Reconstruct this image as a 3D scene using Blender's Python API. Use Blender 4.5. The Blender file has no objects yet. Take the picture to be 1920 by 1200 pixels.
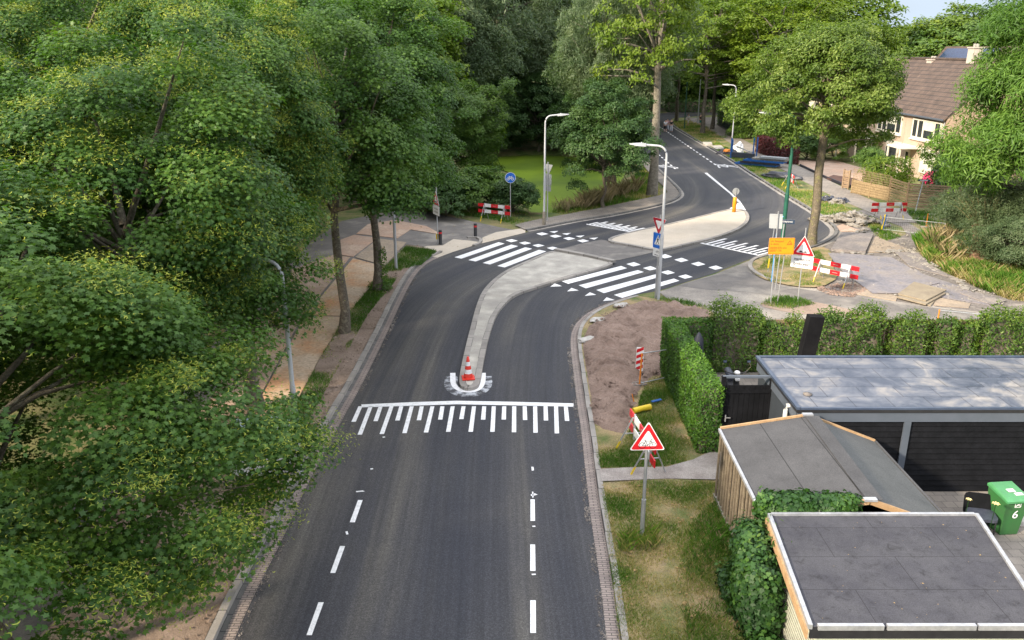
import bpy, bmesh, math, random
import numpy as np
from mathutils import Vector, Matrix, noise, geometry

C = bpy.context.scene.collection
scene = bpy.context.scene
R = math.radians

# ------------------------------------------------------------------ camera
CH = 11.0                       # camera height (a drone hovering over the road)
FPX = 1530.0                    # focal length in pixels of the 1920 px wide photograph
PITCH = math.atan(510 / FPX)
cam_d = bpy.data.cameras.new('camera')
cam_d.sensor_width = 36.0
cam_d.lens = FPX / 1920 * 36.0
cam_d.clip_start = 0.2
cam_d.clip_end = 3000
cam = bpy.data.objects.new('camera', cam_d)
cam.location = (0, 0, CH)
cam.rotation_euler = (math.pi / 2 - PITCH, 0, R(-0.0))
C.objects.link(cam)
scene.camera = cam

# ------------------------------------------------------------------ world, sun, exposure
SUN_EL, SUN_AZ = 27.0, -126.0    # azimuth measured from +Y (view direction) clockwise; -126 = left, a bit behind the camera
world = bpy.data.worlds.new('World')
scene.world = world
world.use_nodes = True
nt = world.node_tree
nt.nodes.clear()
wo = nt.nodes.new('ShaderNodeOutputWorld')
bg = nt.nodes.new('ShaderNodeBackground')
sky = nt.nodes.new('ShaderNodeTexSky')
sky.sky_type = 'NISHITA'
sky.sun_disc = False
sky.sun_elevation = R(SUN_EL)
sky.sun_rotation = R(SUN_AZ)
sky.air_density = 1.0
sky.dust_density = 3.5
sky.ozone_density = 1.0
# thin clouds: the sky's blue mixed towards pale grey-white
wtc = nt.nodes.new('ShaderNodeTexCoord')
wmp = nt.nodes.new('ShaderNodeMapping'); wmp.inputs['Scale'].default_value = (1.2, 1.2, 5)
wno = nt.nodes.new('ShaderNodeTexNoise'); wno.inputs['Scale'].default_value = 2.2; wno.inputs['Detail'].default_value = 6
wmr = nt.nodes.new('ShaderNodeMapRange'); wmr.inputs[1].default_value = 0.35; wmr.inputs[2].default_value = 0.65
wmr.inputs[3].default_value = 0.6; wmr.inputs[4].default_value = 0.95
whs = nt.nodes.new('ShaderNodeMixRGB'); whs.inputs[2].default_value = (10.5, 10.6, 11.0, 1)
nt.links.new(wtc.outputs['Generated'], wmp.inputs[0]); nt.links.new(wmp.outputs[0], wno.inputs['Vector'])
nt.links.new(wno.outputs[0], wmr.inputs[0]); nt.links.new(wmr.outputs[0], whs.inputs[0])
# an overcast sky is about three times brighter overhead than at the horizon
wsx = nt.nodes.new('ShaderNodeSeparateXYZ'); nt.links.new(wtc.outputs['Generated'], wsx.inputs[0])
wgr = nt.nodes.new('ShaderNodeValToRGB'); wgr.color_ramp.elements[0].color = (.34, .40, .46, 1); wgr.color_ramp.elements[1].color = (1.35, 1.35, 1.38, 1)
wgr.color_ramp.elements[0].position = .06; wgr.color_ramp.elements[1].position = .75
nt.links.new(wsx.outputs[2], wgr.inputs[0])
wml = nt.nodes.new('ShaderNodeMixRGB'); wml.blend_type = 'MULTIPLY'; wml.inputs[0].default_value = 1; wml.inputs[1].default_value = (10.5, 10.6, 11.0, 1)
nt.links.new(wgr.outputs[0], wml.inputs[2]); nt.links.new(wml.outputs[0], whs.inputs[2])
nt.links.new(sky.outputs[0], whs.inputs[1]); nt.links.new(whs.outputs[0], bg.inputs[0])
bg.inputs[1].default_value = 0.12
nt.links.new(bg.outputs[0], wo.inputs[0])

sun_d = bpy.data.lights.new('sun', 'SUN')
sun_d.energy = 5.0
sun_d.angle = R(4.0)
sun_d.color = (1.0, 0.86, 0.68)
sun = bpy.data.objects.new('sun', sun_d)
_d = Vector((math.sin(R(SUN_AZ)) * math.cos(R(SUN_EL)), math.cos(R(SUN_AZ)) * math.cos(R(SUN_EL)), math.sin(R(SUN_EL))))
sun.rotation_euler = _d.to_track_quat('Z', 'Y').to_euler()
C.objects.link(sun)

scene.view_settings.view_transform = 'Standard'
scene.view_settings.look = 'None'
scene.view_settings.gamma = 1
scene.view_settings.exposure = 0.80
scene.cycles.max_bounces = 6
scene.cycles.transparent_max_bounces = 4

# ------------------------------------------------------------------ survey helpers
_cp, _sp = math.cos(PITCH), math.sin(PITCH)
def G(px, py, z=0.0):
    """world point at height z that the survey photograph shows at (px, py)"""
    u = (px - 960) / FPX; v = (py - 600) / FPX
    d = Vector((u, _cp - v * _sp, -_sp - v * _cp))
    t = (z - CH) / d.z
    return Vector((d.x * t, d.y * t, z))
def ZAT(D, py):
    """height of a point at distance D along Y seen at row py"""
    v = (py - 600) / FPX
    return CH - D * (_sp + v * _cp) / (_cp - v * _sp)
def XAT(D, z, px):
    zc = D * _cp + (CH - z) * _sp
    return (px - 960) / FPX * zc

# ------------------------------------------------------------------ object helpers
def tag(o, label=None, cat=None, group=None, kind=None):
    if label: o['label'] = label
    if cat: o['category'] = cat
    if group: o['group'] = group
    if kind: o['kind'] = kind
    return o
def thing(name, label, cat, loc=(0, 0, 0), rz=0.0, group=None):
    o = bpy.data.objects.new(name, None)
    o.empty_display_size = 0.3
    C.objects.link(o)
    o.location = loc; o.rotation_euler = (0, 0, rz)
    return tag(o, label, cat, group)
def link_mesh(name, me, mats, parent=None):
    o = bpy.data.objects.new(name, me)
    C.objects.link(o)
    if mats is not None:
        for m in (mats if isinstance(mats, (list, tuple)) else [mats]):
            me.materials.append(m)
    if parent: o.parent = parent
    return o
def copy_tree(o, parent=None):
    c = o.copy(); C.objects.link(c)
    if parent: c.parent = parent
    for ch in list(o.children): copy_tree(ch, c)
    return c

class MB:
    def __init__(s): s.v = []; s.f = []; s.m = []; s.sm = []
    def add(s, vs, fs, m=0, smooth=False):
        b = len(s.v); s.v += [tuple(p) for p in vs]
        for f in fs: s.f.append([b + i for i in f]); s.m.append(m); s.sm.append(smooth)
        return s
    def box(s, c, size, rz=0.0, m=0, M=None, bev=0.0):
        x, y, z = size[0] / 2, size[1] / 2, size[2] / 2
        if bev > 0:
            bm = bmesh.new(); bmesh.ops.create_cube(bm, size=1)
            for v in bm.verts: v.co = Vector((v.co.x * 2 * x, v.co.y * 2 * y, v.co.z * 2 * z))
            bmesh.ops.bevel(bm, geom=list(bm.edges), offset=bev, segments=2, affect='EDGES')
            vs = [v.co.copy() for v in bm.verts]; fs = [[v.index for v in f.verts] for f in bm.faces]; bm.free()
        else:
            vs = [Vector((a * x, b * y, d * z)) for a in (-1, 1) for b in (-1, 1) for d in (-1, 1)]
            fs = [(0, 1, 3, 2), (4, 6, 7, 5), (0, 4, 5, 1), (2, 3, 7, 6), (0, 2, 6, 4), (1, 5, 7, 3)]
        T = Matrix.Translation(c) @ Matrix.Rotation(rz, 4, 'Z')
        if M is not None: T = Matrix.Translation(c) @ M
        return s.add([T @ p for p in vs], fs, m)
    def bar(s, a, b, w, h, m=0, up=(0, 0, 1)):
        a = Vector(a); b = Vector(b); d = (b - a); L = d.length
        if L < 1e-6: return s
        d.normalize(); u = Vector(up)
        if abs(d.dot(u)) > .98: u = Vector((1, 0, 0))
        x = d.cross(u).normalized(); y = x.cross(d).normalized()
        vs = [p + x * (i * w / 2) + y * (j * h / 2) for p in (a, b) for i in (-1, 1) for j in (-1, 1)]
        return s.add(vs, [(0, 1, 3, 2), (4, 6, 7, 5), (0, 4, 5, 1), (2, 3, 7, 6), (0, 2, 6, 4), (1, 5, 7, 3)], m)
    def tube(s, pts, rs, n=8, m=0, cap=True):
        pts = [Vector(p) for p in pts]
        if not isinstance(rs, (list, tuple)): rs = [rs] * len(pts)
        rings = []
        for i, p in enumerate(pts):
            d = (pts[min(i + 1, len(pts) - 1)] - pts[max(i - 1, 0)]).normalized()
            u = Vector((0, 0, 1)) if abs(d.z) < .9 else Vector((1, 0, 0))
            x = d.cross(u).normalized(); y = d.cross(x).normalized()
            rings.append([p + (x * math.cos(2 * math.pi * k / n) + y * math.sin(2 * math.pi * k / n)) * rs[i] for k in range(n)])
        vs = [v for r in rings for v in r]; fs = []
        for i in range(len(pts) - 1):
            for k in range(n):
                fs.append((i * n + k, i * n + (k + 1) % n, (i + 1) * n + (k + 1) % n, (i + 1) * n + k))
        s.add(vs, fs, m, True)
        if cap:
            s.add(rings[0], [list(range(n))[::-1]], m); s.add(rings[-1], [list(range(n))], m)
        return s
    def lathe(s, prof, n=16, m=0, c=(0, 0, 0)):
        vs = [(c[0] + r * math.cos(2 * math.pi * k / n), c[1] + r * math.sin(2 * math.pi * k / n), c[2] + z) for r, z in prof for k in range(n)]
        fs = [(i * n + k, i * n + (k + 1) % n, (i + 1) * n + (k + 1) % n, (i + 1) * n + k) for i in range(len(prof) - 1) for k in range(n)]
        return s.add(vs, fs, m, True)
    def prism(s, pts, vec, m=0):
        """closed outline pts (3D, planar) pushed by vec"""
        n = len(pts); vec = Vector(vec)
        a = [Vector(p) for p in pts]; b = [p + vec for p in a]
        fs = [list(range(n)), [n + i for i in range(n)][::-1]] + [(i, i + n, (i + 1) % n + n, (i + 1) % n) for i in range(n)]
        return s.add(a + b, fs, m)
    def xz(s, pts, y, m=0, th=0.0):
        """outline given in x,z on the plane y, facing -Y"""
        p3 = [(p[0], y, p[1]) for p in pts]
        if th: return s.prism(p3, (0, th, 0), m)
        return s.add(p3, [list(range(len(pts)))], m)
    def build(s, name, mats, parent=None, origin=None, fix=True):
        me = bpy.data.meshes.new(name)
        v = s.v
        if origin is not None: v = [(p[0] - origin[0], p[1] - origin[1], p[2] - origin[2]) for p in v]
        me.from_pydata(v, [], s.f)
        me.polygons.foreach_set('material_index', s.m)
        me.polygons.foreach_set('use_smooth', s.sm)
        if fix:
            bm = bmesh.new(); bm.from_mesh(me); bmesh.ops.recalc_face_normals(bm, faces=bm.faces); bm.to_mesh(me); bm.free()
        me.update()
        return link_mesh(name, me, mats, parent)

def text_mesh(txt, size, name, mat, parent, loc, rot=(math.pi / 2, 0, 0), align='CENTER', bold=0.0, sx=1.0):
    cu = bpy.data.curves.new('txt', 'FONT'); cu.body = txt; cu.size = size; cu.align_x = align
    cu.offset = bold; cu.space_line = 1.0
    t = bpy.data.objects.new('txt', cu); C.objects.link(t)
    bpy.context.view_layer.update()
    me = bpy.data.meshes.new_from_object(t)
    bpy.data.objects.remove(t)
    for v in me.vertices: v.co.x *= sx
    me.materials.clear()
    me.name = name
    o = link_mesh(name, me, mat, parent)
    o.location = loc; o.rotation_euler = rot
    return o

# ------------------------------------------------------------------ materials
def new_mat(name):
    m = bpy.data.materials.new(name); m.use_nodes = True
    n = m.node_tree; b = n.nodes['Principled BSDF']
    return m, n, b
def nd(n, t, **kw):
    x = n.nodes.new(t)
    for k, v in kw.items(): setattr(x, k, v)
    return x
def c4(c): return (c[0], c[1], c[2], 1)
def noise_node(n, scale, detail=4, rough=.55, coord=None, dist=0.0):
    x = nd(n, 'ShaderNodeTexNoise'); x.inputs['Scale'].default_value = scale
    x.inputs['Detail'].default_value = detail; x.inputs['Roughness'].default_value = rough; x.inputs['Distortion'].default_value = dist
    if coord is not None: n.links.new(coord, x.inputs['Vector'])
    return x
def ramp(n, fac, stops):
    r = nd(n, 'ShaderNodeValToRGB'); e = r.color_ramp.elements
    while len(e) < len(stops): e.new(0.5)
    for i, (p, c) in enumerate(stops): e[i].position = p; e[i].color = c4(c) if len(c) == 3 else c
    n.links.new(fac, r.inputs[0]); return r
def mix(n, fac, a, b, mode='MIX'):
    x = nd(n, 'ShaderNodeMixRGB', blend_type=mode)
    for i, s in ((0, fac), (1, a), (2, b)):
        if isinstance(s, (int, float)): x.inputs[i].default_value = s
        elif isinstance(s, (tuple, list)): x.inputs[i].default_value = c4(s)
        else: n.links.new(s, x.inputs[i])
    return x.outputs[0]
def bump(n, b, h, strength=.3, dist=.02):
    x = nd(n, 'ShaderNodeBump'); x.inputs['Strength'].default_value = strength; x.inputs['Distance'].default_value = dist
    n.links.new(h, x.inputs['Height']); n.links.new(x.outputs[0], b.inputs['Normal'])
def simple(name, c1, c2=None, scale=3.0, rough=.6, metal=0.0, bs=0.0, fine=None, spec=None, lo=.35, hi=.65, c3=None, bscale=None):
    m, n, b = new_mat(name)
    tc = nd(n, 'ShaderNodeTexCoord').outputs['Object']
    c2 = c2 or tuple(x * .82 for x in c1)
    ns = noise_node(n, scale, 6, .6, tc)
    stops = [(lo, c1), (hi, c2)] if c3 is None else [(lo, c1), ((lo + hi) / 2, c2), (hi, c3)]
    col = ramp(n, ns.outputs[0], stops).outputs[0]
    if fine:
        nf = noise_node(n, fine[0], 3, .6, tc)
        k = ramp(n, nf.outputs[0], [(.3, (1 - fine[1],) * 3), (.7, (1 + fine[1],) * 3)]).outputs[0]
        col = mix(n, 1.0, col, k, 'MULTIPLY')
    n.links.new(col, b.inputs['Base Color'])
    b.inputs['Roughness'].default_value = rough; b.inputs['Metallic'].default_value = metal
    if spec is not None: b.inputs['Specular IOR Level'].default_value = spec
    if bs:
        nb = noise_node(n, bscale or (fine[0] if fine else scale * 6), 5, .6, tc)
        bump(n, b, nb.outputs[0], bs, .02)
    return m

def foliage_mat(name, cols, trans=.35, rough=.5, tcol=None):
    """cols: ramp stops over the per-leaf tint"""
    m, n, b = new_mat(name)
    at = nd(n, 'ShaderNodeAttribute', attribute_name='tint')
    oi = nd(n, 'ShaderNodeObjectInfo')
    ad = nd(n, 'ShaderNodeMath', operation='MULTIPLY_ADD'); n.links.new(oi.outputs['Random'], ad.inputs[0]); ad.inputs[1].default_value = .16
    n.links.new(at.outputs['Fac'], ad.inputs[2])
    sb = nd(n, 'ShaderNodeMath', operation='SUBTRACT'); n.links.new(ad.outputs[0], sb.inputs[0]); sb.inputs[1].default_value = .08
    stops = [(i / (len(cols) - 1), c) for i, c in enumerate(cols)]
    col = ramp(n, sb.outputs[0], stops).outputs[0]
    n.links.new(col, b.inputs['Base Color']); b.inputs['Roughness'].default_value = rough
    b.inputs['Specular IOR Level'].default_value = .35
    tr = nd(n, 'ShaderNodeBsdfTranslucent')
    tc = mix(n, 1.0, col, tcol or (1.25, 1.35, .55), 'MULTIPLY'); n.links.new(tc, tr.inputs[0])
    mx = nd(n, 'ShaderNodeMixShader'); mx.inputs[0].default_value = trans
    n.links.new(b.outputs[0], mx.inputs[1]); n.links.new(tr.outputs[0], mx.inputs[2])
    n.links.new(mx.outputs[0], n.nodes['Material Output'].inputs[0])
    return m

def asphalt_mat():
    m, n, b = new_mat('fresh_asphalt')
    uv = nd(n, 'ShaderNodeUVMap', uv_map='lane').outputs[0]
    ob = nd(n, 'ShaderNodeTexCoord').outputs['Object']
    mp = nd(n, 'ShaderNodeMapping'); mp.inputs['Scale'].default_value = (1.0, .045, 1); n.links.new(uv, mp.inputs[0])
    s1 = noise_node(n, .75, 3, .5, mp.outputs[0], .3)       # dust bands along the lanes
    mp2 = nd(n, 'ShaderNodeMapping'); mp2.inputs['Scale'].default_value = (9, .10, 1); n.links.new(uv, mp2.inputs[0])
    s2 = noise_node(n, 1.0, 4, .65, mp2.outputs[0])         # narrow streaks
    s3 = noise_node(n, 38, 5, .85, ob)                        # aggregate
    s4 = noise_node(n, .35, 5, .6, ob)
    s5 = noise_node(n, 24, 3, .7, ob)
    base = ramp(n, s1.outputs[0], [(.34, (.024, .026, .034)), (.54, (.042, .042, .046)), (.72, (.090, .084, .074))]).outputs[0]
    st = ramp(n, s2.outputs[0], [(.3, (.70,) * 3), (.72, (1.42,) * 3)]).outputs[0]
    c = mix(n, .7, base, st, 'MULTIPLY')
    c = mix(n, .8, c, ramp(n, s4.outputs[0], [(.3, (.84, .85, .9)), (.7, (1.2, 1.17, 1.08))]).outputs[0], 'MULTIPLY')
    c = mix(n, .9, c, ramp(n, s3.outputs[0], [(.30, (.35,) * 3), (.50, (.95,) * 3), (.66, (2.3,) * 3)]).outputs[0], 'MULTIPLY')
    c = mix(n, .5, c, ramp(n, s5.outputs[0], [(.3, (.8,) * 3), (.75, (1.35,) * 3)]).outputs[0], 'MULTIPLY')
    # stray pale scuffs
    mp3 = nd(n, 'ShaderNodeMapping'); mp3.inputs['Scale'].default_value = (3.2, .5, 1); mp3.inputs['Rotation'].default_value = (0, 0, .12); n.links.new(uv, mp3.inputs[0])
    sc = noise_node(n, 2.4, 8, .78, mp3.outputs[0], 1.2)
    c = mix(n, ramp(n, sc.outputs[0], [(.66, (0,) * 3), (.78, (.32,) * 3)]).outputs[0], c, (.22, .21, .19))
    n.links.new(c, b.inputs['Base Color'])
    b.inputs['Roughness'].default_value = .72
    b.inputs['Specular IOR Level'].default_value = .4
    bump(n, b, s3.outputs[0], .35, .01)
    return m

def grass_ground_mat(name, green=(.075, .12, .022), dry=(.28, .21, .105), soil=(.20, .14, .10), bal=0.0, scale=.55):
    m, n, b = new_mat(name)
    ob = nd(n, 'ShaderNodeTexCoord').outputs['Object']
    a = noise_node(n, scale, 6, .62, ob); f = noise_node(n, 20, 6, .8, ob); d = noise_node(n, scale * 2.3, 5, .6, ob)
    col = ramp(n, a.outputs[0], [(.36 + bal, green), (.50 + bal, tuple((g + y) / 2 for g, y in zip(green, dry))), (.62 + bal, dry)]).outputs[0]
    col = mix(n, ramp(n, d.outputs[0], [(.60, (0,) * 3), (.70, (.75,) * 3)]).outputs[0], col, soil)
    col = mix(n, 1.0, col, ramp(n, f.outputs[0], [(.3, (.55,) * 3), (.7, (1.4,) * 3)]).outputs[0], 'MULTIPLY')
    n.links.new(col, b.inputs['Base Color']); b.inputs['Roughness'].default_value = .95
    bump(n, b, f.outputs[0], .6, .04)
    return m

def soil_mat(name, a=(.22, .152, .118), b2=(.30, .215, .17), c=(.13, .085, .065)):
    m, n, b = new_mat(name)
    ob = nd(n, 'ShaderNodeTexCoord').outputs['Object']
    x = noise_node(n, .8, 8, .7, ob, .6); f = noise_node(n, 14, 6, .75, ob); g = noise_node(n, 60, 3, .6, ob)
    col = ramp(n, x.outputs[0], [(.32, c), (.45, a), (.65, b2)]).outputs[0]
    col = mix(n, .8, col, ramp(n, f.outputs[0], [(.3, (.7,) * 3), (.7, (1.25,) * 3)]).outputs[0], 'MULTIPLY')
    col = mix(n, .7, col, ramp(n, g.outputs[0], [(.35, (.7,) * 3), (.7, (1.3,) * 3)]).outputs[0], 'MULTIPLY')
    n.links.new(col, b.inputs['Base Color']); b.inputs['Roughness'].default_value = .95
    bump(n, b, f.outputs[0], .8, .06)
    return m

def brick_mat(name, c1, c2, mortar, scale=4.0, bw=.5, bh=.25, ms=.02, rough=.85, coord='Object', rot=(0, 0, 0), stain=(.8, 1.15), uvm=None):
    m, n, b = new_mat(name)
    src = nd(n, 'ShaderNodeUVMap', uv_map=uvm).outputs[0] if uvm else nd(n, 'ShaderNodeTexCoord').outputs[coord]
    mp = nd(n, 'ShaderNodeMapping'); mp.inputs['Rotation'].default_value = rot; n.links.new(src, mp.inputs[0])
    br = nd(n, 'ShaderNodeTexBrick'); n.links.new(mp.outputs[0], br.inputs['Vector'])
    br.inputs['Color1'].default_value = c4(c1); br.inputs['Color2'].default_value = c4(c2); br.inputs['Mortar'].default_value = c4(mortar)
    br.inputs['Scale'].default_value = scale; br.inputs['Brick Width'].default_value = bw; br.inputs['Row Height'].default_value = bh
    br.inputs['Mortar Size'].default_value = ms
    ob = nd(n, 'ShaderNodeTexCoord').outputs['Object']
    a = noise_node(n, .9, 6, .65, ob); f = noise_node(n, 40, 4, .6, ob)
    col = mix(n, 1.0, br.outputs[0], ramp(n, a.outputs[0], [(.3, (stain[0],) * 3), (.7, (stain[1],) * 3)]).outputs[0], 'MULTIPLY')
    col = mix(n, .6, col, ramp(n, f.outputs[0], [(.3, (.75,) * 3), (.7, (1.2,) * 3)]).outputs[0], 'MULTIPLY')
    n.links.new(col, b.inputs['Base Color']); b.inputs['Roughness'].default_value = rough
    bump(n, b, f.outputs[0], .3, .01)
    return m

MT = {}
MT['asphalt'] = asphalt_mat()
MT['white_line'] = simple('road_paint', (.78, .78, .78), (.60, .60, .59), scale=7, rough=.6, fine=(38, .16), lo=.45, hi=.75)
MT['paint_dust'] = simple('dusty_paint', (.45, .47, .50), (.055, .056, .062), scale=3.2, rough=.8, lo=.38, hi=.56, fine=(30, .35))
MT['kerb'] = simple('kerb_concrete', (.34, .31, .28), (.22, .20, .18), scale=2.2, rough=.9, fine=(35, .22), bs=.3)
MT['kerb_dark'] = simple('gutter_dark', (.11, .105, .10), (.20, .19, .17), scale=1.6, rough=.9, fine=(40, .3), bs=.3)
MT['kerb_stone'] = brick_mat('kerb_stones', (.33, .305, .275), (.27, .25, .225), (.07, .065, .06), scale=1.0, bw=8, bh=1.0, ms=.014, uvm='lane', stain=(.7, 1.15))
MT['kerb_stone_dark'] = brick_mat('dark_kerb_stones', (.15, .145, .135), (.12, .115, .11), (.04, .04, .04), scale=1.0, bw=8, bh=.5, ms=.014, uvm='lane', stain=(.7, 1.3))
MT['gutter'] = brick_mat('gutter_bricks', (.33, .27, .235), (.26, .21, .19), (.09, .08, .07), scale=1.0, bw=.22, bh=.075, ms=.010, uvm='lane')
MT['concrete'] = simple('light_concrete', (.50, .47, .41), (.38, .355, .31), scale=.9, rough=.9, fine=(18, .10), bs=.15, c3=(.30, .28, .25))
MT['sand_concrete'] = simple('sandy_concrete', (.52, .455, .37), (.45, .39, .31), scale=.7, rough=.9, fine=(22, .12), bs=.15)
MT['paving'] = simple('worn_paving', (0.1968, 0.1722, 0.1517), (0.1353, 0.1189, 0.1066), scale=1.1, rough=.9, fine=(12, .30), bs=.3, c3=(0.2788, 0.246, 0.2132))
MT['asphalt_old'] = simple('old_asphalt', (0.1804, 0.164, 0.1476), (0.1312, 0.1214, 0.1132), scale=.5, rough=.9, fine=(40, .22), bs=.25, c3=(0.246, 0.2255, 0.1968))
MT['tile_path'] = brick_mat('concrete_tiles', (.255, .225, .19), (.205, .18, .155), (.11, .10, .085), scale=1.0, bw=.3, bh=.3, ms=.008)
MT['sand_street'] = simple('sandy_street', (0.328, 0.2993, 0.2542), (0.246, 0.2214, 0.1927), scale=.45, rough=.95, fine=(16, .22), bs=.2, c3=(0.164, 0.1517, 0.1353))
MT['gravel'] = simple('gravel', (.34, .31, .28), (.24, .21, .19), scale=2, rough=.95, fine=(70, .45), bs=.6)
MT['ground'] = grass_ground_mat('ground_grass', bal=.05)
MT['verge'] = grass_ground_mat('verge_grass', green=(.07, .115, .02), dry=(.30, .225, .115), soil=(.24, .18, .12), bal=-.05, scale=1.1)
MT['soil'] = soil_mat('bare_soil')
MT['soil_l'] = soil_mat('trodden_soil', (.27, .20, .15), (.33, .25, .20), (.18, .13, .095))
MT['pole'] = simple('galvanised_steel', (.52, .53, .54), (.42, .43, .44), scale=2, rough=.42, metal=.6, fine=(30, .06))
MT['white_pole'] = simple('pale_painted_steel', (0.4488, 0.4624, 0.476), (0.3808, 0.3944, 0.408), scale=1.5, rough=.4, fine=(20, .05))
MT['green_pole'] = simple('green_paint', (.018, .11, .07), (.012, .075, .05), scale=3, rough=.4)
MT['white'] = simple('white_sheet', (.76, .76, .75), (.68, .68, .67), scale=2, rough=.5)
MT['red'] = simple('reflective_red', (.62, .012, .022), (.52, .012, .02), scale=4, rough=.35)
MT['dark_red'] = simple('dark_red', (.42, .015, .03), (.36, .015, .03), scale=4, rough=.4)
MT['blue'] = simple('sign_blue', (.01, .13, .55), (.01, .11, .46), scale=4, rough=.35)
MT['blue_frame'] = simple('blue_frame_paint', (.012, .09, .33), (.02, .12, .36), scale=3, rough=.45)
MT['yellow'] = simple('sign_yellow', (.72, .285, .006), (.66, .25, .006), scale=3, rough=.5)
MT['yel'] = simple('yellow_paint', (.75, .55, .02), (.62, .44, .03), scale=6, rough=.5)
MT['orange'] = simple('orange_paint', (.75, .24, .02), (.62, .2, .02), scale=6, rough=.5)
MT['cone_red'] = simple('cone_red', (.72, .045, .025), (.6, .04, .02), scale=6, rough=.5)
MT['black'] = simple('black_plastic', (.014, .014, .016), (.022, .022, .024), scale=5, rough=.5)
MT['ink'] = simple('sign_ink', (.012, .012, .02), (.02, .02, .03), scale=5, rough=.6)
MT['grey_back'] = simple('sign_back', (.36, .38, .39), (.30, .32, .33), scale=2, rough=.5, metal=.2)
MT['navy_ink'] = simple('nameplate_dark', (.015, .03, .06), (.02, .04, .07), scale=5, rough=.5)
MT['brown_ink'] = simple('sign_brown_letters', (.33, .10, .01), (.28, .09, .01), scale=5, rough=.6)
MT['steel_plate'] = simple('steel_road_plate', (0.164, 0.1476, 0.1435), (0.205, 0.1804, 0.1681), scale=.8, rough=.75, fine=(9, .25), bs=.1, c3=(0.2706, 0.2337, 0.2009))
MT['lavender_plate'] = simple('wet_steel_plate', (0.164, 0.1558, 0.1722), (0.2132, 0.1927, 0.1968), scale=.8, rough=.55, fine=(8, .22), bs=.1, c3=(0.246, 0.2132, 0.1886))
MT['rust_plate'] = simple('rusty_plate', (.52, .24, .10), (.46, .31, .19), scale=.45, rough=.85, fine=(9, .22), bs=.1, c3=(.50, .39, .28), lo=.32, hi=.60)
MT['pink_plate'] = simple('pinkish_plate', (.44, .285, .20), (.36, .255, .19), scale=.5, rough=.85, fine=(9, .18), bs=.1, c3=(.46, .345, .26))
MT['plywood'] = simple('weathered_board', (0.2706, 0.2255, 0.1558), (0.205, 0.1681, 0.123), scale=1.6, rough=.85, fine=(14, .14))
MT['tan_board'] = simple('tan_board', (0.3444, 0.2706, 0.1927), (0.246, 0.2009, 0.1558), scale=1.1, rough=.85, fine=(9, .25))
MT['rubble'] = simple('broken_concrete', (.30, .28, .25), (.16, .145, .125), scale=3, rough=.95, fine=(20, .2), bs=.4)
MT['soft_white'] = simple('white_lumps', (0.476, 0.455, 0.42), (0.35, 0.329, 0.294), scale=5, rough=.9)
MT['tarp'] = simple('dark_tarp', (.03, .035, .05), (.06, .065, .085), scale=6, rough=.35, bs=.4)

def felt_mat(name, a, b2, axis_rot=0.0, w=1.0, L=3.0, seam=.012, c3=None, rough=.85, stain=1.0):
    m, n, b = new_mat(name)
    ob = nd(n, 'ShaderNodeTexCoord').outputs['Object']
    mp = nd(n, 'ShaderNodeMapping'); mp.inputs['Rotation'].default_value = (0, 0, axis_rot); n.links.new(ob, mp.inputs[0])
    br = nd(n, 'ShaderNodeTexBrick'); n.links.new(mp.outputs[0], br.inputs['Vector'])
    br.inputs['Scale'].default_value = 1; br.inputs['Brick Width'].default_value = L; br.inputs['Row Height'].default_value = w
    br.inputs['Mortar Size'].default_value = seam; br.inputs['Color1'].default_value = (1, 1, 1, 1); br.inputs['Color2'].default_value = (.88, .88, .88, 1)
    br.inputs['Mortar'].default_value = (.22, .22, .22, 1)
    x = noise_node(n, 1.3, 6, .65, ob); f = noise_node(n, 45, 5, .85, ob); g = noise_node(n, 4.5, 8, .78, ob, .8)
    col = ramp(n, x.outputs[0], [(.33, a), (.62, b2)] + ([(.74, c3)] if c3 else [])).outputs[0]
    col = mix(n, .95, col, br.outputs[0], 'MULTIPLY')
    col = mix(n, .8, col, ramp(n, f.outputs[0], [(.32, (.40,) * 3), (.68, (1.7,) * 3)]).outputs[0], 'MULTIPLY')
    col = mix(n, .9 * stain, col, ramp(n, g.outputs[0], [(.32, (.35,) * 3), (.46, (1,) * 3), (.72, (1.3,) * 3)]).outputs[0], 'MULTIPLY')
    n.links.new(col, b.inputs['Base Color']); b.inputs['Roughness'].default_value = rough
    bump(n, b, f.outputs[0], .3, .01)
    return m
MT['felt_dark'] = felt_mat('roof_felt_dark', (.031, .031, .039), (.050, .050, .057), w=.95, L=2.2, seam=.006)
MT['felt_grey'] = felt_mat('roof_felt_grey', (.048, .048, .050), (.064, .064, .066), axis_rot=math.pi / 2, w=1.0, L=30, seam=.012, stain=.4)
MT['felt_grey2'] = felt_mat('roof_felt_lighter', (.066, .070, .068), (.084, .087, .084), axis_rot=math.pi / 2, w=30.0, L=30, seam=.01, stain=.3)

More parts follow.
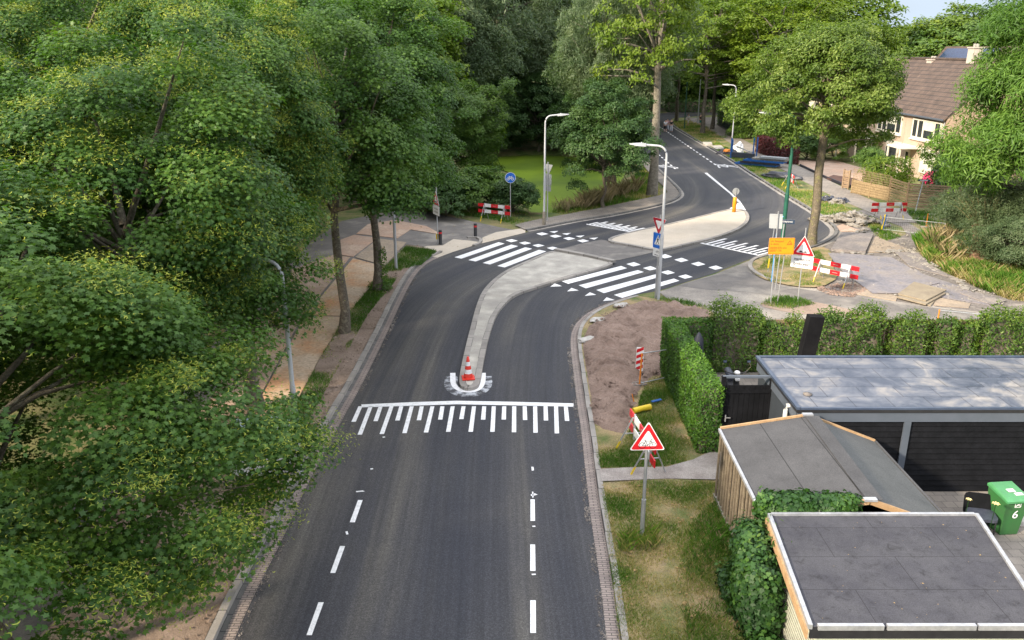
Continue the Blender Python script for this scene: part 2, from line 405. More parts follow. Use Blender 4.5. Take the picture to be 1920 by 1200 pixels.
def rubber_roof_mat():
    m, n, b = new_mat('epdm_roof_dusty')
    ob = nd(n, 'ShaderNodeTexCoord').outputs['Object']
    br = nd(n, 'ShaderNodeTexBrick'); n.links.new(ob, br.inputs['Vector'])
    br.inputs['Scale'].default_value = 1; br.inputs['Brick Width'].default_value = .98; br.inputs['Row Height'].default_value = .66
    br.inputs['Mortar Size'].default_value = .012; br.offset = .5
    br.inputs['Color1'].default_value = (1, 1, 1, 1); br.inputs['Color2'].default_value = (.62, .66, .74, 1); br.inputs['Mortar'].default_value = (.25, .25, .28, 1)
    x = noise_node(n, .8, 8, .62, ob, .8); y = noise_node(n, 3.2, 7, .72, ob, 1.0)
    col = ramp(n, x.outputs[0], [(.38, (.06, .072, .10)), (.5, (.125, .135, .16)), (.62, (.25, .235, .22))]).outputs[0]
    col = mix(n, .7, col, ramp(n, y.outputs[0], [(.35, (.72, .74, .8)), (.65, (1.3, 1.27, 1.2))]).outputs[0], 'MULTIPLY')
    col = mix(n, .9, col, br.outputs[0], 'MULTIPLY')
    n.links.new(col, b.inputs['Base Color'])
    rr = ramp(n, y.outputs[0], [(.3, (.30,) * 3), (.7, (.6,) * 3)]).outputs[0]
    n.links.new(rr, b.inputs['Roughness'])
    bump(n, b, y.outputs[0], .08, .02)
    return m
MT['rubber'] = rubber_roof_mat()
MT['alu_trim'] = simple('aluminium_trim', (.46, .47, .48), (.34, .35, .37), scale=3, rough=.4, metal=.5, fine=(14, .15))
MT['raw_wood'] = simple('raw_pine', (.40, .26, .135), (.32, .20, .10), scale=4, rough=.8, fine=(18, .16))
MT['black_wood'] = simple('black_stained_wood', (.0035, .004, .0052), (.0075, .008, .010), scale=2, rough=.75, fine=(15, .25), spec=.15)
MT['anthracite'] = simple('anthracite_trim', (.085, .10, .125), (.07, .085, .105), scale=2, rough=.5)
MT['grey_panel'] = simple('grey_panel', (.035, .043, .052), (.028, .034, .042), scale=1, rough=.6, fine=(20, .1))
MT['pale_siding'] = simple('pale_green_siding', (.50, .52, .41), (.42, .44, .34), scale=2, rough=.7, fine=(12, .08))
MT['old_slat'] = simple('weathered_slats', (0.18, 0.147, 0.099), (0.102, 0.078, 0.054), scale=5, rough=.9, fine=(25, .25), bs=.3)
MT['old_board'] = simple('grey_old_boards', (.30, .28, .24), (.20, .19, .16), scale=4, rough=.9, fine=(20, .25))
MT['fence_wood'] = simple('impregnated_pine', (.30, .22, .12), (.23, .165, .09), scale=3, rough=.8, fine=(10, .25))
MT['fence_wood2'] = simple('brown_pine', (.30, .21, .13), (.23, .16, .10), scale=3, rough=.8, fine=(16, .16))
MT['bark'] = simple('bark', (.16, .135, .10), (.085, .07, .052), scale=5, rough=.95, fine=(22, .3), bs=.8, c3=(.20, .18, .13), bscale=12)
MT['bark_light'] = simple('bark_pale', (.20, .165, .11), (.11, .09, .065), scale=4, rough=.95, fine=(20, .35), bs=.8, c3=(.17, .155, .07), bscale=14)
MT['bark_birch'] = simple('bark_grey', (.24, .215, .17), (.13, .115, .09), scale=5, rough=.95, fine=(18, .3), bs=.6)
MT['pvc'] = simple('grey_pvc', (.45, .45, .44), (.38, .38, .37), scale=3, rough=.45)
MT['bin_green'] = simple('bin_green', (.030, .13, .035), (.035, .11, .035), scale=3, rough=.45)
MT['glass'] = simple('window_glass', (.02, .025, .03), (.05, .055, .06), scale=2, rough=.08)
MT['cream'] = simple('cream_frames', (.70, .66, .56), (.62, .58, .48), scale=2, rough=.5)
MT['blind'] = simple('pale_blind', (.62, .62, .50), (.56, .56, .45), scale=2, rough=.7)
MT['house_brick'] = brick_mat('sand_brick', (.48, .33, .22), (.42, .285, .19), (.44, .34, .26), scale=1.0, bw=.22, bh=.07, ms=.006, rot=(math.pi / 2, 0, math.pi / 2), stain=(.9, 1.08))
MT['house_brick2'] = brick_mat('sand_brick_gable', (.44, .31, .21), (.36, .25, .175), (.40, .31, .24), scale=1.0, bw=.22, bh=.07, ms=.006, rot=(math.pi / 2, 0, 0), stain=(.8, 1.1))
MT['tiles'] = brick_mat('roof_tiles', (.115, .078, .058), (.088, .060, .047), (.035, .028, .024), scale=1.0, bw=.28, bh=.34, ms=.03, rot=(0, 0, math.pi / 2), stain=(.65, 1.3))
MT['solar'] = simple('solar_panel', (.012, .02, .06), (.015, .03, .08), scale=2, rough=.2)
MT['chimney'] = simple('chimney_stone', (.48, .42, .36), (.40, .35, .30), scale=3, rough=.9)
MT['skin'] = simple('skin', (.52, .32, .24), (.48, .29, .21), scale=5, rough=.6)
MT['hair'] = simple('hair_dark', (.03, .02, .015), (.05, .032, .02), scale=8, rough=.6)
MT['duckweed'] = None

# pond surface: green duckweed mat; broad darker patches paint in reflections and dark water
m, n, b = new_mat('duckweed_pond')
ob = nd(n, 'ShaderNodeTexCoord').outputs['Object']
x = noise_node(n, .12, 4, .5, ob, .4); f = noise_node(n, 3, 5, .6, ob)
col = ramp(n, x.outputs[0], [(.35, (.085, .15, .018)), (.6, (.19, .29, .018))]).outputs[0]
col = mix(n, .5, col, ramp(n, f.outputs[0], [(.3, (.8,) * 3), (.7, (1.15,) * 3)]).outputs[0], 'MULTIPLY')
n.links.new(col, b.inputs['Base Color']); b.inputs['Roughness'].default_value = .45
MT['duckweed'] = m

# foliage
FM = {}
FM['maple'] = foliage_mat('maple_leaf', [(.030, .080, .014), (.062, .138, .021), (.118, .208, .030)], .38)
FM['seed'] = foliage_mat('maple_seed', [(.17, .24, .03), (.28, .34, .04), (.42, .45, .07)], .35, tcol=(1.1, 1.1, .6))
FM['mid'] = foliage_mat('mid_green_leaf', [(0.0504, 0.11, 0.0202), (0.0896, 0.168, 0.0269), (0.146, 0.23, 0.0358)], .40)
FM['dark'] = foliage_mat('dark_leaf', [(0.0269, 0.0672, 0.0202), (0.0504, 0.106, 0.0269), (0.084, 0.146, 0.0381)], .33)
FM['silver'] = foliage_mat('willow_leaf', [(.055, .098, .042), (.10, .15, .070), (.19, .24, .125)], .36)
FM['yellow'] = foliage_mat('yellow_green_leaf', [(0.0735, 0.139, 0.0144), (0.127, 0.201, 0.0187), (0.196, 0.263, 0.0288)], .42)
FM['lime'] = foliage_mat('bright_green_leaf', [(0.056, 0.129, 0.0179), (0.106, 0.207, 0.0314), (0.179, 0.297, 0.0504)], .42)
FM['cream_tip'] = foliage_mat('pale_tipped_leaf', [(0.0539, 0.103, 0.013), (0.108, 0.175, 0.023), (0.245, 0.309, 0.072)], .38)
FM['hedge'] = foliage_mat('hedge_leaf', [(.020, .060, .008), (.050, .125, .012), (.12, .24, .022)], .33)
FM['ivy'] = foliage_mat('ivy_leaf', [(.014, .045, .010), (.030, .085, .015), (.075, .16, .025)], .25)
FM['privet'] = foliage_mat('climber_leaf', [(.028, .07, .009), (.06, .125, .014), (.15, .22, .03)], .33) if True else foliage_mat('climber_leaf_b', [(0.0448, 0.0952, 0.0168), (0.0952, 0.162, 0.0246), (0.224, 0.28, 0.0504)], .36)
FM['red'] = foliage_mat('red_hedge_leaf', [(.05, .012, .012), (.09, .018, .02), (.14, .035, .03)], .2, tcol=(1.2, .8, .8))
FM['flower'] = foliage_mat('pink_flower', [(.55, .02, .10), (.65, .04, .16), (.7, .1, .2)], .3, tcol=(1, 1, 1))
FM['grass'] = foliage_mat('grass_blade', [(.075, .18, .022), (.135, .25, .030), (.34, .30, .11), (.55, .43, .24)], .40)
FM['reed'] = foliage_mat('dry_reed', [(.20, .17, .08), (.36, .29, .16), (.48, .38, .24)], .3, tcol=(1, 1, .8))

# ------------------------------------------------------------------ leaf clouds
def outline(pts):
    return np.array([(r * math.cos(R(a)), r * math.sin(R(a)), -0.35 * r * r + .12) for a, r in pts])
T_MAPLE = outline([(90, 1.0), (68, .50), (38, .92), (12, .42), (-22, .66), (-70, .28), (-110, .28), (-158, .66), (168, .42), (142, .92), (112, .50)])
T_LEAF = np.array([(0, -1, 0), (.42, -.25, -.10), (.34, .45, -.12), (0, 1, -.28), (-.34, .45, -.12), (-.42, -.25, -.10)])
T_NARROW = np.array([(0, -1, .0), (.20, 0, -.12), (0, 1, -.35), (-.20, 0, -.12)])
T_QUAD = np.array([(0, -.8, 0), (.5, 0, -.14), (0, .9, -.2), (-.5, 0, -.14)])
T_IVY = outline([(90, 1.0), (50, .55), (20, .8), (-45, .7), (-90, .35), (-135, .7), (160, .8), (130, .55)])
T_SEED = np.array([(-1, .55, .0), (-.55, -.12, .1), (0, -.35, .15), (.55, -.12, .1), (1, .55, 0), (.5, .22, .1), (0, .02, .15), (-.5, .22, .1)])

def unit(a): return a / np.maximum(np.linalg.norm(a, axis=1, keepdims=True), 1e-9)
def cloud_mesh(name, sets, rng):
    """sets: list of (P, N, S, template, tint, material index)"""
    vs, starts, idx, tn, mi = [], [], [], [], []
    base = 0; lb = 0
    for P, Nn, S, T, t, k in sets:
        if len(P) == 0: continue
        Nn = unit(Nn); r = rng.normal(size=P.shape)
        a = unit(np.cross(Nn, r)); b = np.cross(Nn, a)
        K = len(T)
        V = P[:, None, :] + S[:, None, None] * (T[None, :, 0, None] * a[:, None, :] + T[None, :, 1, None] * b[:, None, :] + T[None, :, 2, None] * Nn[:, None, :])
        vs.append(V.reshape(-1, 3)); n = len(P)
        starts.append(lb + np.arange(n) * K); idx.append(base + np.arange(n * K)); tn.append(t); mi.append(np.full(n, k))
        base += n * K; lb += n * K
    V = np.concatenate(vs).astype(np.float32); st = np.concatenate(starts).astype(np.int32); ix = np.concatenate(idx).astype(np.int32)
    me = bpy.data.meshes.new(name)
    me.vertices.add(len(V)); me.vertices.foreach_set('co', V.ravel())
    me.loops.add(len(ix)); me.loops.foreach_set('vertex_index', ix)
    me.polygons.add(len(st)); me.polygons.foreach_set('loop_start', st)
    me.polygons.foreach_set('material_index', np.concatenate(mi).astype(np.int32))
    at = me.attributes.new('tint', 'FLOAT', 'FACE'); at.data.foreach_set('value', np.concatenate(tn).astype(np.float32))
    me.update(calc_edges=True)
    return me

def lobed(dirs, rng, amp=.22, k=9):
    f = np.zeros(len(dirs))
    for _ in range(k):
        w = rng.normal(size=3); w = w / np.linalg.norm(w) * rng.uniform(2, 5.5); f += np.cos(dirs @ w + rng.uniform(0, 6.28))
    return 1 + amp * f / math.sqrt(k) * 1.2

def crown(name, rx, rz, ncl, lpc, ls, tmpl, mat, seed, clr=.7, flat=.55, droop=0.0, shell=.5, amp=.22, fruit=0, upn=.8, sizes=(.75, 1.25), lowcut=-.75, spray=.06, spread=1.0):
    rng = np.random.default_rng(seed)
    d = unit(rng.normal(size=(int(ncl * 1.6), 3)))
    d = d[d[:, 2] > lowcut][:ncl]
    n = len(d)
    fr = shell + (1 - shell) * rng.random(n) ** .45
    out = rng.random(n) < spray
    fr[out] *= rng.uniform(1.03, 1.18, out.sum())
    rad = fr * lobed(d, rng, amp)
    c = d * rad[:, None] * np.array([rx, rx, rz])
    cr = clr * rng.uniform(.55, 1.35, n); cr[out] *= .7
    cnt = np.maximum(4, (lpc * (cr / clr) ** 2).astype(int))
    ci = np.repeat(np.arange(n), cnt); N = len(ci)
    ld = unit(rng.normal(size=(N, 3))); ld[:, 2] = np.where(ld[:, 2] < -.25, -ld[:, 2] * .8, ld[:, 2])
    rr = rng.random(N) ** .35
    off = ld * (cr[ci] * rr)[:, None] * np.array([1, 1, flat]) * spread
    P = c[ci] + off
    hd = np.hypot(off[:, 0], off[:, 1])
    P[:, 2] -= droop * hd ** 2 / np.maximum(cr[ci], .1) + .0
    P += rng.normal(size=P.shape) * ls * .5
    outw = unit(c[ci] / np.array([rx, rx, rz]))
    Nn = ld * .55 + outw * .45 + np.array([0, 0, upn]) + rng.normal(size=(N, 3)) * .46
    S = ls * rng.uniform(sizes[0], sizes[1], N)
    ctint = rng.normal(.45, .16, n)
    hi = (fr > .85)
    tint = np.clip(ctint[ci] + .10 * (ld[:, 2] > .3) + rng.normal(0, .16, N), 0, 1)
    sets = [(P, Nn, S, tmpl, tint, 0)]
    if fruit:
        fc = np.where((rng.random(n) < .70) & hi)[0]
        fk = np.repeat(fc, rng.integers(12, 46, len(fc)))
        fd = unit(rng.normal(size=(len(fk), 3)) * .7 + outw[np.searchsorted(ci, fk)] * .6 + np.array([0, 0, .55]))
        ctr = c[fk] + fd * (cr[fk] * 1.0)[:, None] * np.array([1, 1, flat]) * spread
        m = rng.integers(8, fruit, len(fk)); fi = np.repeat(np.arange(len(fk)), m)
        FP = ctr[fi] + rng.normal(size=(len(fi), 3)) * np.array([.17, .17, .08])
        sets.append((FP, fd[fi] * .5 + np.array([0, 0, .6]) + rng.normal(size=FP.shape) * .6, .037 * rng.uniform(.6, 1.3, len(fi)), T_SEED, rng.random(len(fi)), 1))
    me = cloud_mesh(name, sets, rng)
    for m_ in (mat if isinstance(mat, list) else [mat]): me.materials.append(m_)
    # limbs reaching for the clumps
    mb = MB(); pick = rng.permutation(n)[:max(10, min(46, n // 6))]
    for i in pick:
        p = Vector(c[i]); s0 = Vector((0, 0, -rz * .75 + rng.uniform(0, .9) * rz))
        if p.z < s0.z + .2: s0.z = max(-rz * .95, p.z - .6)
        mid = s0.lerp(p, .5) + Vector((rng.normal() * .25, rng.normal() * .25, .25))
        r0 = .035 + .012 * rx * rng.uniform(.6, 1.4)
        mb.tube([s0, mid, p], [r0, r0 * .6, .012], n=5, cap=False)
    tb = mb.build(name + '_br', None, fix=False); bme = tb.data; bpy.data.objects.remove(tb)
    return me, bme

def tree(name, label, cat, base, proto, cz, scale=(1, 1, 1), rz=0.0, tr=.2, bark='bark', group=None, lean=(0, 0), top=None, bend=.15, taper=.5):
    me, bme = proto
    t = thing(name, label, cat, base, 0, group)
    co = bpy.data.objects.new('crown', me); C.objects.link(co); co.parent = t
    co.location = (lean[0], lean[1], cz); co.scale = scale; co.rotation_euler = (0, 0, rz)
    if len(bme.materials) == 0: bme.materials.append(MT[bark])
    bo = bpy.data.objects.new('branches', bme); C.objects.link(bo); bo.parent = t
    bo.location = co.location; bo.scale = scale; bo.rotation_euler = co.rotation_euler
    h = top or (cz + .35 * scale[2])
    mb = MB(); rn = random.Random(hash(name) % 7 + int(base[0] * 10)); pts = []; rs = []
    K = 7
    for i in range(K + 1):
        f = i / K
        pts.append((lean[0] * f + bend * rn.uniform(-1, 1) * (0 < i), lean[1] * f + bend * rn.uniform(-1, 1) * (0 < i), h * f - .15))
        rs.append(tr * (1.35 if i == 0 else 1.0) * (1 - (1 - taper) * f))
    mb.tube(pts, rs, n=12)
    mb.build('trunk', MT[bark], t)
    return t

# ------------------------------------------------------------------ sheets
def in_poly(P, poly):
    x, y = P[:, 0], P[:, 1]; c = np.zeros(len(P), bool); j = len(poly) - 1
    for i in range(len(poly)):
        xi, yi = poly[i][0], poly[i][1]; xj, yj = poly[j][0], poly[j][1]
        with np.errstate(divide='ignore', invalid='ignore'):
            c ^= ((yi > y) != (yj > y)) & (x < (xj - xi) * (y - yi) / (yj - yi + 1e-12) + xi)
        j = i
    return c
def smooth_poly(pts, it=1, closed=False):
    for _ in range(it):
        q = []
        n = len(pts)
        rng_ = range(n) if closed else range(n - 1)
        if not closed: q.append(pts[0])
        for i in rng_:
            a, b = pts[i], pts[(i + 1) % n]
            q.append(a.lerp(b, .25)); q.append(a.lerp(b, .75))
        if not closed: q.append(pts[-1])
        pts = q
    return pts
def seg_info(P, line):
    """nearest distance (signed: + right of the line) and arclength along a polyline"""
    L = np.array([(p[0], p[1]) for p in line]); best = np.full(len(P), 1e9); sd = np.zeros(len(P)); al = np.zeros(len(P)); acc = 0
    for i in range(len(L) - 1):
        a, b = L[i], L[i + 1]; d = b - a; ln = np.linalg.norm(d)
        if ln < 1e-6: continue
        u = d / ln; w = P - a; t = np.clip(w @ u, 0, ln); q = w - t[:, None] * u; dist = np.linalg.norm(q, axis=1)
        s = -(u[0] * w[:, 1] - u[1] * w[:, 0]); m = dist < best
        best[m] = dist[m]; sd[m] = np.sign(s[m]) * dist[m]; al[m] = acc + t[m]; acc += ln
    return best, sd, al
def sheet(name, poly, z, mat, cell=1.0, zf=None, kind='structure', line=None, jitter=.0, holes=()):
    poly = [Vector((p[0], p[1])) for p in poly]
    dense = []
    for i in range(len(poly)):
        a, b = poly[i], poly[(i + 1) % len(poly)]; k = max(1, int((b - a).length / cell))
        for q in range(k): dense.append(a.lerp(b, q / k))
    A = np.array([tuple(p) for p in dense]); x0, y0 = A.min(0); x1, y1 = A.max(0)
    gx, gy = np.meshgrid(np.arange(x0, x1, cell) + cell / 2, np.arange(y0, y1, cell) + cell / 2)
    g = np.stack([gx.ravel(), gy.ravel()], 1)
    rn = np.random.default_rng(5); g += rn.uniform(-.3, .3, g.shape) * cell
    g = g[in_poly(g, A)]
    dmin, _, _ = seg_info(g, list(A) + [A[0]])
    g = g[dmin > cell * .3]
    pts = dense + [Vector(p) for p in g]
    nb = len(dense)
    res = geometry.delaunay_2d_cdt(pts, [(i, (i + 1) % nb) for i in range(nb)], [list(range(nb))], 1, 1e-5)
    v2, fs = res[0], res[2]
    W = np.array([tuple(p) for p in v2])
    zz = np.full(len(W), z)
    if zf is not None:
        db, _, _ = seg_info(W, list(A) + [A[0]])
        zz = zz + np.array([zf(p[0], p[1], d) for p, d in zip(W, db)])
    me = bpy.data.meshes.new(name)
    me.from_pydata([(p[0], p[1], h) for p, h in zip(W, zz)], [], [list(f) for f in fs])
    bm = bmesh.new(); bm.from_mesh(me)
    for f in bm.faces:
        if f.normal.z < 0: f.normal_flip()
        f.smooth = True
    bm.to_mesh(me); bm.free()
    if line is not None:
        _, sd, al = seg_info(W, line)
        uv = me.uv_layers.new(name='lane')
        li = np.zeros(len(me.loops), np.int32); me.loops.foreach_get('vertex_index', li)
        uv.data.foreach_set('uv', np.stack([sd[li], al[li]], 1).astype(np.float32).ravel())
    me.update()
    o = link_mesh(name, me, mat)
    if kind: o['kind'] = kind
    return o
def gp(pts, z=0.0): return [G(x, y, z) for x, y in pts]
def offs(line, d):
    out = []
    for i, p in enumerate(line):
        a = line[max(i - 1, 0)]; b = line[min(i + 1, len(line) - 1)]
        t = Vector((b[0] - a[0], b[1] - a[1])).normalized()
        out.append(Vector((p[0] + t.y * d, p[1] - t.x * d)))
    return out
def strip(name, line, d0, d1, z0, z1, mat, kind='structure', top=True):
    """solid ribbon from offset d0 to d1 (right is +) with its top at z1"""
    a = offs(line, d0); b = offs(line, d1); n = len(line); me = bpy.data.meshes.new(name)
    vs = [(p[0], p[1], z) for arr, z in ((a, z1), (b, z1), (a, z0), (b, z0)) for p in arr]
    fs = []; 
    for i in range(n - 1):
        fs += [(i, i + 1, n + i + 1, n + i), (i, 2 * n + i, 2 * n + i + 1, i + 1), (n + i, n + i + 1, 3 * n + i + 1, 3 * n + i)]
    fs += [(0, n, 3 * n, 2 * n), (n - 1, 3 * n - 1, 4 * n - 1, 2 * n - 1)]
    me.from_pydata(vs, [], fs)
    uv = me.uv_layers.new(name='lane'); acc = [0]
    for i in range(n - 1): acc.append(acc[-1] + (line[i + 1] - line[i]).length)
    for l in me.loops:
        k = l.vertex_index % n; side = (l.vertex_index // n) % 2
        uv.data[l.index].uv = (abs(d1 - d0) * side, acc[k])
    bm = bmesh.new(); bm.from_mesh(me); bmesh.ops.recalc_face_normals(bm, faces=bm.faces); bm.to_mesh(me); bm.free()
    me.update(); o = link_mesh(name, me, mat)
    if kind: o['kind'] = kind
    return o

def scatter(poly, n, rng):
    A = np.array([(p[0], p[1]) for p in poly]); x0, y0 = A.min(0); x1, y1 = A.max(0); out = np.zeros((0, 2))
    while len(out) < n:
        g = rng.uniform((x0, y0), (x1, y1), (n * 2, 2)); out = np.concatenate([out, g[in_poly(g, A)]])
    return out[:n]
def nz(P, s, seed=0.0):
    return np.array([noise.noise(Vector((p[0] * s + seed, p[1] * s - seed, seed))) for p in P])
def grass(name, label, poly, z, dens, h=.10, seed=1, tint=.3, tvar=.22, thresh=-.35, mat='grass', w=.010, cat='grass', nscale=.6, zf=None):
    rng = np.random.default_rng(seed)
    A = np.array([(p[0], p[1]) for p in poly]); ar = abs(sum(A[i][0] * A[(i + 1) % len(A)][1] - A[(i + 1) % len(A)][0] * A[i][1] for i in range(len(A)))) / 2
    n = int(ar * dens); P2 = scatter(poly, n, rng)
    q = nz(P2, nscale, seed * 3.1); keep = q > thresh + rng.normal(0, .10, n); P2 = P2[keep]; q = q[keep]; n = len(P2)
    hh = h * rng.uniform(.4, 1.4, n) * (1 + .8 * np.clip(q, -.5, .6))
    ang = rng.uniform(0, 6.283, n); dx = np.cos(ang); dy = np.sin(ang); ln = rng.uniform(.15, .9, n) * hh
    la = ang + rng.uniform(-1, 1, n)
    ww = w * rng.uniform(.7, 1.6, n)
    V = np.zeros((n, 4, 3)); zz = z if zf is None else np.array([zf(p[0], p[1]) for p in P2])
    V[:, :, 0] = P2[:, 0, None]; V[:, :, 1] = P2[:, 1, None]; V[:, :, 2] = (zz if zf is None else zz[:, None])
    V[:, 0, 0] -= dx * ww; V[:, 0, 1] -= dy * ww; V[:, 1, 0] += dx * ww; V[:, 1, 1] += dy * ww
    lx = np.cos(la) * ln; ly = np.sin(la) * ln
    V[:, 2, 0] += lx * .4 + dx * ww * .7; V[:, 2, 1] += ly * .4 + dy * ww * .7; V[:, 2, 2] += hh * .6
    V[:, 3, 0] += lx; V[:, 3, 1] += ly; V[:, 3, 2] += hh
    me = bpy.data.meshes.new(name); me.vertices.add(n * 4); me.vertices.foreach_set('co', V.astype(np.float32).ravel())
    me.loops.add(n * 4); me.loops.foreach_set('vertex_index', (np.arange(n)[:, None] * 4 + np.array([0, 1, 2, 3])).astype(np.int32).ravel())
    me.polygons.add(n); me.polygons.foreach_set('loop_start', (np.arange(n) * 4).astype(np.int32))
    at = me.attributes.new('tint', 'FLOAT', 'FACE')
    at.data.foreach_set('value', np.clip(tint - q * 1.0 + rng.normal(0, tvar, n), 0, 1).astype(np.float32))
    me.update(calc_edges=True)
    o = link_mesh(name, me, FM[mat]); tag(o, label, cat, kind='stuff')
    return o
#PART2
# ================================================================== THE SETTING
POND = gp([(905, 297), (1010, 291), (1110, 298), (1165, 318), (1150, 345), (1108, 374), (1060, 396), (1012, 402), (985, 372), (985, 335), (935, 312)], -.45)
PA = [(p.x, p.y) for p in POND]
PC = (sum(p[0] for p in PA) / len(PA), sum(p[1] for p in PA) / len(PA))
def ground_z(P):
    d, _, _ = seg_info(P, PA + [PA[0]]); ins = in_poly(P, PA)
    sd = np.where(ins, -d, d)
    return -1.1 * (1 - np.clip((sd + .6) / 2.0, 0, 1))
def build_ground():
    xs = np.concatenate([[-1500, -600, -250, -120], np.arange(-80, 90, 1.0), [120, 250, 600, 1500]])
    ys = np.concatenate([[-60, -20], np.arange(0, 160, 1.0), [200, 300, 600, 1500]])
    fx = np.arange(PC[0] - 16, PC[0] + 17, .5); xs = np.unique(np.concatenate([xs, np.round(fx * 2) / 2]))
    fy = np.arange(PC[1] - 18, PC[1] + 24, .5); ys = np.unique(np.concatenate([ys, np.round(fy * 2) / 2]))
    gx, gy = np.meshgrid(xs, ys); P = np.stack([gx.ravel(), gy.ravel()], 1); z = ground_z(P)
    nx, ny = len(xs), len(ys)
    V = np.concatenate([P, z[:, None]], 1)
    fs = [(j * nx + i, j * nx + i + 1, (j + 1) * nx + i + 1, (j + 1) * nx + i) for j in range(ny - 1) for i in range(nx - 1)]
    me = bpy.data.meshes.new('ground'); me.from_pydata(V.tolist(), [], fs); me.update()
    me.polygons.foreach_set('use_smooth', [True] * len(fs))
    o = link_mesh('ground', me, MT['ground']); o['kind'] = 'structure'
build_ground()
mb = MB(); pp = [(PC[0] + (p[0] - PC[0]) * 1.12, PC[1] + (p[1] - PC[1]) * 1.12, -.45) for p in PA]
mb.add(pp, [list(range(len(pp)))]); o = mb.build('pond_water', MT['duckweed']); o['kind'] = 'structure'
for v in [o.data.polygons[0]]:
    if v.normal.z < 0: o.data.flip_normals()

L_EDGE = [(405, 1290), (439, 1200), (481, 1106), (525, 1022), (585, 890), (640, 790), (675, 729), (705, 668), (732, 612), (754, 562), (773, 525), (786, 507), (802, 493), (823, 483), (850, 471), (892, 458), (923, 450), (948, 444), (980, 437), (1013, 431), (1052, 423), (1094, 415), (1142, 408), (1192, 398), (1246, 386), (1273, 377), (1284, 367), (1281, 359), (1271, 348), (1246, 325), (1225, 307), (1212, 293), (1203, 275), (1200, 258), (1204, 243), (1215, 230)]
R_EDGE = [(1150, 1300), (1137, 1200), (1127, 1107), (1116, 1029), (1107, 968), (1099, 900), (1090, 810), (1082, 759), (1075, 700), (1069, 650), (1071, 621), (1085, 600), (1109, 582), (1145, 567), (1190, 553), (1235, 546), (1280, 531), (1340, 513), (1360, 504), (1403, 487), (1431, 479), (1490, 470), (1529, 457), (1549, 446), (1557, 436), (1554, 427), (1540, 415), (1512, 396), (1481, 377), (1457, 362), (1423, 340), (1397, 324), (1362, 299), (1308, 268), (1281, 252), (1261, 240), (1250, 230)]
LE = smooth_poly([p.to_2d() for p in gp(L_EDGE)], 2); RE = smooth_poly([p.to_2d() for p in gp(R_EDGE)], 2)
CEN = smooth_poly([p.to_2d() for p in gp([(775, 1320), (790, 1200), (812, 1000), (838, 800), (862, 700), (890, 610), (930, 550), (1020, 500), (1120, 470), (1240, 440), (1340, 415), (1395, 385), (1385, 350), (1340, 315), (1290, 280), (1245, 250), (1232, 230)])], 2)
sheet('road', LE + RE[::-1], .012, MT['asphalt'], cell=1.1, line=CEN)
# cross street in the distance, plaza
sheet('far_road', [p.to_2d() for p in gp([(1150, 232), (1215, 232), (1252, 232), (1262, 222), (1330, 216), (1480, 214), (1480, 204), (1330, 206), (1265, 209), (1230, 214), (1150, 220)])], .010, MT['asphalt'], cell=3, line=CEN)
sheet('plaza_paving', [p.to_2d() for p in gp([(1283, 221), (1330, 220), (1400, 216), (1480, 220), (1480, 240), (1395, 250), (1370, 246), (1330, 238), (1292, 231)])], .016, MT['paving'], cell=3)

# left kerb + gutter, near part (up to the cycle path), then after it
def part(line, i0, i1): return line[i0:i1]
def cut(line, ya, yb): return [p for p in line if ya <= p.y <= yb]
iL = next(i for i, p in enumerate(LE) if p.x > G(842, 475).x)
LN = LE[:iL]
strip('gutter', LN, -.24, 0, 0, .02, MT['gutter'])
strip('gutter', LN, -.36, -.242, 0, .018, MT['kerb_stone_dark'])
strip('kerb', LN, -.53, -.362, 0, .13, MT['kerb_stone'])
iM = next(i for i, p in enumerate(LE) if p.x > G(985, 437).x)
LF = [p for p in LE[iM:]]
strip('gutter', LF, -.22, 0, 0, .02, MT['kerb_stone'])
strip('kerb', LF, -.40, -.222, 0, .12, MT['kerb_stone_dark'])
# right kerb + gutter
iR = next(i for i, p in enumerate(RE) if p.x > G(1190, 555).x)
RN = RE[:iR]
strip('gutter', RN, 0, .27, 0, .02, MT['gutter'])
strip('kerb', RN, .272, .42, 0, .12, MT['kerb_stone'])
iS = next(i for i, p in enumerate(RE) if p.x > G(1436, 478).x)
RF = RE[iS:]
strip('gutter', RF, 0, .28, 0, .02, MT['kerb_stone'])
strip('kerb', RF, .282, .48, 0, .12, MT['kerb_stone_dark'])
strip('kerb', RF, .482, .72, 0, .035, MT['sand_street'])

# left side: path, verge
path_l = [p.to_2d() for p in gp([(985, 436), (948, 446), (892, 460), (850, 473), (822, 470), (790, 462), (762, 459), (742, 478), (716, 508), (690, 545), (650, 592), (600, 672), (560, 752), (500, 862), (350, 1010), (190, 1180), (120, 1300), (-160, 1300), (60, 1040), (200, 880), (330, 730), (440, 600), (520, 520), (585, 452), (640, 415), (740, 395), (800, 398), (870, 412), (930, 425)])]
sheet('cycle_path', path_l, .02, MT['asphalt_old'], cell=1.2)
vl = offs(LN, -.53)
inner = [p.to_2d() for p in gp([(120, 1300), (190, 1180), (350, 1010), (500, 862), (560, 752), (600, 672), (650, 592), (690, 545), (716, 508), (742, 478), (762, 459), (790, 462), (822, 472)], .1)]
VERGE_L = vl + inner[::-1]
sheet('verge', VERGE_L, .10, MT['soil_l'], cell=.35, zf=lambda x, y, d: .05 * noise.fractal(Vector((x * .7, y * .7, 3)), .7, 2, 4) * min(1, d * 2) )
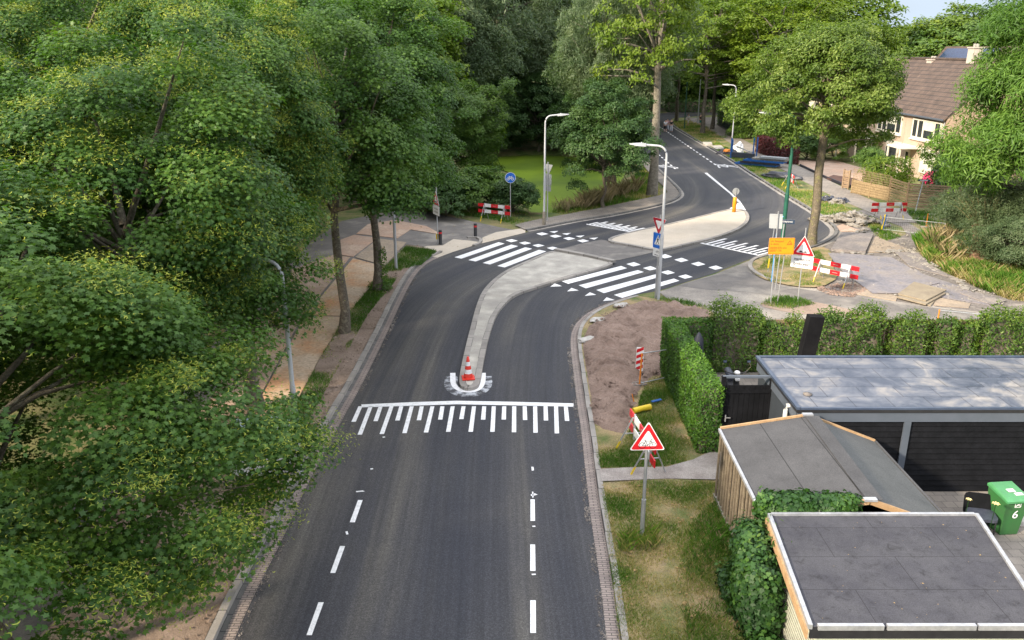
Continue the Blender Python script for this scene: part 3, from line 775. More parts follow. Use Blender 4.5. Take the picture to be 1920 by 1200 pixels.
# sandy apron between cycle path and road edge
sheet('apron', [p.to_2d() for p in gp([(820, 484), (850, 473), (892, 460), (948, 446), (985, 437), (985, 428), (930, 436), (905, 446), (902, 455), (880, 452), (850, 449), (830, 461), (800, 462), (785, 468), (800, 480)])], .028, MT['sand_concrete'], cell=.7)
o = strip('kerb', smooth_poly([p.to_2d() for p in gp([(876, 447), (893, 446), (902, 450), (901, 457), (888, 462)])], 2), -.1, .1, 0, .10, MT['kerb_stone'])
# pavement on the far left side of the bend
pl_out = [p.to_2d() for p in gp([(1192, 262), (1188, 285), (1200, 305), (1222, 330), (1245, 352), (1252, 362), (1236, 368), (1180, 380), (1120, 393), (1060, 404), (1000, 415), (965, 424)])]
pl_in = [p for p in offs(LF, -.40)][::-1]
sheet('pavement', pl_out + pl_in[::-1], .08, MT['tile_path'], cell=1.0)

# right side near: verge with grass, soil and the gravel path
hedge_line = [p.to_2d() for p in gp([(1255, 572), (1330, 590), (1330, 604)], .1)]
vr = offs(RN, .42)
VERGE_R = vr + [p.to_2d() for p in gp([(1232, 560), (1262, 566), (1330, 578), (1345, 596), (1330, 640)], .1)] + [Vector((5.9, 21.0)), Vector((5.25, 18.3)), Vector((5.1, 14.3)), Vector((4.7, 9.0)), Vector((2.5, 9.0))]
sheet('verge', VERGE_R, .10, MT['verge'], cell=.5, zf=lambda x, y, d: .03 * noise.fractal(Vector((x * .9, y * .9, 1)), .7, 2, 4) * min(1, d * 2))
SOIL = [p.to_2d() for p in gp([(1110, 792), (1105, 735), (1098, 690), (1092, 650), (1094, 630), (1104, 610), (1128, 595), (1162, 577), (1205, 566), (1260, 568), (1330, 582), (1330, 606), (1262, 610), (1262, 700), (1225, 705), (1205, 722), (1192, 745), (1184, 790), (1170, 815), (1130, 805)], .1)]
def soil_z(x, y, d):
    v = Vector((x, y, 0))
    lump_ = abs(noise.noise(v * 1.3 + Vector((4, 2, 0)))) + .5 * abs(noise.noise(v * 3.1)) + .3 * abs(noise.noise(v * 7.3))
    return min(1, d / .6) * (.06 + .26 * max(-.2, noise.fractal(v * .5, .8, 2.1, 3)) + .30 * lump_ + .05 * noise.noise(v * 11)) - (.03 if d < .05 else 0)
sheet('soil_heap', SOIL, .115, MT['soil'], cell=.09, zf=soil_z)
sheet('gravel_path', [p.to_2d() for p in gp([(1124, 880), (1180, 877), (1250, 876), (1300, 862), (1330, 848), (1420, 848), (1420, 920), (1360, 900), (1250, 898), (1128, 903)], .12)], .135, MT['gravel'], cell=.4)

# side street on the right
STREET = [p.to_2d() for p in gp([(1235, 548), (1280, 533), (1340, 515), (1403, 490), (1408, 498), (1404, 506), (1412, 515), (1432, 524), (1460, 533), (1520, 540), (1575, 548), (1680, 566), (1760, 577), (1860, 588), (2080, 604), (2080, 690), (1330, 690), (1330, 580), (1262, 568)])]
sheet('side_street', STREET, .026, MT['sand_street'], cell=.9)
sheet('street_asphalt', [p.to_2d() for p in gp([(1270, 537), (1340, 517), (1400, 510), (1460, 536), (1560, 552), (1680, 570), (1850, 590), (2080, 606), (2080, 650), (1850, 632), (1700, 612), (1580, 588), (1470, 560), (1400, 548), (1330, 545)])], .032, MT['asphalt_old'], cell=1)
sheet('street_island', smooth_poly([p.to_2d() for p in gp([(1420, 574), (1442, 564), (1480, 562), (1520, 566), (1580, 578), (1650, 596), (1600, 598), (1520, 592), (1470, 586)])], 1, True), .04, MT['soil_l'], cell=.5)
# corner by the street tree
CORNER = smooth_poly([p.to_2d() for p in gp([(1408, 506), (1406, 496), (1420, 486), (1450, 478), (1498, 474), (1535, 462), (1560, 470), (1560, 500), (1575, 520), (1540, 540), (1490, 538), (1440, 527), (1418, 517)], .06)], 1, True)
sheet('street_corner', CORNER, .09, MT['verge'], cell=.5)
strip('kerb', smooth_poly([p.to_2d() for p in gp([(1437, 480), (1412, 488), (1404, 498), (1410, 511), (1436, 524), (1452, 529)])], 2), -.12, .10, 0, .12, MT['kerb_stone'])
# worksite floor, pavements on the far right
sheet('work_site_floor', [p.to_2d() for p in gp([(1452, 530), (1500, 505), (1545, 465), (1570, 440), (1560, 400), (1585, 396), (1625, 415), (1650, 440), (1640, 446), (1662, 452), (1700, 440), (1690, 425), (1640, 408), (1600, 398), (1640, 388), (1720, 398), (1800, 402), (1800, 416), (1740, 412), (1700, 416), (1740, 440), (1755, 452), (1710, 468), (1724, 490), (1790, 520), (1890, 562), (2080, 580), (2080, 608), (1860, 590), (1680, 568), (1560, 550)])], .022, MT['paving'], cell=1)
SW = smooth_poly([p.to_2d() for p in gp([(1335, 236), (1362, 254), (1400, 276), (1440, 297), (1490, 318), (1540, 345), (1600, 374), (1650, 394), (1700, 418)])], 2)
strip('pavement', SW, -1.15, 1.15, 0, .05, MT['tile_path'])
sheet('forecourt', [p.to_2d() for p in gp([(1488, 301), (1560, 300), (1625, 318), (1640, 350), (1588, 352), (1540, 330), (1500, 312)])], .055, MT['pink_plate'], cell=1)
sheet('yard_tiles', [Vector((5.2, 14)), Vector((16, 14)), Vector((16, 18.8)), Vector((5.2, 18.8))], .02, MT['tile_path'], cell=1)
sheet('yard_tiles', [Vector((5.0, 6)), Vector((18, 6)), Vector((18, 13.9)), Vector((5.0, 13.9))], .02, MT['tile_path'], cell=1)
sheet('yard_tiles', [Vector((5.95, 21.2)), Vector((18, 21.2)), Vector((18, 27)), Vector((5.95, 27))], .05, MT['tile_path'], cell=1)

# ------------------------------------------------------------------ traffic islands
def island(name, px, top, hgt=.13, rim=.22):
    poly = smooth_poly([p.to_2d() for p in gp(px, hgt)], 2, True)
    area = sum(poly[i].x * poly[(i + 1) % len(poly)].y - poly[(i + 1) % len(poly)].x * poly[i].y for i in range(len(poly)))
    if area < 0: poly = poly[::-1]
    ring = poly + [poly[0], poly[1]]
    strip('kerb', ring[:-1], -rim, 0, 0, hgt, MT['kerb_stone'])
    ins = [p for p in offs(poly + [poly[0], poly[1]], -rim)][:len(poly)]
    sheet(name, ins, hgt - .012, top, cell=.6)
    return poly
IA = island('traffic_island', [(878, 728), (864, 724), (860, 712), (866, 680), (874, 645), (884, 606), (893, 572), (905, 543), (929, 519), (956, 502), (992, 487), (1023, 473), (1043, 469), (1100, 478), (1154, 490), (1140, 499), (1105, 508), (1070, 518), (1010, 537), (968, 550), (946, 568), (930, 590), (921, 615), (913, 645), (906, 681), (901, 712), (896, 724)], MT['concrete'])
IB = island('traffic_island', [(1127, 450), (1179, 434), (1240, 422), (1308, 406), (1366, 391), (1392, 391), (1402, 397), (1406, 407), (1401, 419), (1381, 432), (1340, 446), (1287, 458), (1242, 468), (1225, 468), (1183, 459)], MT['sand_concrete'])
sheet('island_crossing', [p.to_2d() for p in gp([(1050, 468), (1085, 459), (1127, 450), (1183, 460), (1226, 469), (1240, 470), (1200, 480), (1158, 489), (1100, 478)])], .03, MT['asphalt_old'], cell=.6)
o = strip('kerb', [p.to_2d() for p in gp([(1042, 467), (1098, 477), (1152, 489)], .2)], -.16, .16, .1, .24, MT['kerb_stone'])

# ------------------------------------------------------------------ road markings
def quads(name, qs, z=.018, mat='white_line'):
    mb = MB()
    for q in qs:
        p = gp(q, z); mb.add(p, [list(range(len(p)))])
    o = mb.build(name, MT[mat]); o['kind'] = 'structure'
    for f in o.data.polygons: pass
    return o
def c8(pts): return [(800 + x * .3, 420 + y * .3) for x, y in pts]
def c5(pts): return [(740 + x / 4.8, 300 + y / 4.8) for x, y in pts]
def c6(pts): return [(1100 + x / 4.8, 240 + y / 4.8) for x, y in pts]
def c7(pts): return [(440 + x * .41667, 700 + y * .41667) for x, y in pts]
quads('zebra_crossing', [c8([(845, 358), (885, 374), (1252, 276), (1215, 262)]), c8([(950, 383), (995, 402), (1358, 300), (1320, 288)]),
                         c8([(1060, 412), (1108, 432), (1465, 327), (1430, 315)]), c8([(1170, 443), (1222, 462), (1580, 354), (1545, 341)])])
quads('zebra_crossing', [c5([(538, 875), (600, 888), (990, 752), (935, 739)]), c5([(663, 900), (728, 913), (1112, 775), (1050, 761)]),
                         c5([(792, 926), (858, 940), (1238, 798), (1175, 785)]), c5([(922, 953), (990, 967), (1365, 822), (1300, 808)])])
bl = []
for x, y in ((1055, 725), (1175, 747), (1296, 769), (1425, 793), (1330, 664), (1450, 685), (1572, 706), (1698, 727)):
    bl.append(c5([(x - 56, y - 2), (x - 8, y + 15), (x + 54, y + 1), (x - 2, y - 13)]))
for x, y in ((1293, 251), (1397, 276), (1507, 302), (1617, 328), (1490, 201), (1592, 224), (1697, 249), (1806, 272)):
    bl.append(c8([(x - 45, y - 1), (x - 2, y + 14), (x + 45, y + 3), (x + 2, y - 13)]))
quads('crossing_blocks', bl)
tri = []
for x, y in ((1392, 644), (1505, 662), (1627, 684), (1750, 703)): tri.append(c5([(x, y), (x + 46, y + 13), (x + 82, y - 6)]))
for t_ in ([(773, 392), (845, 388), (800, 371)], [(878, 421), (950, 415), (905, 399)], [(988, 449), (1060, 442), (1020, 427)], [(1102, 481), (1176, 475), (1125, 458)]): tri.append(c8(t_))
quads('give_way_triangles', tri)
# speed hump with its teeth
hp = [c7([(570, 140), (571, 153), (785, 146), (785, 130)]), c7([(785, 130), (785, 146), (1000, 139), (1000, 123)]), c7([(1000, 123), (1000, 139), (1260, 144), (1260, 128)]), c7([(1260, 128), (1260, 144), (1525, 150), (1525, 135)])]
tt = [(566, 535, 218), (612, 563, 276), (657, 634, 215), (706, 662, 273), (750, 732, 212), (797, 764, 269), (842, 829, 211), (890, 861, 266), (935, 925, 208), (981, 961, 263), (1030, 1020, 206), (1077, 1062, 263), (1123, 1118, 208), (1166, 1160, 263), (1213, 1211, 208), (1258, 1257, 265), (1305, 1307, 210), (1352, 1354, 267), (1399, 1401, 212), (1446, 1450, 270), (1490, 1496, 214)]
for a, b_, y in tt: hp.append(c7([(a - 9, 148), (b_ - 10, y), (b_ + 10, y), (a + 9, 148)]))
quads('speed_hump_marking', hp)
# dashes of the cycle lanes, near part
ds = [c7([(555, 570), (518, 670), (541, 670), (576, 570)]), c7([(474, 777), (430, 898), (453, 898), (497, 777)]), c7([(377, 1030), (323, 1178), (347, 1178), (401, 1030)]),
      c7([(1331, 567), (1331, 664), (1352, 664), (1350, 567)]), c7([(1330, 770), (1330, 889), (1354, 889), (1352, 770)]), c7([(1330, 1021), (1330, 1168), (1356, 1168), (1355, 1021)])]
ds += [c7([(280, 1330), (228, 1500), (254, 1500), (306, 1330)]), c7([(1329, 1330), (1328, 1500), (1358, 1500), (1356, 1330)])]
quads('lane_dashes', ds)
quads('paint_specks', [c7([(498, 712), (503, 726), (512, 724), (508, 710)]), c7([(545, 530), (548, 535), (586, 531), (575, 527)]), c7([(1335, 420), (1337, 438), (1347, 436), (1345, 421)]), c7([(1332, 545), (1334, 552), (1364, 546), (1350, 540)]), c7([(1338, 532), (1340, 560), (1345, 558), (1344, 533)]), c7([(1338, 686), (1340, 691), (1354, 690), (1352, 685)]), c7([(1336, 902), (1338, 908), (1356, 907), (1354, 901)]), c7([(610, 428), (612, 433), (624, 431), (622, 427)]), c7([(665, 285), (667, 290), (678, 288), (676, 284)])], z=.0175)
def dash_line(name, pa, pb, w=.12, on=1.0, off=1.0):
    a, b_ = G(*pa), G(*pb); d = (b_ - a); L = d.length; d.normalize(); s = Vector((d.y, -d.x, 0)) * w / 2; mb = MB(); t = 0
    while t < L:
        p = a + d * t; q = a + d * min(L, t + on); mb.add([v + Vector((0, 0, .018)) for v in (p - s, p + s, q + s, q - s)], [(0, 1, 2, 3)]); t += on + off
    o = mb.build(name, MT['white_line']); o['kind'] = 'structure'
dash_line('lane_dashes', (1350, 315), (1224, 229), .16)
dash_line('lane_dashes', (1266, 317), (1206, 265), .16)
quads('centre_line', [c6([(1060, 404), (1290, 592), (1310, 590), (1084, 402)]), c6([(1290, 592), (1360, 665), (1384, 662), (1310, 590)]), c6([(1360, 665), (1412, 742), (1432, 738), (1384, 662)]),
                      c6([(1284, 724), (1340, 734), (1412, 742), (1365, 662), (1345, 695)])], z=.019)
def teeth(pa, pb, nn, vl_, vs_, w):
    qs = [c6([pa, (pa[0] - 2, pa[1] + 7), (pb[0] - 2, pb[1] + 9), (pb[0], pb[1])])]
    for i in range(nn):
        t = (i + .5) / nn; x = pa[0] + (pb[0] - pa[0]) * t; y = pa[1] + (pb[1] - pa[1]) * t; v = vl_ if i % 2 else vs_
        qs.append(c6([(x - w, y + 2), (x + w, y + 4), (x + w + v[0], y + 3 + v[1]), (x - w + v[0], y + v[1])]))
    quads('speed_hump_marking', qs)
teeth((0, 862), (432, 934), 13, (138, -28), (88, -18), 11)
teeth((1000, 1025), (1615, 1155), 13, (185, -46), (118, -30), 14)
# painted U round the island's tip
def ubend(pts, w, z, name, mat):
    l = smooth_poly([p.to_2d() for p in gp(pts)], 2); a = offs(l, -w / 2); b_ = offs(l, w / 2); mb = MB(); n_ = len(l)
    mb.add([(p.x, p.y, z) for p in a] + [(p.x, p.y, z) for p in b_], [(i, i + 1, n_ + i + 1, n_ + i) for i in range(n_ - 1)]); o = mb.build(name, MT[mat]); o['kind'] = 'structure'
ubend([(849, 700), (849, 722), (862, 733), (878, 735), (894, 733), (905, 722), (906, 700)], .19, .0185, 'island_outline_marking', 'white_line')
ubend([(847, 706), (844, 726), (860, 738), (878, 740), (898, 737), (911, 724), (910, 706)], .46, .0155, 'paint_haze', 'paint_dust')
# bicycle symbols painted on the far lanes
def bike_mb(mb, cx, cy, s, frame, m=0, lw=.09):
    """frame(u, v) -> 3D point; bicycle about 1.0 wide"""
    def ln(a, b_, w=lw):
        a = np.array(a, float); b_ = np.array(b_, float); d = b_ - a; L = np.linalg.norm(d) or 1; nrm = np.array([-d[1], d[0]]) / L * w / 2
        mb.add([frame(cx + s * q[0], cy + s * q[1]) for q in (a - nrm, b_ - nrm, b_ + nrm, a + nrm)], [(0, 1, 2, 3)], m)
    for wx in (-.30, .30):
        n_ = 14
        vs = [frame(cx + s * (wx + r * math.cos(6.2832 * k / n_)), cy + s * (-.12 + r * math.sin(6.2832 * k / n_))) for r in (.20, .20 - lw) for k in range(n_)]
        mb.add(vs, [(k, (k + 1) % n_, n_ + (k + 1) % n_, n_ + k) for k in range(n_)], m)
    ln((-.30, -.12), (-.12, .16)); ln((-.12, .16), (.18, .16)); ln((.18, .16), (0, -.12)); ln((0, -.12), (-.12, .16)); ln((-.30, -.12), (0, -.12)); ln((.30, -.12), (.16, .24)); ln((.16, .24), (.26, .26)); ln((-.14, .16), (-.16, .22)); ln((-.24, .23), (-.08, .23))
for q in ((1361, 311), (1246, 312)):
    g0 = G(*q); mb = MB()
    dirx = Vector((.75, .66, 0)); dirx = Vector((.96, -.28, 0)); diry = Vector((-.3, .95, 0))
    bike_mb(mb, 0, 0, 1.9, lambda u, v: g0 + dirx * u + diry * v * 2.2 + Vector((0, 0, .019)), lw=.065)
    o = mb.build('cycle_symbol', MT['white_line']); o['kind'] = 'structure'
#PART3
# ================================================================== STREET FURNITURE
def polar(r, n, a0=90): return [(r * math.cos(R(a0 + 360 * k / n)), r * math.sin(R(a0 + 360 * k / n))) for k in range(n)]
def rtri(r, up=True, rad=.06):
    """rounded triangle outline with circumradius r"""
    out = []
    for k in range(3):
        a = 90 + 120 * k if up else -90 + 120 * k
        cx, cz = (r - rad) * math.cos(R(a)), (r - rad) * math.sin(R(a))
        for j in (-60, -20, 20, 60): out.append((cx + rad * math.cos(R(a + j)) * .5, cz + rad * math.sin(R(a + j)) * .5))
    return out
def rrect(w, h, r=.04):
    out = []
    for sx, sz, a in ((1, 1, 0), (-1, 1, 90), (-1, -1, 180), (1, -1, 270)):
        for j in (0, 45, 90): out.append((sx * (w / 2 - r) + r * math.cos(R(a + j)), sz * (h / 2 - r) + r * math.sin(R(a + j))))
    return out
def sh(pts, dx=0, dz=0): return [(x + dx, z + dz) for x, z in pts]
def plate(parent, layers, z, name='sign_plate', back=True, y=-.05):
    """layers: list of (outline, material key); the first is the plate itself, grey behind"""
    mb = MB(); mats = ['grey_back']
    mb.xz(sh(layers[0][0], 0, z), y, 0, .018)
    for i, (o, k) in enumerate(layers):
        if k not in mats: mats.append(k)
        mb.xz(sh(o, 0, z)[::-1], y - .002 * (i + 1), mats.index(k))
    return mb.build(name, [MT[k] for k in mats], parent, fix=False)
def pole_part(parent, h, r=.03, mat='pole', lean=(0, 0), foot=None, name='pole'):
    mb = MB(); mb.tube([(0, 0, -.1), (0, 0, h * .35), (lean[0], lean[1], h)], r, n=10)
    if foot: mb.tube([(0, 0, -.05), (0, 0, foot[0])], foot[1], n=10)
    return mb.build(name, MT[mat], parent)
def clamps(parent, zs, r=.04):
    for z in zs:
        mb = MB(); mb.box((0, -.02, z), (.12, .05, .04)); mb.build('clamp', MT['pole'], parent)

# bicycle warning sign in the near verge
b0 = G(1203, 1010, .1)
t = thing('warning_sign', 'red and white triangular bicycle warning sign on grey pole in the near grass verge', 'road sign', b0, R(2))
pole_part(t, 2.85, .038, foot=(1.05, .052))
sp = plate(t, [(rtri(.47), 'white'), (rtri(.435), 'red'), (rtri(.27), 'white')], 2.57)
mb = MB(); bike_mb(mb, 0, 2.50, .40, lambda u, v: Vector((u, -.0585, v)), lw=.028); mb.build('bicycle_symbol', MT['ink'], sp)
clamps(t, (2.45, 2.75))
# bump sign 'markering ontbreekt'
b0 = G(1495, 570); D0 = b0.y
t = thing('warning_sign', 'triangular bumpy road warning sign above white text plate by the side street', 'road sign', b0, R(-33))
pole_part(t, 3.5, .025, lean=(.0, 0))
sp = plate(t, [(rtri(.60), 'white'), (rtri(.565), 'red'), (rtri(.355), 'white')], 2.56)
mb = MB(); mb.add([(x, -.0585, 2.40 + z) for x, z in ((-.19, 0), (-.13, .07), (-.08, .085), (-.03, .03), (.03, .03), (.08, .085), (.13, .07), (.19, 0))], [list(range(8))[::-1]])
mb.build('bump_symbol', MT['ink'], sp)
sp2 = plate(t, [(rrect(.96, .54, .03), 'white')], 1.965, 'text_plate')
text_mesh('markering\nontbreekt', .205, 'lettering', MT['ink'], sp2, (0, -.0545, 2.02), bold=.004, sx=.86)
# yellow works board on two poles + tall pole with the big plate seen from behind
b0 = G(1451, 575)
t = thing('notice_board', 'orange yellow road works text board on two thin poles beside the side street', 'notice board', b0, R(0))
mb = MB(); mb.tube([(.25, .35, -.1), (.25, .02, 2.9)], .024, n=8); mb.build('pole', MT['pole'], t)
q_ = G(1439, 513) - b0; mb = MB(); mb.tube([(q_.x, q_.y, -.1), (q_.x + .12, q_.y, 2.6)], .02, n=8); mb.build('pole', MT['grey_back'], t)
mb = MB(); mb.tube([(q_.x + .01, q_.y, .3), (q_.x + .03, q_.y, .8)], .045, n=8); mb.build('pole_sleeve', MT['yel'], t)
sp = plate(t, [(rrect(1.12, .74, .04), 'yellow')], 2.62, 'board', y=-.06); sp.location = (0.03, 0, .17)
mb = MB(); 
for (a, b_) in (((-.54, 2.285), (.54, 2.285)), ((-.54, 2.955), (.54, 2.955)), ((-.53, 2.285), (-.53, 2.955)), ((.53, 2.285), (.53, 2.955))): mb.bar((a[0], -.065, a[1]), (b_[0], -.065, b_[1]), .006, .008)
mb.build('board_border', MT['brown_ink'], sp)
text_mesh('dit fietspad\nis dicht', .125, 'lettering', MT['brown_ink'], sp, (-.48, -.0645, 2.80), align='LEFT', bold=.002)
text_mesh('02/04 07h t/m\n05/07 17h', .125, 'lettering', MT['brown_ink'], sp, (-.48, -.0645, 2.50), align='LEFT', bold=.002)
mb = MB()
tr_ = [(.24, 2.69), (.46, 2.69), (.35, 2.87)]
for i in range(3):
    a, b_ = tr_[i], tr_[(i + 1) % 3]; mb.bar((a[0], -.064, a[1]), (b_[0], -.064, b_[1]), .006, .022)
mb.add([(.30, -.0645, 2.71), (.42, -.0645, 2.71), (.39, -.0645, 2.76), (.36, -.0645, 2.74)], [(0, 1, 2, 3)]); mb.build('works_symbol', MT['brown_ink'], sp)
b0 = G(1444.5, 572)
t = thing('traffic_sign', 'tall thin pole with large grey sign plate seen from behind, behind the yellow board', 'road sign', b0, 0)
zt = 4.25
mb = MB(); mb.tube([(0, 0, -.1), (-.02, .02, 2.2), (-.06, .05, zt)], .026, n=8); mb.build('pole', MT['pole'], t)
mb = MB(); m3 = Matrix.Translation((-.10, .14, 3.80)) @ Matrix.Rotation(R(-30), 4, 'Z') @ Matrix.Rotation(R(-3), 4, 'Y')
mb.prism([m3 @ Vector((x, 0, z)) for x, z in rrect(.56, .64, .03)], m3.to_3x3() @ Vector((0, .02, 0)))
mb.prism([m3 @ Vector((x, -.012, z)) for x, z in ((-.27, .30), (.27, .30), (.27, .28), (-.27, .28))], m3.to_3x3() @ Vector((0, .01, 0)))
mb.build('sign_plate', MT['grey_back'], t)
# street name plate by it
b0 = G(1453, 545)
t = thing('street_name_sign', 'small dark street name plate with white capitals crossing the green lamp post', 'street sign', b0, R(-18))
mb = MB(); mb.tube([(0, 0, -.1), (.10, 0, 3.3)], .027, n=8); mb.build('pole', MT['pole'], t)
sp = plate(t, [(rrect(.66, .20, .01), 'navy_ink')], 3.36, 'name_plate', y=-.04)
sp.location = (.22, 0, 0)
text_mesh('ROBIJNPAD', .095, 'lettering', MT['white'], sp, (0, -.0445, 3.328), bold=.0, sx=1.0)
b0 = G(1448, 530)
t = thing('hose', 'light blue plastic hose hanging in a curve behind the orange yellow board', 'hose', b0)
mb = MB(); mb.tube([(-.05, 0, 0), (-.05, 0, 2.4), (-.02, 0, 2.9), (.06, 0, 3.15), (.2, 0, 3.32)], .022, n=8); mb.build('hose_tube', simple('hose_blue', (.12, .38, .75), rough=.4), t)
# blue cycle sign
b0 = G(957, 410)
t = thing('cycle_path_sign', 'round blue sign with white bicycle on grey pole before the pond bushes', 'road sign', b0, R(0))
pole_part(t, 3.0, .034, foot=(.6, .045))
sp = plate(t, [(polar(.36, 28), 'white'), (polar(.335, 28), 'blue')], 2.78)
mb = MB(); bike_mb(mb, 0, 2.76, .50, lambda u, v: Vector((u, -.0565, v)), lw=.07); mb.build('bicycle_symbol', MT['white'], sp)
# turned bump sign on the left
b0 = G(821, 458)
t = thing('warning_sign', 'steeply turned triangular warning sign with white plate beside the left black bollard', 'road sign', b0, R(-62))
pole_part(t, 3.45, .026, 'white_pole')
sp = plate(t, [(rtri(.54), 'white'), (rtri(.51), 'red'), (rtri(.30), 'white')], 2.62)
mb = MB(); mb.add([(x, -.0585, 2.50 + z) for x, z in ((-.19, 0), (-.13, .07), (-.08, .085), (-.03, .03), (.03, .03), (.08, .085), (.13, .07), (.19, 0))], [list(range(8))[::-1]]); mb.build('bump_symbol', MT['ink'], sp)
sp2 = plate(t, [(rrect(.95, .56, .03), 'white')], 2.03, 'text_plate')
text_mesh('markering\nontbreekt', .18, 'lettering', simple('faded_ink', (.30, .29, .26), rough=.7), sp2, (0, -.0545, 2.07), bold=.002, sx=.86)
mb = MB(); mb.box((-.06, 0, .45), (.12, .14, .34), bev=.02); mb.build('flash_lamp', MT['yel'], t)
# give way + crossing sign at the near lamp post
b0 = G(1229, 562)
t = thing('crossing_sign', 'red give way triangle above blue pedestrian crossing sign beside the silver lamp post', 'road sign', b0, R(-56))
pole_part(t, 3.95, .034, foot=(1.6, .05))
sp = plate(t, [(rtri(.50, False), 'white'), (rtri(.49, False), 'dark_red'), (rtri(.27, False), 'white')], 3.55)
sp = plate(t, [(rrect(.66, .74, .05), 'white'), (rrect(.62, .70, .04), 'blue'), ([(-.24, -.20), (.24, -.20), (0, .27)], 'white')], 2.78, 'crossing_plate')
mb = MB()
def ped(mb, z0, y):
    for a, b_, w in (((0, .22), (0, .13), .05), ((-.0, .13), (-.02, .02), .07), ((-.02, .02), (-.10, -.12), .035), ((-.02, .02), (.06, -.12), .035), ((0, .12), (-.07, .05), .025), ((0, .12), (.07, .05), .025)):
        a = np.array(a); b_ = np.array(b_); d = b_ - a; q = np.array([-d[1], d[0]]) / np.linalg.norm(d) * w / 2
        mb.add([(p[0], y, z0 + p[1]) for p in (a - q, b_ - q, b_ + q, a + q)], [(0, 1, 2, 3)])
    for x in (-.17, -.09, -.01, .07, .15): mb.add([(x - .025, y, z0 - .17), (x + .015, y, z0 - .17), (x + .01, y, z0 - .13), (x - .015, y, z0 - .13)], [(0, 1, 2, 3)])
ped(mb, 2.76, -.0585); mb.build('walker_symbol', MT['ink'], sp)
sp = plate(t, [(rrect(.58, .34, .02), 'white')], 2.22, 'small_plate')
mb = MB(); bike_mb(mb, 0, 2.28, .22, lambda u, v: Vector((u, -.0545, v)), lw=.045)
mb.build('cycle_symbol', MT['ink'], sp)
for x in (-.18, -.06, .1): mb = MB(); mb.add([(x, -.0545, 2.10), (x + .10, -.0545, 2.10), (x + .10, -.0545, 2.13), (x, -.0545, 2.13)], [(0, 1, 2, 3)]); mb.build('arrow_bar', MT['ink'], sp)
# give way sign from behind at the far lamp
b0 = G(1026, 416)
t = thing('give_way_sign', 'grey backs of a triangular and a square sign beside the lamp post at the pond', 'road sign', b0, R(128))
pole_part(t, 3.95, .034, foot=(1.7, .048))
plate(t, [(rtri(.50, False), 'dark_red'), (rtri(.28, False), 'white')], 3.55)
plate(t, [(rrect(.62, .74, .05), 'blue')], 2.80, 'crossing_plate')
plate(t, [(rrect(.55, .34, .02), 'white')], 2.22, 'small_plate')
clamps(t, (3.3, 2.95, 2.6))
# street name on the far corner
b0 = G(1716, 397)
t = thing('street_name_sign', 'pale street name plate on leaning white pole in front of the slatted fence', 'street sign', b0, 0)
mb = MB(); mb.tube([(0, 0, -.1), (.12, 0, 1.2), (.22, 0, 2.15)], .035, n=8); mb.build('pole', MT['white_pole'], t)
mb = MB(); mb.box((.27, 0, 2.22), (.82, .03, .13)); sp = mb.build('name_plate', MT['navy_ink'], t)
text_mesh('ROBIJNPAD', .10, 'lettering', MT['white'], sp, (.27, -.018, 2.185), bold=.003, sx=1.05)
# island post
b0 = G(1376, 397, .13)
t = thing('island_post', 'fat yellow island post with round white sign seen from behind on the far island tip', 'traffic post', b0, 0)
mb = MB(); mb.lathe([(.0, 0), (.13, 0), (.13, .98), (.10, 1.02), (0, 1.02)], 18); mb.build('yellow_post', MT['yellow'], t)
mb = MB(); mb.tube([(0.03, 0, 1.0), (.04, 0, 1.62)], .025, n=8); mb.build('pole', MT['pole'], t)
mb = MB(); mb.prism([(.03 + x, .03, 1.42 + z) for x, z in polar(.24, 24)], (0, .02, 0)); mb.build('sign_disc', MT['grey_back'], t)
# bollards
def bollard(px, label, h=.86):
    t = thing('bollard', label, 'bollard', G(px[0], px[1], .02), 0, 'black bollards across the cycle path')
    mb = MB(); mb.lathe([(0, -.05), (.115, -.05), (.115, .06), (.10, .08), (.10, h - .05), (.085, h), (0, h)], 18); mb.build('post', MT['black'], t)
    mb = MB(); mb.lathe([(.1015, h - .22), (.1035, h - .21), (.1035, h - .13), (.1015, h - .12)], 18); mb.build('red_band', MT['red'], t)
bollard((891.5, 445), 'black bollard with red band standing alone on the round kerb of the path')
bollard((826, 458), 'black bollard with red band next to the turned warning sign')
# traffic cone
b0 = G(878, 709, .13)
t = thing('traffic_cone', 'red and white striped traffic cone on the near tip of the island', 'traffic cone', b0, R(8))
mb = MB(); mb.box((0, 0, .02), (.44, .44, .04), bev=.012); mb.build('base', MT['cone_red'], t)
mb = MB(); prof = [(.165, .04), (.035, .80), (.0, .80)]
def cr_(z): return .165 - (.13) * (z - .04) / .76
for z0, z1, m_ in ((.04, .20, 0), (.20, .35, 1), (.35, .48, 0), (.48, .62, 1), (.62, .80, 0)): mb.lathe([(cr_(z0), z0), (cr_(z1), z1)] + ([(0, z1)] if z1 == .80 else []), 20, m_)
mb.build('cone_body', [MT['cone_red'], MT['white']], t)

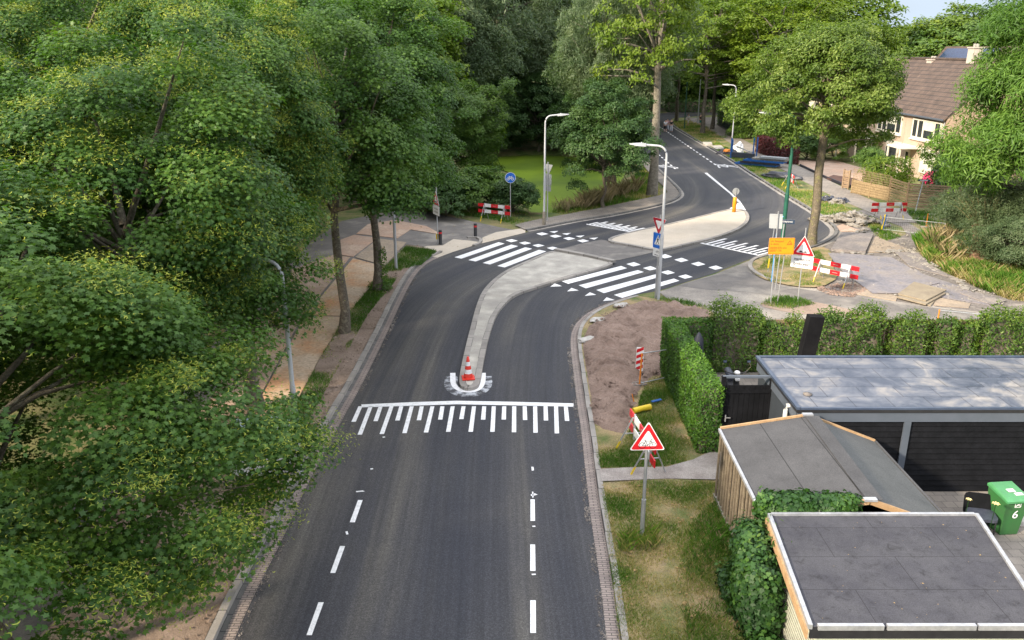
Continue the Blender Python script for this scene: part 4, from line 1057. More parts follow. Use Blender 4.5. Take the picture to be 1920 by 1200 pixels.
# lamps
def lamp(px, py, h, ang, arm, label, mat='white_pole', r=(.075, .045), base=None, rz=0.0, headmat='white_pole', group='street lamps along the road', z0=0.0):
    t = thing('street_lamp', label, 'street lamp', G(px, py, z0), R(ang), group)
    mb = MB(); mb.tube([(0, 0, -.1), (0, 0, h * .42)], [r[0], r[0]], n=12); mb.tube([(0, 0, h * .42), (0, 0, h * .44), (0, 0, h * .70)], [r[0], r[0] * .8, r[0] * .8], n=12)
    arc = [(0, 0, h * .70)]; rb = .42
    for k in range(7):
        a = R(90 * k / 6 * .97); arc.append((rb - rb * math.cos(a), 0, h - rb + rb * math.sin(a)))
    arc.append((arm - .5, 0, h + .03))
    mb.tube(arc, [r[0] * .8] + [r[1]] * 8, n=12); mb.build('pole', MT[mat], t)
    mb = MB(); x0 = arm - .52
    mb.add([(x0, -.06, h - .04), (x0, .06, h - .04), (x0, .06, h + .09), (x0, -.06, h + .09), (x0 + .28, -.11, h - .02), (x0 + .28, .11, h - .02), (x0 + .28, .10, h + .11), (x0 + .28, -.10, h + .11),
            (x0 + .72, -.07, h + .05), (x0 + .72, .07, h + .05), (x0 + .72, .06, h + .08), (x0 + .72, -.06, h + .08)],
           [(0, 1, 2, 3), (0, 4, 5, 1), (1, 5, 6, 2), (2, 6, 7, 3), (3, 7, 4, 0), (4, 8, 9, 5), (5, 9, 10, 6), (6, 10, 11, 7), (7, 11, 8, 4), (8, 11, 10, 9)])
    hd = mb.build('lamp_head', MT[headmat], t)
    mb = MB(); mb.box((x0 + .32, 0, h - .012), (.36, .13, .02)); mb.build('lens', simple('lamp_lens', (.6, .62, .6), rough=.2), hd)
    mb = MB(); mb.lathe([(0.03, 0), (.03, .04), (0, .05)], 8, c=(x0 + .2, 0, h + .10)); mb.build('light_sensor', MT['grey_back'], hd)
    if base: mb = MB(); mb.lathe([(r[0] * 1.5, -.05), (r[0] * 1.55, base), (r[0] * 1.02, base + .05)], 14); mb.build('base_sleeve', MT['bark_birch'], t)
    return t
lamp(1234, 563, 6.95, 172, 1.42, 'silver curved lamp post next to the blue crossing sign and the zebra crossing', z0=.05)
lamp(1020, 422, 6.95, 4, 1.28, 'silver curved lamp post with brown sleeve standing beside the green pond', base=.85, z0=.05)
lamp(1465, 468, 7.55, 172, 1.75, 'dark green lamp post in front of the round street tree', mat='green_pole', r=(.115, .05), z0=.05)
lamp(1370, 292, 7.3, 150, 1.3, 'thin white lamp post behind the blue frames on the grass verge', r=(.07, .045))
lamp(1308, 231, 7.3, 150, 1.3, 'distant white lamp post beside two walking people', r=(.08, .05))
lamp(743, 505, 6.9, 30, 1.3, 'white lamp post on the left verge with its head lost in maple leaves', z0=.1)
lamp(563, 885, 5.9, 172, 1.3, 'nearest white lamp post on the left verge behind the pale cabinet', z0=.1)
t = thing('street_pole', 'thin dark green pole in the far verge beside the road', 'pole', G(1283, 242), 0)
mb = MB(); mb.tube([(0, 0, -.1), (0, 0, 6.5)], .08, n=8); mb.build('pole', MT['green_pole'], t)
t = thing('thin_pole', 'thin dark pole behind the grey sloping tree trunk', 'pole', G(1231, 343), 0)
mb = MB(); mb.tube([(0, 0, -.1), (.1, 0, 4.5)], .035, n=8); mb.build('pole', MT['ink'], t)
# roadside cabinet under the maples (mostly hidden by leaves)
X0 = XAT(20.2, 1.25, 500)
t = thing('utility_cabinet', 'pale blue white cabinet with folded sloping lid at the foot of the near lamp post', 'utility cabinet', (X0, 19.9, .1), R(0))
mb = MB(); mb.box((-.1, 0, .52), (1.5, .9, 1.04), bev=.02); mb.build('cabinet_body', MT['white'], t)
mb = MB(); pv = simple('cabinet_lid', (.60, .70, .78), (.52, .62, .70), scale=2, rough=.4)
mb.prism([(-.95, -.55, 1.05), (.75, -.55, 1.05), (.75, -.55, 1.12), (.45, -.55, 1.30), (-.95, -.55, 1.22)], (0, 1.1, 0)); mb.build('lid', pv, t)

# red and white barriers
def barrier(pl, pr, label, z=1.10, h=.215, gap=.185, legs=(.2, .8), yel=True):
    a, b_ = G(pl[0], pl[1], z), G(pr[0], pr[1], z); c = (a + b_) / 2; L = 2.45; ang = math.atan2(b_.y - a.y, b_.x - a.x)
    t = thing('road_barrier', label, 'road barrier', (c.x, c.y, 0.02), ang, 'red and white road barriers')
    for k, zz in enumerate((z - h / 2, z - h * 1.5 - gap)):
        mb = MB(); seg = [(-.5, -.31, 1), (-.31, -.09, 0), (-.09, .13, 1), (.13, .33, 0), (.33, .5, 1)]
        for s0, s1, m_ in seg: mb.box(((s0 + s1) / 2 * L, 0, zz), ((s1 - s0) * L, .035 if m_ == 0 else .037, h), m=m_)
        bd = mb.build('board', [MT['white'], MT['red']], t)
        mb = MB(); mb.box((.02 * L, -.0195, zz), (.26, .002, .02)); mb.build('label_strip', MT['soft_white'], bd)
    for s in (-.30, .33):
        x = s * L
        mb = MB(); mb.bar((x, -.05, z - .05), (x - .0, -.42, .30), .035, .03, up=(1, 0, 0)); lg = mb.build('leg', MT['pole'], t)
        mb = MB(); mb.bar((x, -.395, .34), (x, -.55, 0), .042, .036, up=(1, 0, 0)); mb.build('leg_foot', MT['yel'], lg)
        mb = MB(); mb.bar((x, .05, z - .05), (x, .50, 0), .035, .03, up=(1, 0, 0)); mb.build('leg', MT['pole'], t)
        mb = MB(); mb.bar((x, -.28, .55), (x, .28, .55), .03, .025, up=(0, 0, 1)); mb.build('brace', MT['pole'], t)
        mb = MB(); mb.bar((x, 0, .35), (x, 0, z + .03), .05, .05, up=(1, 0, 0)); mb.build('upright', MT['pole'], t)
    return t
barrier((1522, 484), (1612, 502), 'nearest right barrier, beside the white text plate and the steel plates')
barrier((897, 381), (956, 387), 'left barrier on the grass in front of the pond bushes')
barrier((1629, 381), (1708, 380), 'barrier standing on the path before the wooden fence')
barrier((1181, 765), (1231, 842), 'barrier seen end on behind the bicycle warning sign')
barrier((1478, 322), (1490, 331), 'far barrier seen end on behind the green lamp post')
# chevron beacon
t = thing('chevron_beacon', 'small red and white chevron beacon standing in the bare soil', 'beacon', G(1198, 702, .15), R(-14))
mb = MB(); mb.box((-.12, 0, .04), (.62, .28, .09), bev=.02); mb.build('foot', MT['black'], t)
mb = MB(); mb.xz(rrect(.26, .86, .03), 0, 0, .04); pl_ = None
mb.v = [(p[0], p[1], p[2] + .56) for p in mb.v]
for k in range(4):
    z0 = .20 + k * .22
    mb.add([(-.12, -.003, z0 - .06), (.12, -.003, z0 + .06), (.12, -.003, z0 + .18), (-.12, -.003, z0 + .06)], [(0, 1, 2, 3)], 1)
mb.build('panel', [MT['white'], MT['red']], t, fix=False)
# loose fence frame
t = thing('fence_frame', 'light wire fence frame with orange post running into the clipped hedge', 'site fence', G(1198, 722, .12), R(12))
mb = MB(); mb.tube([(.02, 0, 0), (.05, 0, 1.15)], .03, n=8); mb.build('orange_post', MT['orange'], t)
mb = MB(); mb.tube([(.05, 0, 1.15), (1.5, .3, 1.12)], .02, n=8); mb.build('rail', MT['pole'], t)
mb = MB(); mb.tube([(.05, 0, .06), (1.3, .3, .10)], .02, n=8); mb.build('rail', MT['pole'], t)
mb = MB()
for i in range(4): mb.bar((-.2 + i * .12, -.1, .03), (-.2 + i * .12, .15, .03), .03, .03)
mb.bar((-.25, -.1, .05), (.25, -.1, .05), .03, .03); mb.bar((-.25, .15, .05), (.25, .15, .05), .03, .03); mb.build('base_grid', MT['kerb'], t)
t = thing('plastic_tube', 'short yellow plastic tube lying in the grass behind the end on barrier', 'tube', G(1203, 768, .2), R(22))
mb = MB(); mb.tube([(-.30, 0, 0), (0, .03, .02), (.33, .02, .03)], [.10, .09, .10], n=12); mb.build('tube_body', MT['yel'], t)
t = thing('plastic_strip', 'small blue plastic strip lying on the grass beside the hedge', 'strip', G(1231, 751, .2), R(30))
mb = MB(); mb.box((0, 0, 0), (.38, .10, .03)); mb.build('strip_body', MT['blue_frame'], t)
t = thing('marker_peg', 'short orange and white peg leaning in the soil near the yellow tube', 'peg', G(1189, 755, .2), 0)
mb = MB(); mb.bar((0, 0, 0), (-.08, 0, .3), .03, .03); mb.build('peg_body', MT['orange'], t)
# white lumps in soil
rn = random.Random(4)
for i, (x, y, s, lb) in enumerate(((1166, 572, .26, 'white crumbled lump of mortar on the soil nearest the zebra crossing'), (1121, 599, .24, 'white crumbled lump of mortar on the soil beside the bend of the kerb'), (1103, 636, .28, 'lowest white crumbled lump of mortar on the soil edge'))):
    bm = bmesh.new(); bmesh.ops.create_icosphere(bm, subdivisions=3, radius=1)
    for v in bm.verts:
        k = 1 + .45 * noise.noise(v.co * 1.7 + Vector((i * 5, 0, 0))) + .2 * noise.noise(v.co * 5); v.co = Vector((v.co.x * s * 1.5 * k, v.co.y * s * .9 * k, max(-.3, v.co.z) * s * .35 * k))
    me = bpy.data.meshes.new('mortar_lump'); bm.to_mesh(me); bm.free()
    o = link_mesh('mortar_lump', me, MT['soft_white']); g = G(x, y, .17); o.location = g; o.rotation_euler = (0, 0, .5)
    tag(o, lb, 'mortar lump', 'white lumps on the bare soil')

# loose steel plates and boards
def slab(name, px, z, th, mat, label, cat='steel plate', group='steel road plates'):
    p = gp(px, z + th); c = sum(p, Vector()) / len(p); mb = MB(); mb.prism([(q.x, q.y, z + th) for q in p], (0, 0, -th))
    o = mb.build(name, MT[mat], None, origin=(c.x, c.y, z)); o.location = (c.x, c.y, z); tag(o, label, cat, group); return o
slab('steel_plate', [(1558, 466), (1578, 435), (1638, 438), (1623, 471)], .035, .16, 'steel_plate', 'raised grey plate with soil on top between the street tree and the rubble')
slab('steel_plate', [(1638, 441), (1662, 451), (1708, 468), (1690, 473), (1626, 473)], .03, .03, 'tan_board', 'pale tan plate touching the gravelly footpath')
slab('steel_plate', [(1552, 474), (1600, 476), (1672, 482), (1724, 512), (1762, 530), (1685, 549), (1636, 549), (1583, 511), (1564, 490)], .06, .04, 'lavender_plate', 'largest lilac grey plate in the middle of the road works')
slab('steel_plate', [(1575, 546), (1607, 526), (1640, 551), (1684, 552), (1680, 564)], .03, .025, 'tan_board', 'tan plate edge sticking out under the lilac plate by the street')
slab('steel_plate', [(1678, 472), (1722, 474), (1744, 496), (1783, 519), (1704, 498)], .035, .05, 'steel_plate', 'grey plate beside the long grass below the footpath')
slab('steel_plate', [(1710, 500), (1730, 513), (1783, 531), (1812, 540), (1856, 572), (1762, 556), (1745, 538)], .03, .035, 'lavender_plate', 'long grey plate right of the stacked boards')
slab('steel_plate', [(1757, 557), (1820, 569), (1816, 577), (1750, 572)], .03, .025, 'tan_board', 'small orange tan plate between stacked boards and dark soil')
slab('steel_plate', [(1800, 549), (1830, 548), (1888, 563), (1860, 571)], .07, .03, 'steel_plate', 'rightmost thin grey plate by the edge of the shrubs')
slab('steel_plate', [(1580, 420), (1602, 428), (1620, 433), (1577, 434), (1566, 425)], .03, .03, 'pink_plate', 'small pinkish plate in front of the rubble heap')
slab('wooden_board', [(1684, 556), (1730, 536), (1768, 546), (1745, 573)], .035, .05, 'plywood', 'lowest board of the stack, its corner turned towards the street', 'board', 'stacked boards on the steel plates')
slab('wooden_board', [(1682, 556), (1718, 536), (1774, 549), (1736, 570)], .095, .06, 'plywood', 'middle board of the stack beside the steel plates', 'board', 'stacked boards on the steel plates')
slab('wooden_board', [(1684, 550), (1714, 528), (1775, 543), (1736, 563)], .165, .06, 'plywood', 'topmost board of the stack lying on the steel plates', 'board', 'stacked boards on the steel plates')
for px_, mat_, lb in (
    ([(664, 440), (708, 446), (662, 481), (628, 476), (632, 452)], 'pink_plate', 'pinkish plate at the far end beside the second tree trunk'),
    ([(710, 447), (762, 454), (743, 474), (722, 498), (666, 482)], 'tan_board', 'pale tan plate between trunk and white lamp post'),
    ([(662, 484), (721, 500), (690, 542), (649, 592), (574, 590)], 'rust_plate', 'sand coloured plate passing behind the slender tree trunk'),
    ([(572, 592), (648, 594), (600, 670), (556, 752), (488, 748)], 'rust_plate', 'bright rust orange plate left of the middle tree trunk'),
    ([(656, 482), (570, 590), (486, 588), (548, 505), (624, 478)], 'pink_plate', 'pink plate with dark joint left of the rust orange ones'),
    ([(566, 592), (484, 748), (400, 742), (482, 590)], 'pink_plate', 'pink plate next to the thick near trunk'),
    ([(486, 752), (554, 756), (500, 856), (410, 852)], 'rust_plate', 'rusty plate running under the near maple beside the cabinet'),
    ([(406, 856), (496, 860), (350, 1006), (262, 1004)], 'tan_board', 'tan plate hidden below the near maple crown'),
    ([(258, 1008), (346, 1010), (190, 1178), (90, 1176)], 'pink_plate', 'pale plate seen through leaves in the lower left corner'),
    ([(480, 752), (404, 852), (310, 846), (396, 746)], 'pink_plate', 'shaded pink plate far under the near maple'),
    ([(86, 1180), (188, 1182), (120, 1290), (-20, 1290)], 'tan_board', 'lowest left plate at the bottom edge of the picture'),
    ([(398, 858), (254, 1006), (150, 1000), (306, 852)], 'pink_plate', 'hidden pink plate beneath the nearest maple')):
    slab('steel_plate', px_, .03, .028, mat_, lb, 'steel plate', 'plates covering the left cycle path')
slab('steel_plate', [(668, 438), (745, 446), (770, 430), (830, 440), (800, 424), (740, 412), (690, 420)], .024, .03, 'pink_plate', 'reddish plates across the start of the cycle path', 'steel plate', 'plates covering the left cycle path')

# rubble heap: every lump one rock
rn = random.Random(11)
def rock(name, label, cat, grp, loc, s, mat, sd):
    bm = bmesh.new(); bmesh.ops.create_cube(bm, size=1)
    bmesh.ops.subdivide_edges(bm, edges=list(bm.edges), cuts=2, use_grid_fill=True)
    for v in bm.verts:
        q = v.co.normalized() * .55 + v.co * .5; k = 1 + .5 * noise.noise(q * 2.1 + Vector((sd, 0, 0))); v.co = q * k
        v.co.x *= s[0]; v.co.y *= s[1]; v.co.z *= s[2]
    me = bpy.data.meshes.new(name); bm.to_mesh(me); bm.free()
    o = link_mesh(name, me, mat); o.location = loc; tag(o, label, cat, grp); return o
g0 = G(1595, 417); gx = Vector((1, -.25, 0)).normalized(); gy = Vector((.25, 1, 0)).normalized()
proto = []
for i in range(120):
    u = rn.gauss(0, .62) * 1.35; v = rn.gauss(0, .5); hgt = max(0, .62 * math.exp(-(u * u / 1.6 + v * v * 1.3)) * rn.random() ** .5)
    s = rn.uniform(.09, .27)
    p = g0 + gx * u * 1.1 + gy * v * 1.1; 
    o = rock('rubble_chunk', 'pale grey chunk of broken concrete in the heap beside the road bend', 'rubble', 'broken concrete in the rubble heap', (p.x, p.y, .05 + hgt), (s * 1.5, s, s * .6), MT['rubble'], i * 3.3)
    o.rotation_euler = (rn.uniform(-.5, .5), rn.uniform(-.5, .5), rn.uniform(0, 6))
# black torn plastic and sacks near the tree
for i, (x, y, m_, sx, nm, lb, cat) in enumerate(((1551, 375, 'tarp', .7, 'torn_tarp', 'crumpled black plastic left on the grass right of the trunk', 'tarp'), (1568, 380, 'rubble', .5, 'sand_heap', 'small pale sandy heap between crumpled black plastic', 'sand heap'), (1576, 378, 'tarp', .6, 'torn_tarp', 'crumpled black plastic beside the pavement', 'tarp'))):
    g = G(x, y, .05); bm = bmesh.new(); bmesh.ops.create_icosphere(bm, subdivisions=4, radius=1)
    for v in bm.verts:
        k = 1 + .5 * noise.noise(v.co * 2.2 + Vector((i * 7, 0, 0))) + .25 * noise.noise(v.co * 6); v.co = Vector((v.co.x * sx * k, v.co.y * sx * .7 * k, max(-.2, v.co.z) * .28 * k))
    me = bpy.data.meshes.new(nm); bm.to_mesh(me); bm.free(); o = link_mesh(nm, me, MT[m_]); o.location = g; tag(o, lb, cat)
# wire site fences lying/standing by the footpath
def wirefence(pa, pb, h, label, posts, rz=0):
    a, b_ = G(*pa), G(*pb); d = b_ - a; L = d.length
    t = thing('site_fence', label, 'site fence', a, math.atan2(d.y, d.x), 'thin wire fence panels round the road works')
    mb = MB(); mb.tube([(0, 0, h), (L, 0, h)], .016, n=6); mb.build('rail', MT['grey_back'], t)
    mb = MB(); mb.tube([(0, 0, .12), (L, 0, .12)], .016, n=6); mb.build('rail', MT['grey_back'], t)
    for f, m_ in posts:
        mb = MB(); mb.tube([(L * f, 0, 0), (L * f, 0, h + .03)], .028, n=6); mb.build('post', MT[m_], t)
        mb = MB(); mb.box((L * f, 0, .05), (.6, .22, .10), bev=.02); mb.build('foot_block', MT['kerb'], t)
    mb = MB(); k = int(L / .12)
    for i in range(1, k): mb.tube([(L * i / k, 0, .12), (L * i / k, 0, h)], .0035, n=3, cap=False)
    mb.build('wire_mesh', MT['pole'], t)
wirefence((1653, 433), (1768, 446), .9, 'low wire panel starting at the blue and yellow post below the barrier', [(0, 'blue_frame'), (1, 'pole')])
wirefence((1736, 427), (1850, 432), .9, 'low wire panel behind the footpath in front of the slatted fence', [(0, 'orange'), (1, 'pole')])
wirefence((1750, 648), (1925, 668), 1.45, 'wire panel on the side street behind the climber hedge', [(0, 'orange'), (1, 'pole')])
t = thing('marker_post', 'leaning yellow and blue post below the barrier on the path', 'post', G(1652, 433), 0)
mb = MB(); mb.bar((0, 0, 0), (.12, 0, 1.05), .09, .05, m=0); mb.bar((.09, 0, 0), (.21, 0, 1.05), .08, .05, m=1); mb.build('post_body', [MT['yel'], MT['blue_frame']], t)

# blue frames, boards and bags on the verge
t = thing('frame_stack', 'stack of bright blue steel frames with grey boards on the grass verge', 'frame stack', G(1425, 312), R(-38))
for k, (x, y, z, L, W, m_) in enumerate(((-.3, 0, .20, 4.2, 1.1, 'blue_frame'), (.4, .1, .55, 4.0, 1.0, 'blue_frame'), (0, -.2, .38, 3.6, .9, 'ink'), (.8, .5, .70, 3.4, 1.0, 'old_board'), (1.2, .3, .88, 2.6, .8, 'grey_back'))):
    mb = MB()
    for sy in (-1, 1): mb.box((x, y + sy * W / 2, z), (L, .07, .16))
    for i in range(5): mb.box((x - L / 2 + .05 + i * (L - .1) / 4, y, z), (.08, W - .07, .12))
    if m_ in ('old_board', 'grey_back'):
        for i in range(4): mb.box((x, y - W / 2 + W * (i + .5) / 4, z + .09), (L, W / 4 - .04, .03))
    mb.build('frame', MT[m_], t)
t = thing('frame_rack', 'upright blue steel posts holding dark folded material on the verge', 'rack', G(1392, 298), R(-38))
for x, y, h in ((-1.2, -.3, 2.1), (-1.25, .1, 1.9), (.9, .5, 2.2), (1.2, .7, 2.25)):
    mb = MB(); mb.bar((x, y, 0), (x, y, h), .10, .10, up=(1, 0, 0)); mb.build('post', MT['blue_frame'], t)
mb = MB(); mb.bar((-1.2, 0, .4), (1.1, .5, .3), .5, .5); mb.build('folded_material', MT['tarp'], t)
for k in range(3): mb = MB(); mb.bar((-.9, .1 + k * .2, 1.3 - k * .1), (.9, .5 + k * .2, .6), .06, .06); mb.build('rail', MT['grey_back'], t)
def lump(name, label, cat, px, s, mat, sd=0, z=.0, rot=0):
    g = G(px[0], px[1], z); bm = bmesh.new(); bmesh.ops.create_icosphere(bm, subdivisions=4, radius=1)
    for v in bm.verts:
        k = 1 + .35 * noise.noise(v.co * 1.6 + Vector((sd, 0, 0))) + .16 * noise.noise(v.co * 5 + Vector((sd, 0, 0))); v.co = Vector((v.co.x * s[0] * k, v.co.y * s[1] * k, max(-.25, v.co.z) * s[2] * k))
    me = bpy.data.meshes.new(name); bm.to_mesh(me); bm.free(); o = link_mesh(name, me, MT[mat]); o.location = g; o.rotation_euler = (0, 0, rot)
    for f in me.polygons: f.use_smooth = True
    tag(o, label, cat); return o
lump('bulk_bag', 'white bag behind the upright blue posts', 'bag', (1384, 283), (.6, .6, .9), 'white', 3, .3)
lump('tarp_roll', 'dark crumpled tarpaulin roll at the near end of the blue frames', 'tarp', (1465, 331), (1.7, .35, .4), 'tarp', 8, .2, -.66)
lump('wheelbarrow_heap', 'dark heap with an orange patch left of the white lamp post', 'heap', (1364, 287), (1.1, .7, .45), 'ink', 5, .1)
lump('orange_cover', 'small orange cover on the dark heap at the kerb', 'cover', (1363, 283), (.4, .3, .2), 'orange', 6, .5)
slab('stone_slab', [(1318, 266), (1334, 266), (1336, 270), (1320, 270)], .05, .25, 'concrete', 'pale stone block lying in the far grass', 'stone slab', None)
slab('stone_slab', [(1334, 273), (1352, 272), (1358, 278), (1342, 279)], .05, .10, 'concrete', 'flat square stone slab on the grass beyond the lamp post', 'stone slab', None)
#PART4
# ================================================================== SHEDS, GARAGE AND GARDEN
def part(mb, name, mat, parent, o): return mb.build(name, MT[mat] if isinstance(mat, str) else [MT[k] for k in mat], parent, origin=o)
# black garage with flat roof
GX0, GX1, GY0, GY1, GH = 7.2, 16.5, 18.75, 22.25, 2.42
gb = (GX0, GY0, 0)
t = thing('garage', 'long black timber garage with dusty flat roof and grey trim', 'garage', gb)
mb = MB(); mb.box(((GX0 + GX1) / 2, (GY0 + GY1) / 2, GH / 2 - .1), (GX1 - GX0 - .1, GY1 - GY0 - .1, GH - .2)); part(mb, 'wall', 'black_wood', t, gb)
mb = MB(); k = 0; z = .05
while z < 2.05:
    mb.add([(GX0 + .04, GY0 + .05, z + .16), (GX0 + .04, GY0 + .018, z), (GX1, GY0 + .018, z), (GX1, GY0 + .05, z + .16), (GX0 + .04, GY0 + .05, z), (GX1, GY0 + .05, z)], [(0, 1, 2, 3), (1, 4, 5, 2)]); z += .155
part(mb, 'cladding', 'black_wood', t, gb)
mb = MB(); mb.box((GX0 + .02, (GY0 + GY1) / 2, 1.1), (.04, GY1 - GY0 - .3, 2.0)); part(mb, 'side_panel', 'grey_panel', t, gb)
mb = MB(); mb.box(((GX0 + GX1) / 2, GY0, GH - .24), (GX1 - GX0 + .02, .06, .26)); mb.box((GX0, (GY0 + GY1) / 2 + .03, GH - .24), (.06, GY1 - GY0 - .06, .26)); part(mb, 'fascia', 'anthracite', t, gb)
mb = MB(); mb.box(((GX0 + GX1) / 2, (GY0 + GY1) / 2, GH - .06), (GX1 - GX0 + .12, GY1 - GY0 + .12, .09)); part(mb, 'roof_edge', 'black', t, gb)
mb = MB(); mb.box(((GX0 + GX1) / 2, (GY0 + GY1) / 2, GH - .008), (GX1 - GX0 - .1, GY1 - GY0 - .1, .04)); rf = part(mb, 'roof', 'rubber', t, gb)
mb = MB(); mb.box((GX0 - .02, (GY0 + GY1) / 2, GH + .012), (.10, GY1 - GY0 + .14, .07)); mb.box(((GX0 + GX1) / 2 + .04, GY1 + .03, GH + .012), (GX1 - GX0, .10, .07)); mb.box(((GX0 + GX1) / 2 + .04, GY0 - .03, GH + .002), (GX1 - GX0, .08, .05))
MT['blue_trim'] = simple('blue_grey_trim', (.035, .05, .085), (.06, .08, .12), scale=2, rough=.35); part(mb, 'roof_trim', 'blue_trim', t, gb)
for X in (10.0,): mb = MB(); mb.box((X, GY0 - .005, 1.06), (.17, .05, 2.0)); part(mb, 'corner_post', 'anthracite', t, gb)
mb = MB(); mb.box((GX0 + .02, GY0 + .0, 1.05), (.12, .12, 2.0)); part(mb, 'corner_post', 'grey_panel', t, gb)
mb = MB(); mb.tube([(GX0 + .12, GY0 + .55, GH - .18), (GX0 - .10, GY0 + .55, GH - .18), (GX0 - .12, GY0 + .55, GH - .30), (GX0 - .12, GY0 + .55, .2)], .055, n=10); part(mb, 'downpipe', 'pvc', t, gb)
mb = MB(); mb.lathe([(.10, 0), (.12, .03), (0, .06)], 12, c=(GX0 + .5, GY0 + .8, GH + .012)); part(mb, 'roof_outlet', 'paving', t, gb)

# gabled felt shed
EZ, RZ, EZ2 = 2.0, 2.36, 1.66
SY0, SY1 = 14.45, 18.4
sb = (5.15, SY0, 0)
t = thing('shed', 'shed with grey felt gable roof, pine gable boards and slatted side', 'shed', sb)
ridge = lambda y: 7.32 - (SY1 - y) * .03
left = lambda y: 5.19 - (SY1 - y) * .02
right = lambda y: 9.07
L0, L1 = Vector((left(SY0), SY0, EZ)), Vector((left(SY1), SY1, EZ)); R0, R1 = Vector((ridge(SY0), SY0, RZ)), Vector((ridge(SY1), SY1, RZ)); E0, E1 = Vector((9.07, SY0, EZ2)), Vector((9.07, SY1, EZ2))
mb = MB(); mb.prism([L0, R0, R1, L1], (0, 0, -.06)); part(mb, 'roof', 'felt_grey', t, sb)
mb = MB(); mb.prism([R0, E0, E1, R1], (0, 0, -.06)); part(mb, 'roof', 'felt_grey2', t, sb)
mb = MB(); mb.bar(R0 + Vector((.10, 0, .005)), R1 + Vector((.10, 0, .005)), .34, .012); part(mb, 'ridge_strip', 'felt_grey', t, sb)
for yy, a, b_, c in ((SY1, L1, R1, E1), (SY0, L0, R0, E0)):
    sgn = .03 if yy == SY1 else -.03
    for p, q in ((a, b_), (b_, c)):
        mb = MB(); mb.bar(p + Vector((0, sgn, -.01)), q + Vector((0, sgn, -.01)), .05, .12); part(mb, 'gable_board', 'raw_wood', t, sb)
    mb = MB(); mb.box(b_ + Vector((0, sgn, .03)), (.26, .11, .05)); part(mb, 'ridge_cap', 'alu_trim', t, sb)
mb = MB(); mb.bar(L0 + Vector((-.03, 0, -.01)), L1 + Vector((-.03, 0, -.01)), .06, .07); part(mb, 'eaves_strip', 'alu_trim', t, sb)
mb = MB(); mb.bar(E0 + Vector((.02, 0, -.01)), E1 + Vector((.02, 0, -.01)), .05, .07); part(mb, 'eaves_strip', 'felt_grey', t, sb)
mb = MB(); rn = random.Random(3)
y = SY0 + .05
while y < SY1:
    x = left(y) + .05; mb.box((x - .05 + rn.uniform(-.012, .012), y, .98 + rn.uniform(-.03, .02)), (.03, .10, 1.9), rz=rn.uniform(-.10, .10)); y += .235 + rn.uniform(-.02, .02)
part(mb, 'slatted_side', 'old_slat', t, sb)
mb = MB(); mb.box((left(16.4) + .14, (SY0 + SY1) / 2, .97), (.03, SY1 - SY0 - .1, 1.85)); mb.box((7.1, SY1 - .12, .85), (3.7, .04, 1.6)); mb.box((9.0, (SY0 + SY1) / 2, .8), (.05, SY1 - SY0 - .2, 1.55)); mb.box((7.1, SY0 + .15, .85), (3.7, .04, 1.6)); part(mb, 'wall', 'black_wood', t, sb)
mb = MB(); mb.box((left(16.4) + .05, (SY0 + SY1) / 2, .10), (.10, SY1 - SY0, .2)); part(mb, 'plinth_board', 'old_board', t, sb)
# flat felt shed in front
BL, BR_, FR, FL = Vector((5.11, 14.15, 2.2)), Vector((9.22, 14.15, 2.2)), Vector((8.62, 10.85, 2.2)), Vector((4.78, 10.85, 2.2))
sb = (4.78, 10.85, 0)
t = thing('shed', 'nearest shed with dark felt flat roof and white metal edge', 'shed', sb)
mb = MB(); mb.prism([BL, BR_, FR, FL], (0, 0, -.08)); part(mb, 'roof', 'felt_dark', t, sb)
def trim(a, b_, name='roof_edge', mat='alu_trim', w=.07, h=.09, dz=.0): mb = MB(); mb.bar(a + Vector((0, 0, dz)), b_ + Vector((0, 0, dz)), w, h); part(mb, name, mat, t, sb)
trim(FL + Vector((-.0, 0, 0)), BL); trim(BL + Vector((.04, 0, 0)), BR_ - Vector((.04, 0, 0))); trim(BR_, FR)
trim(FL + Vector((.12, 0, .0)), FL.lerp(FR, .305)); trim(FL.lerp(FR, .32), FL.lerp(FR, .69)); trim(FL.lerp(FR, .70), FR)
mb = MB(); mb.bar(FL + Vector((-.05, -.02, -.13)), BL + Vector((-.05, 0, -.13)), .035, .17); part(mb, 'fascia', 'raw_wood', t, sb)
mb = MB(); mb.bar(FL + Vector((0, .0, -.13)), FR + Vector((0, .0, -.13)), .03, .17); part(mb, 'fascia', 'black', t, sb)
mb = MB(); ins = [Vector((5.20, 13.95, 2.1)), Vector((9.0, 13.95, 2.1)), Vector((8.45, 11.05, 2.1)), Vector((4.98, 11.05, 2.1))]; mb.prism(ins, (0, 0, -2.08)); part(mb, 'wall', 'pale_siding', t, sb)
mb = MB()
for k in range(22): z = .1 + k * .09; mb.bar((4.972, 11.05, z), (5.192, 13.95, z), .012, .012)
part(mb, 'siding_joint', 'old_board', t, sb)
# old picket fence in front of it
t = thing('board_fence', 'weathered grey board fence below the front edge of the flat shed', 'fence', (5.2, 10.35, 0))
rn = random.Random(8); x = 5.35
while x < 10.5:
    mb = MB(); mb.box((x - 5.2, rn.uniform(-.02, .02), .93 + rn.uniform(-.03, .03)), (.13, .03, 1.86), rz=rn.uniform(-.08, .08)); mb.build('fence_board', MT['old_board'], t); x += .185
for z in (.4, 1.5): mb = MB(); mb.box((2.6, .05, z), (5.2, .04, .08)); mb.build('rail', MT['old_board'], t)
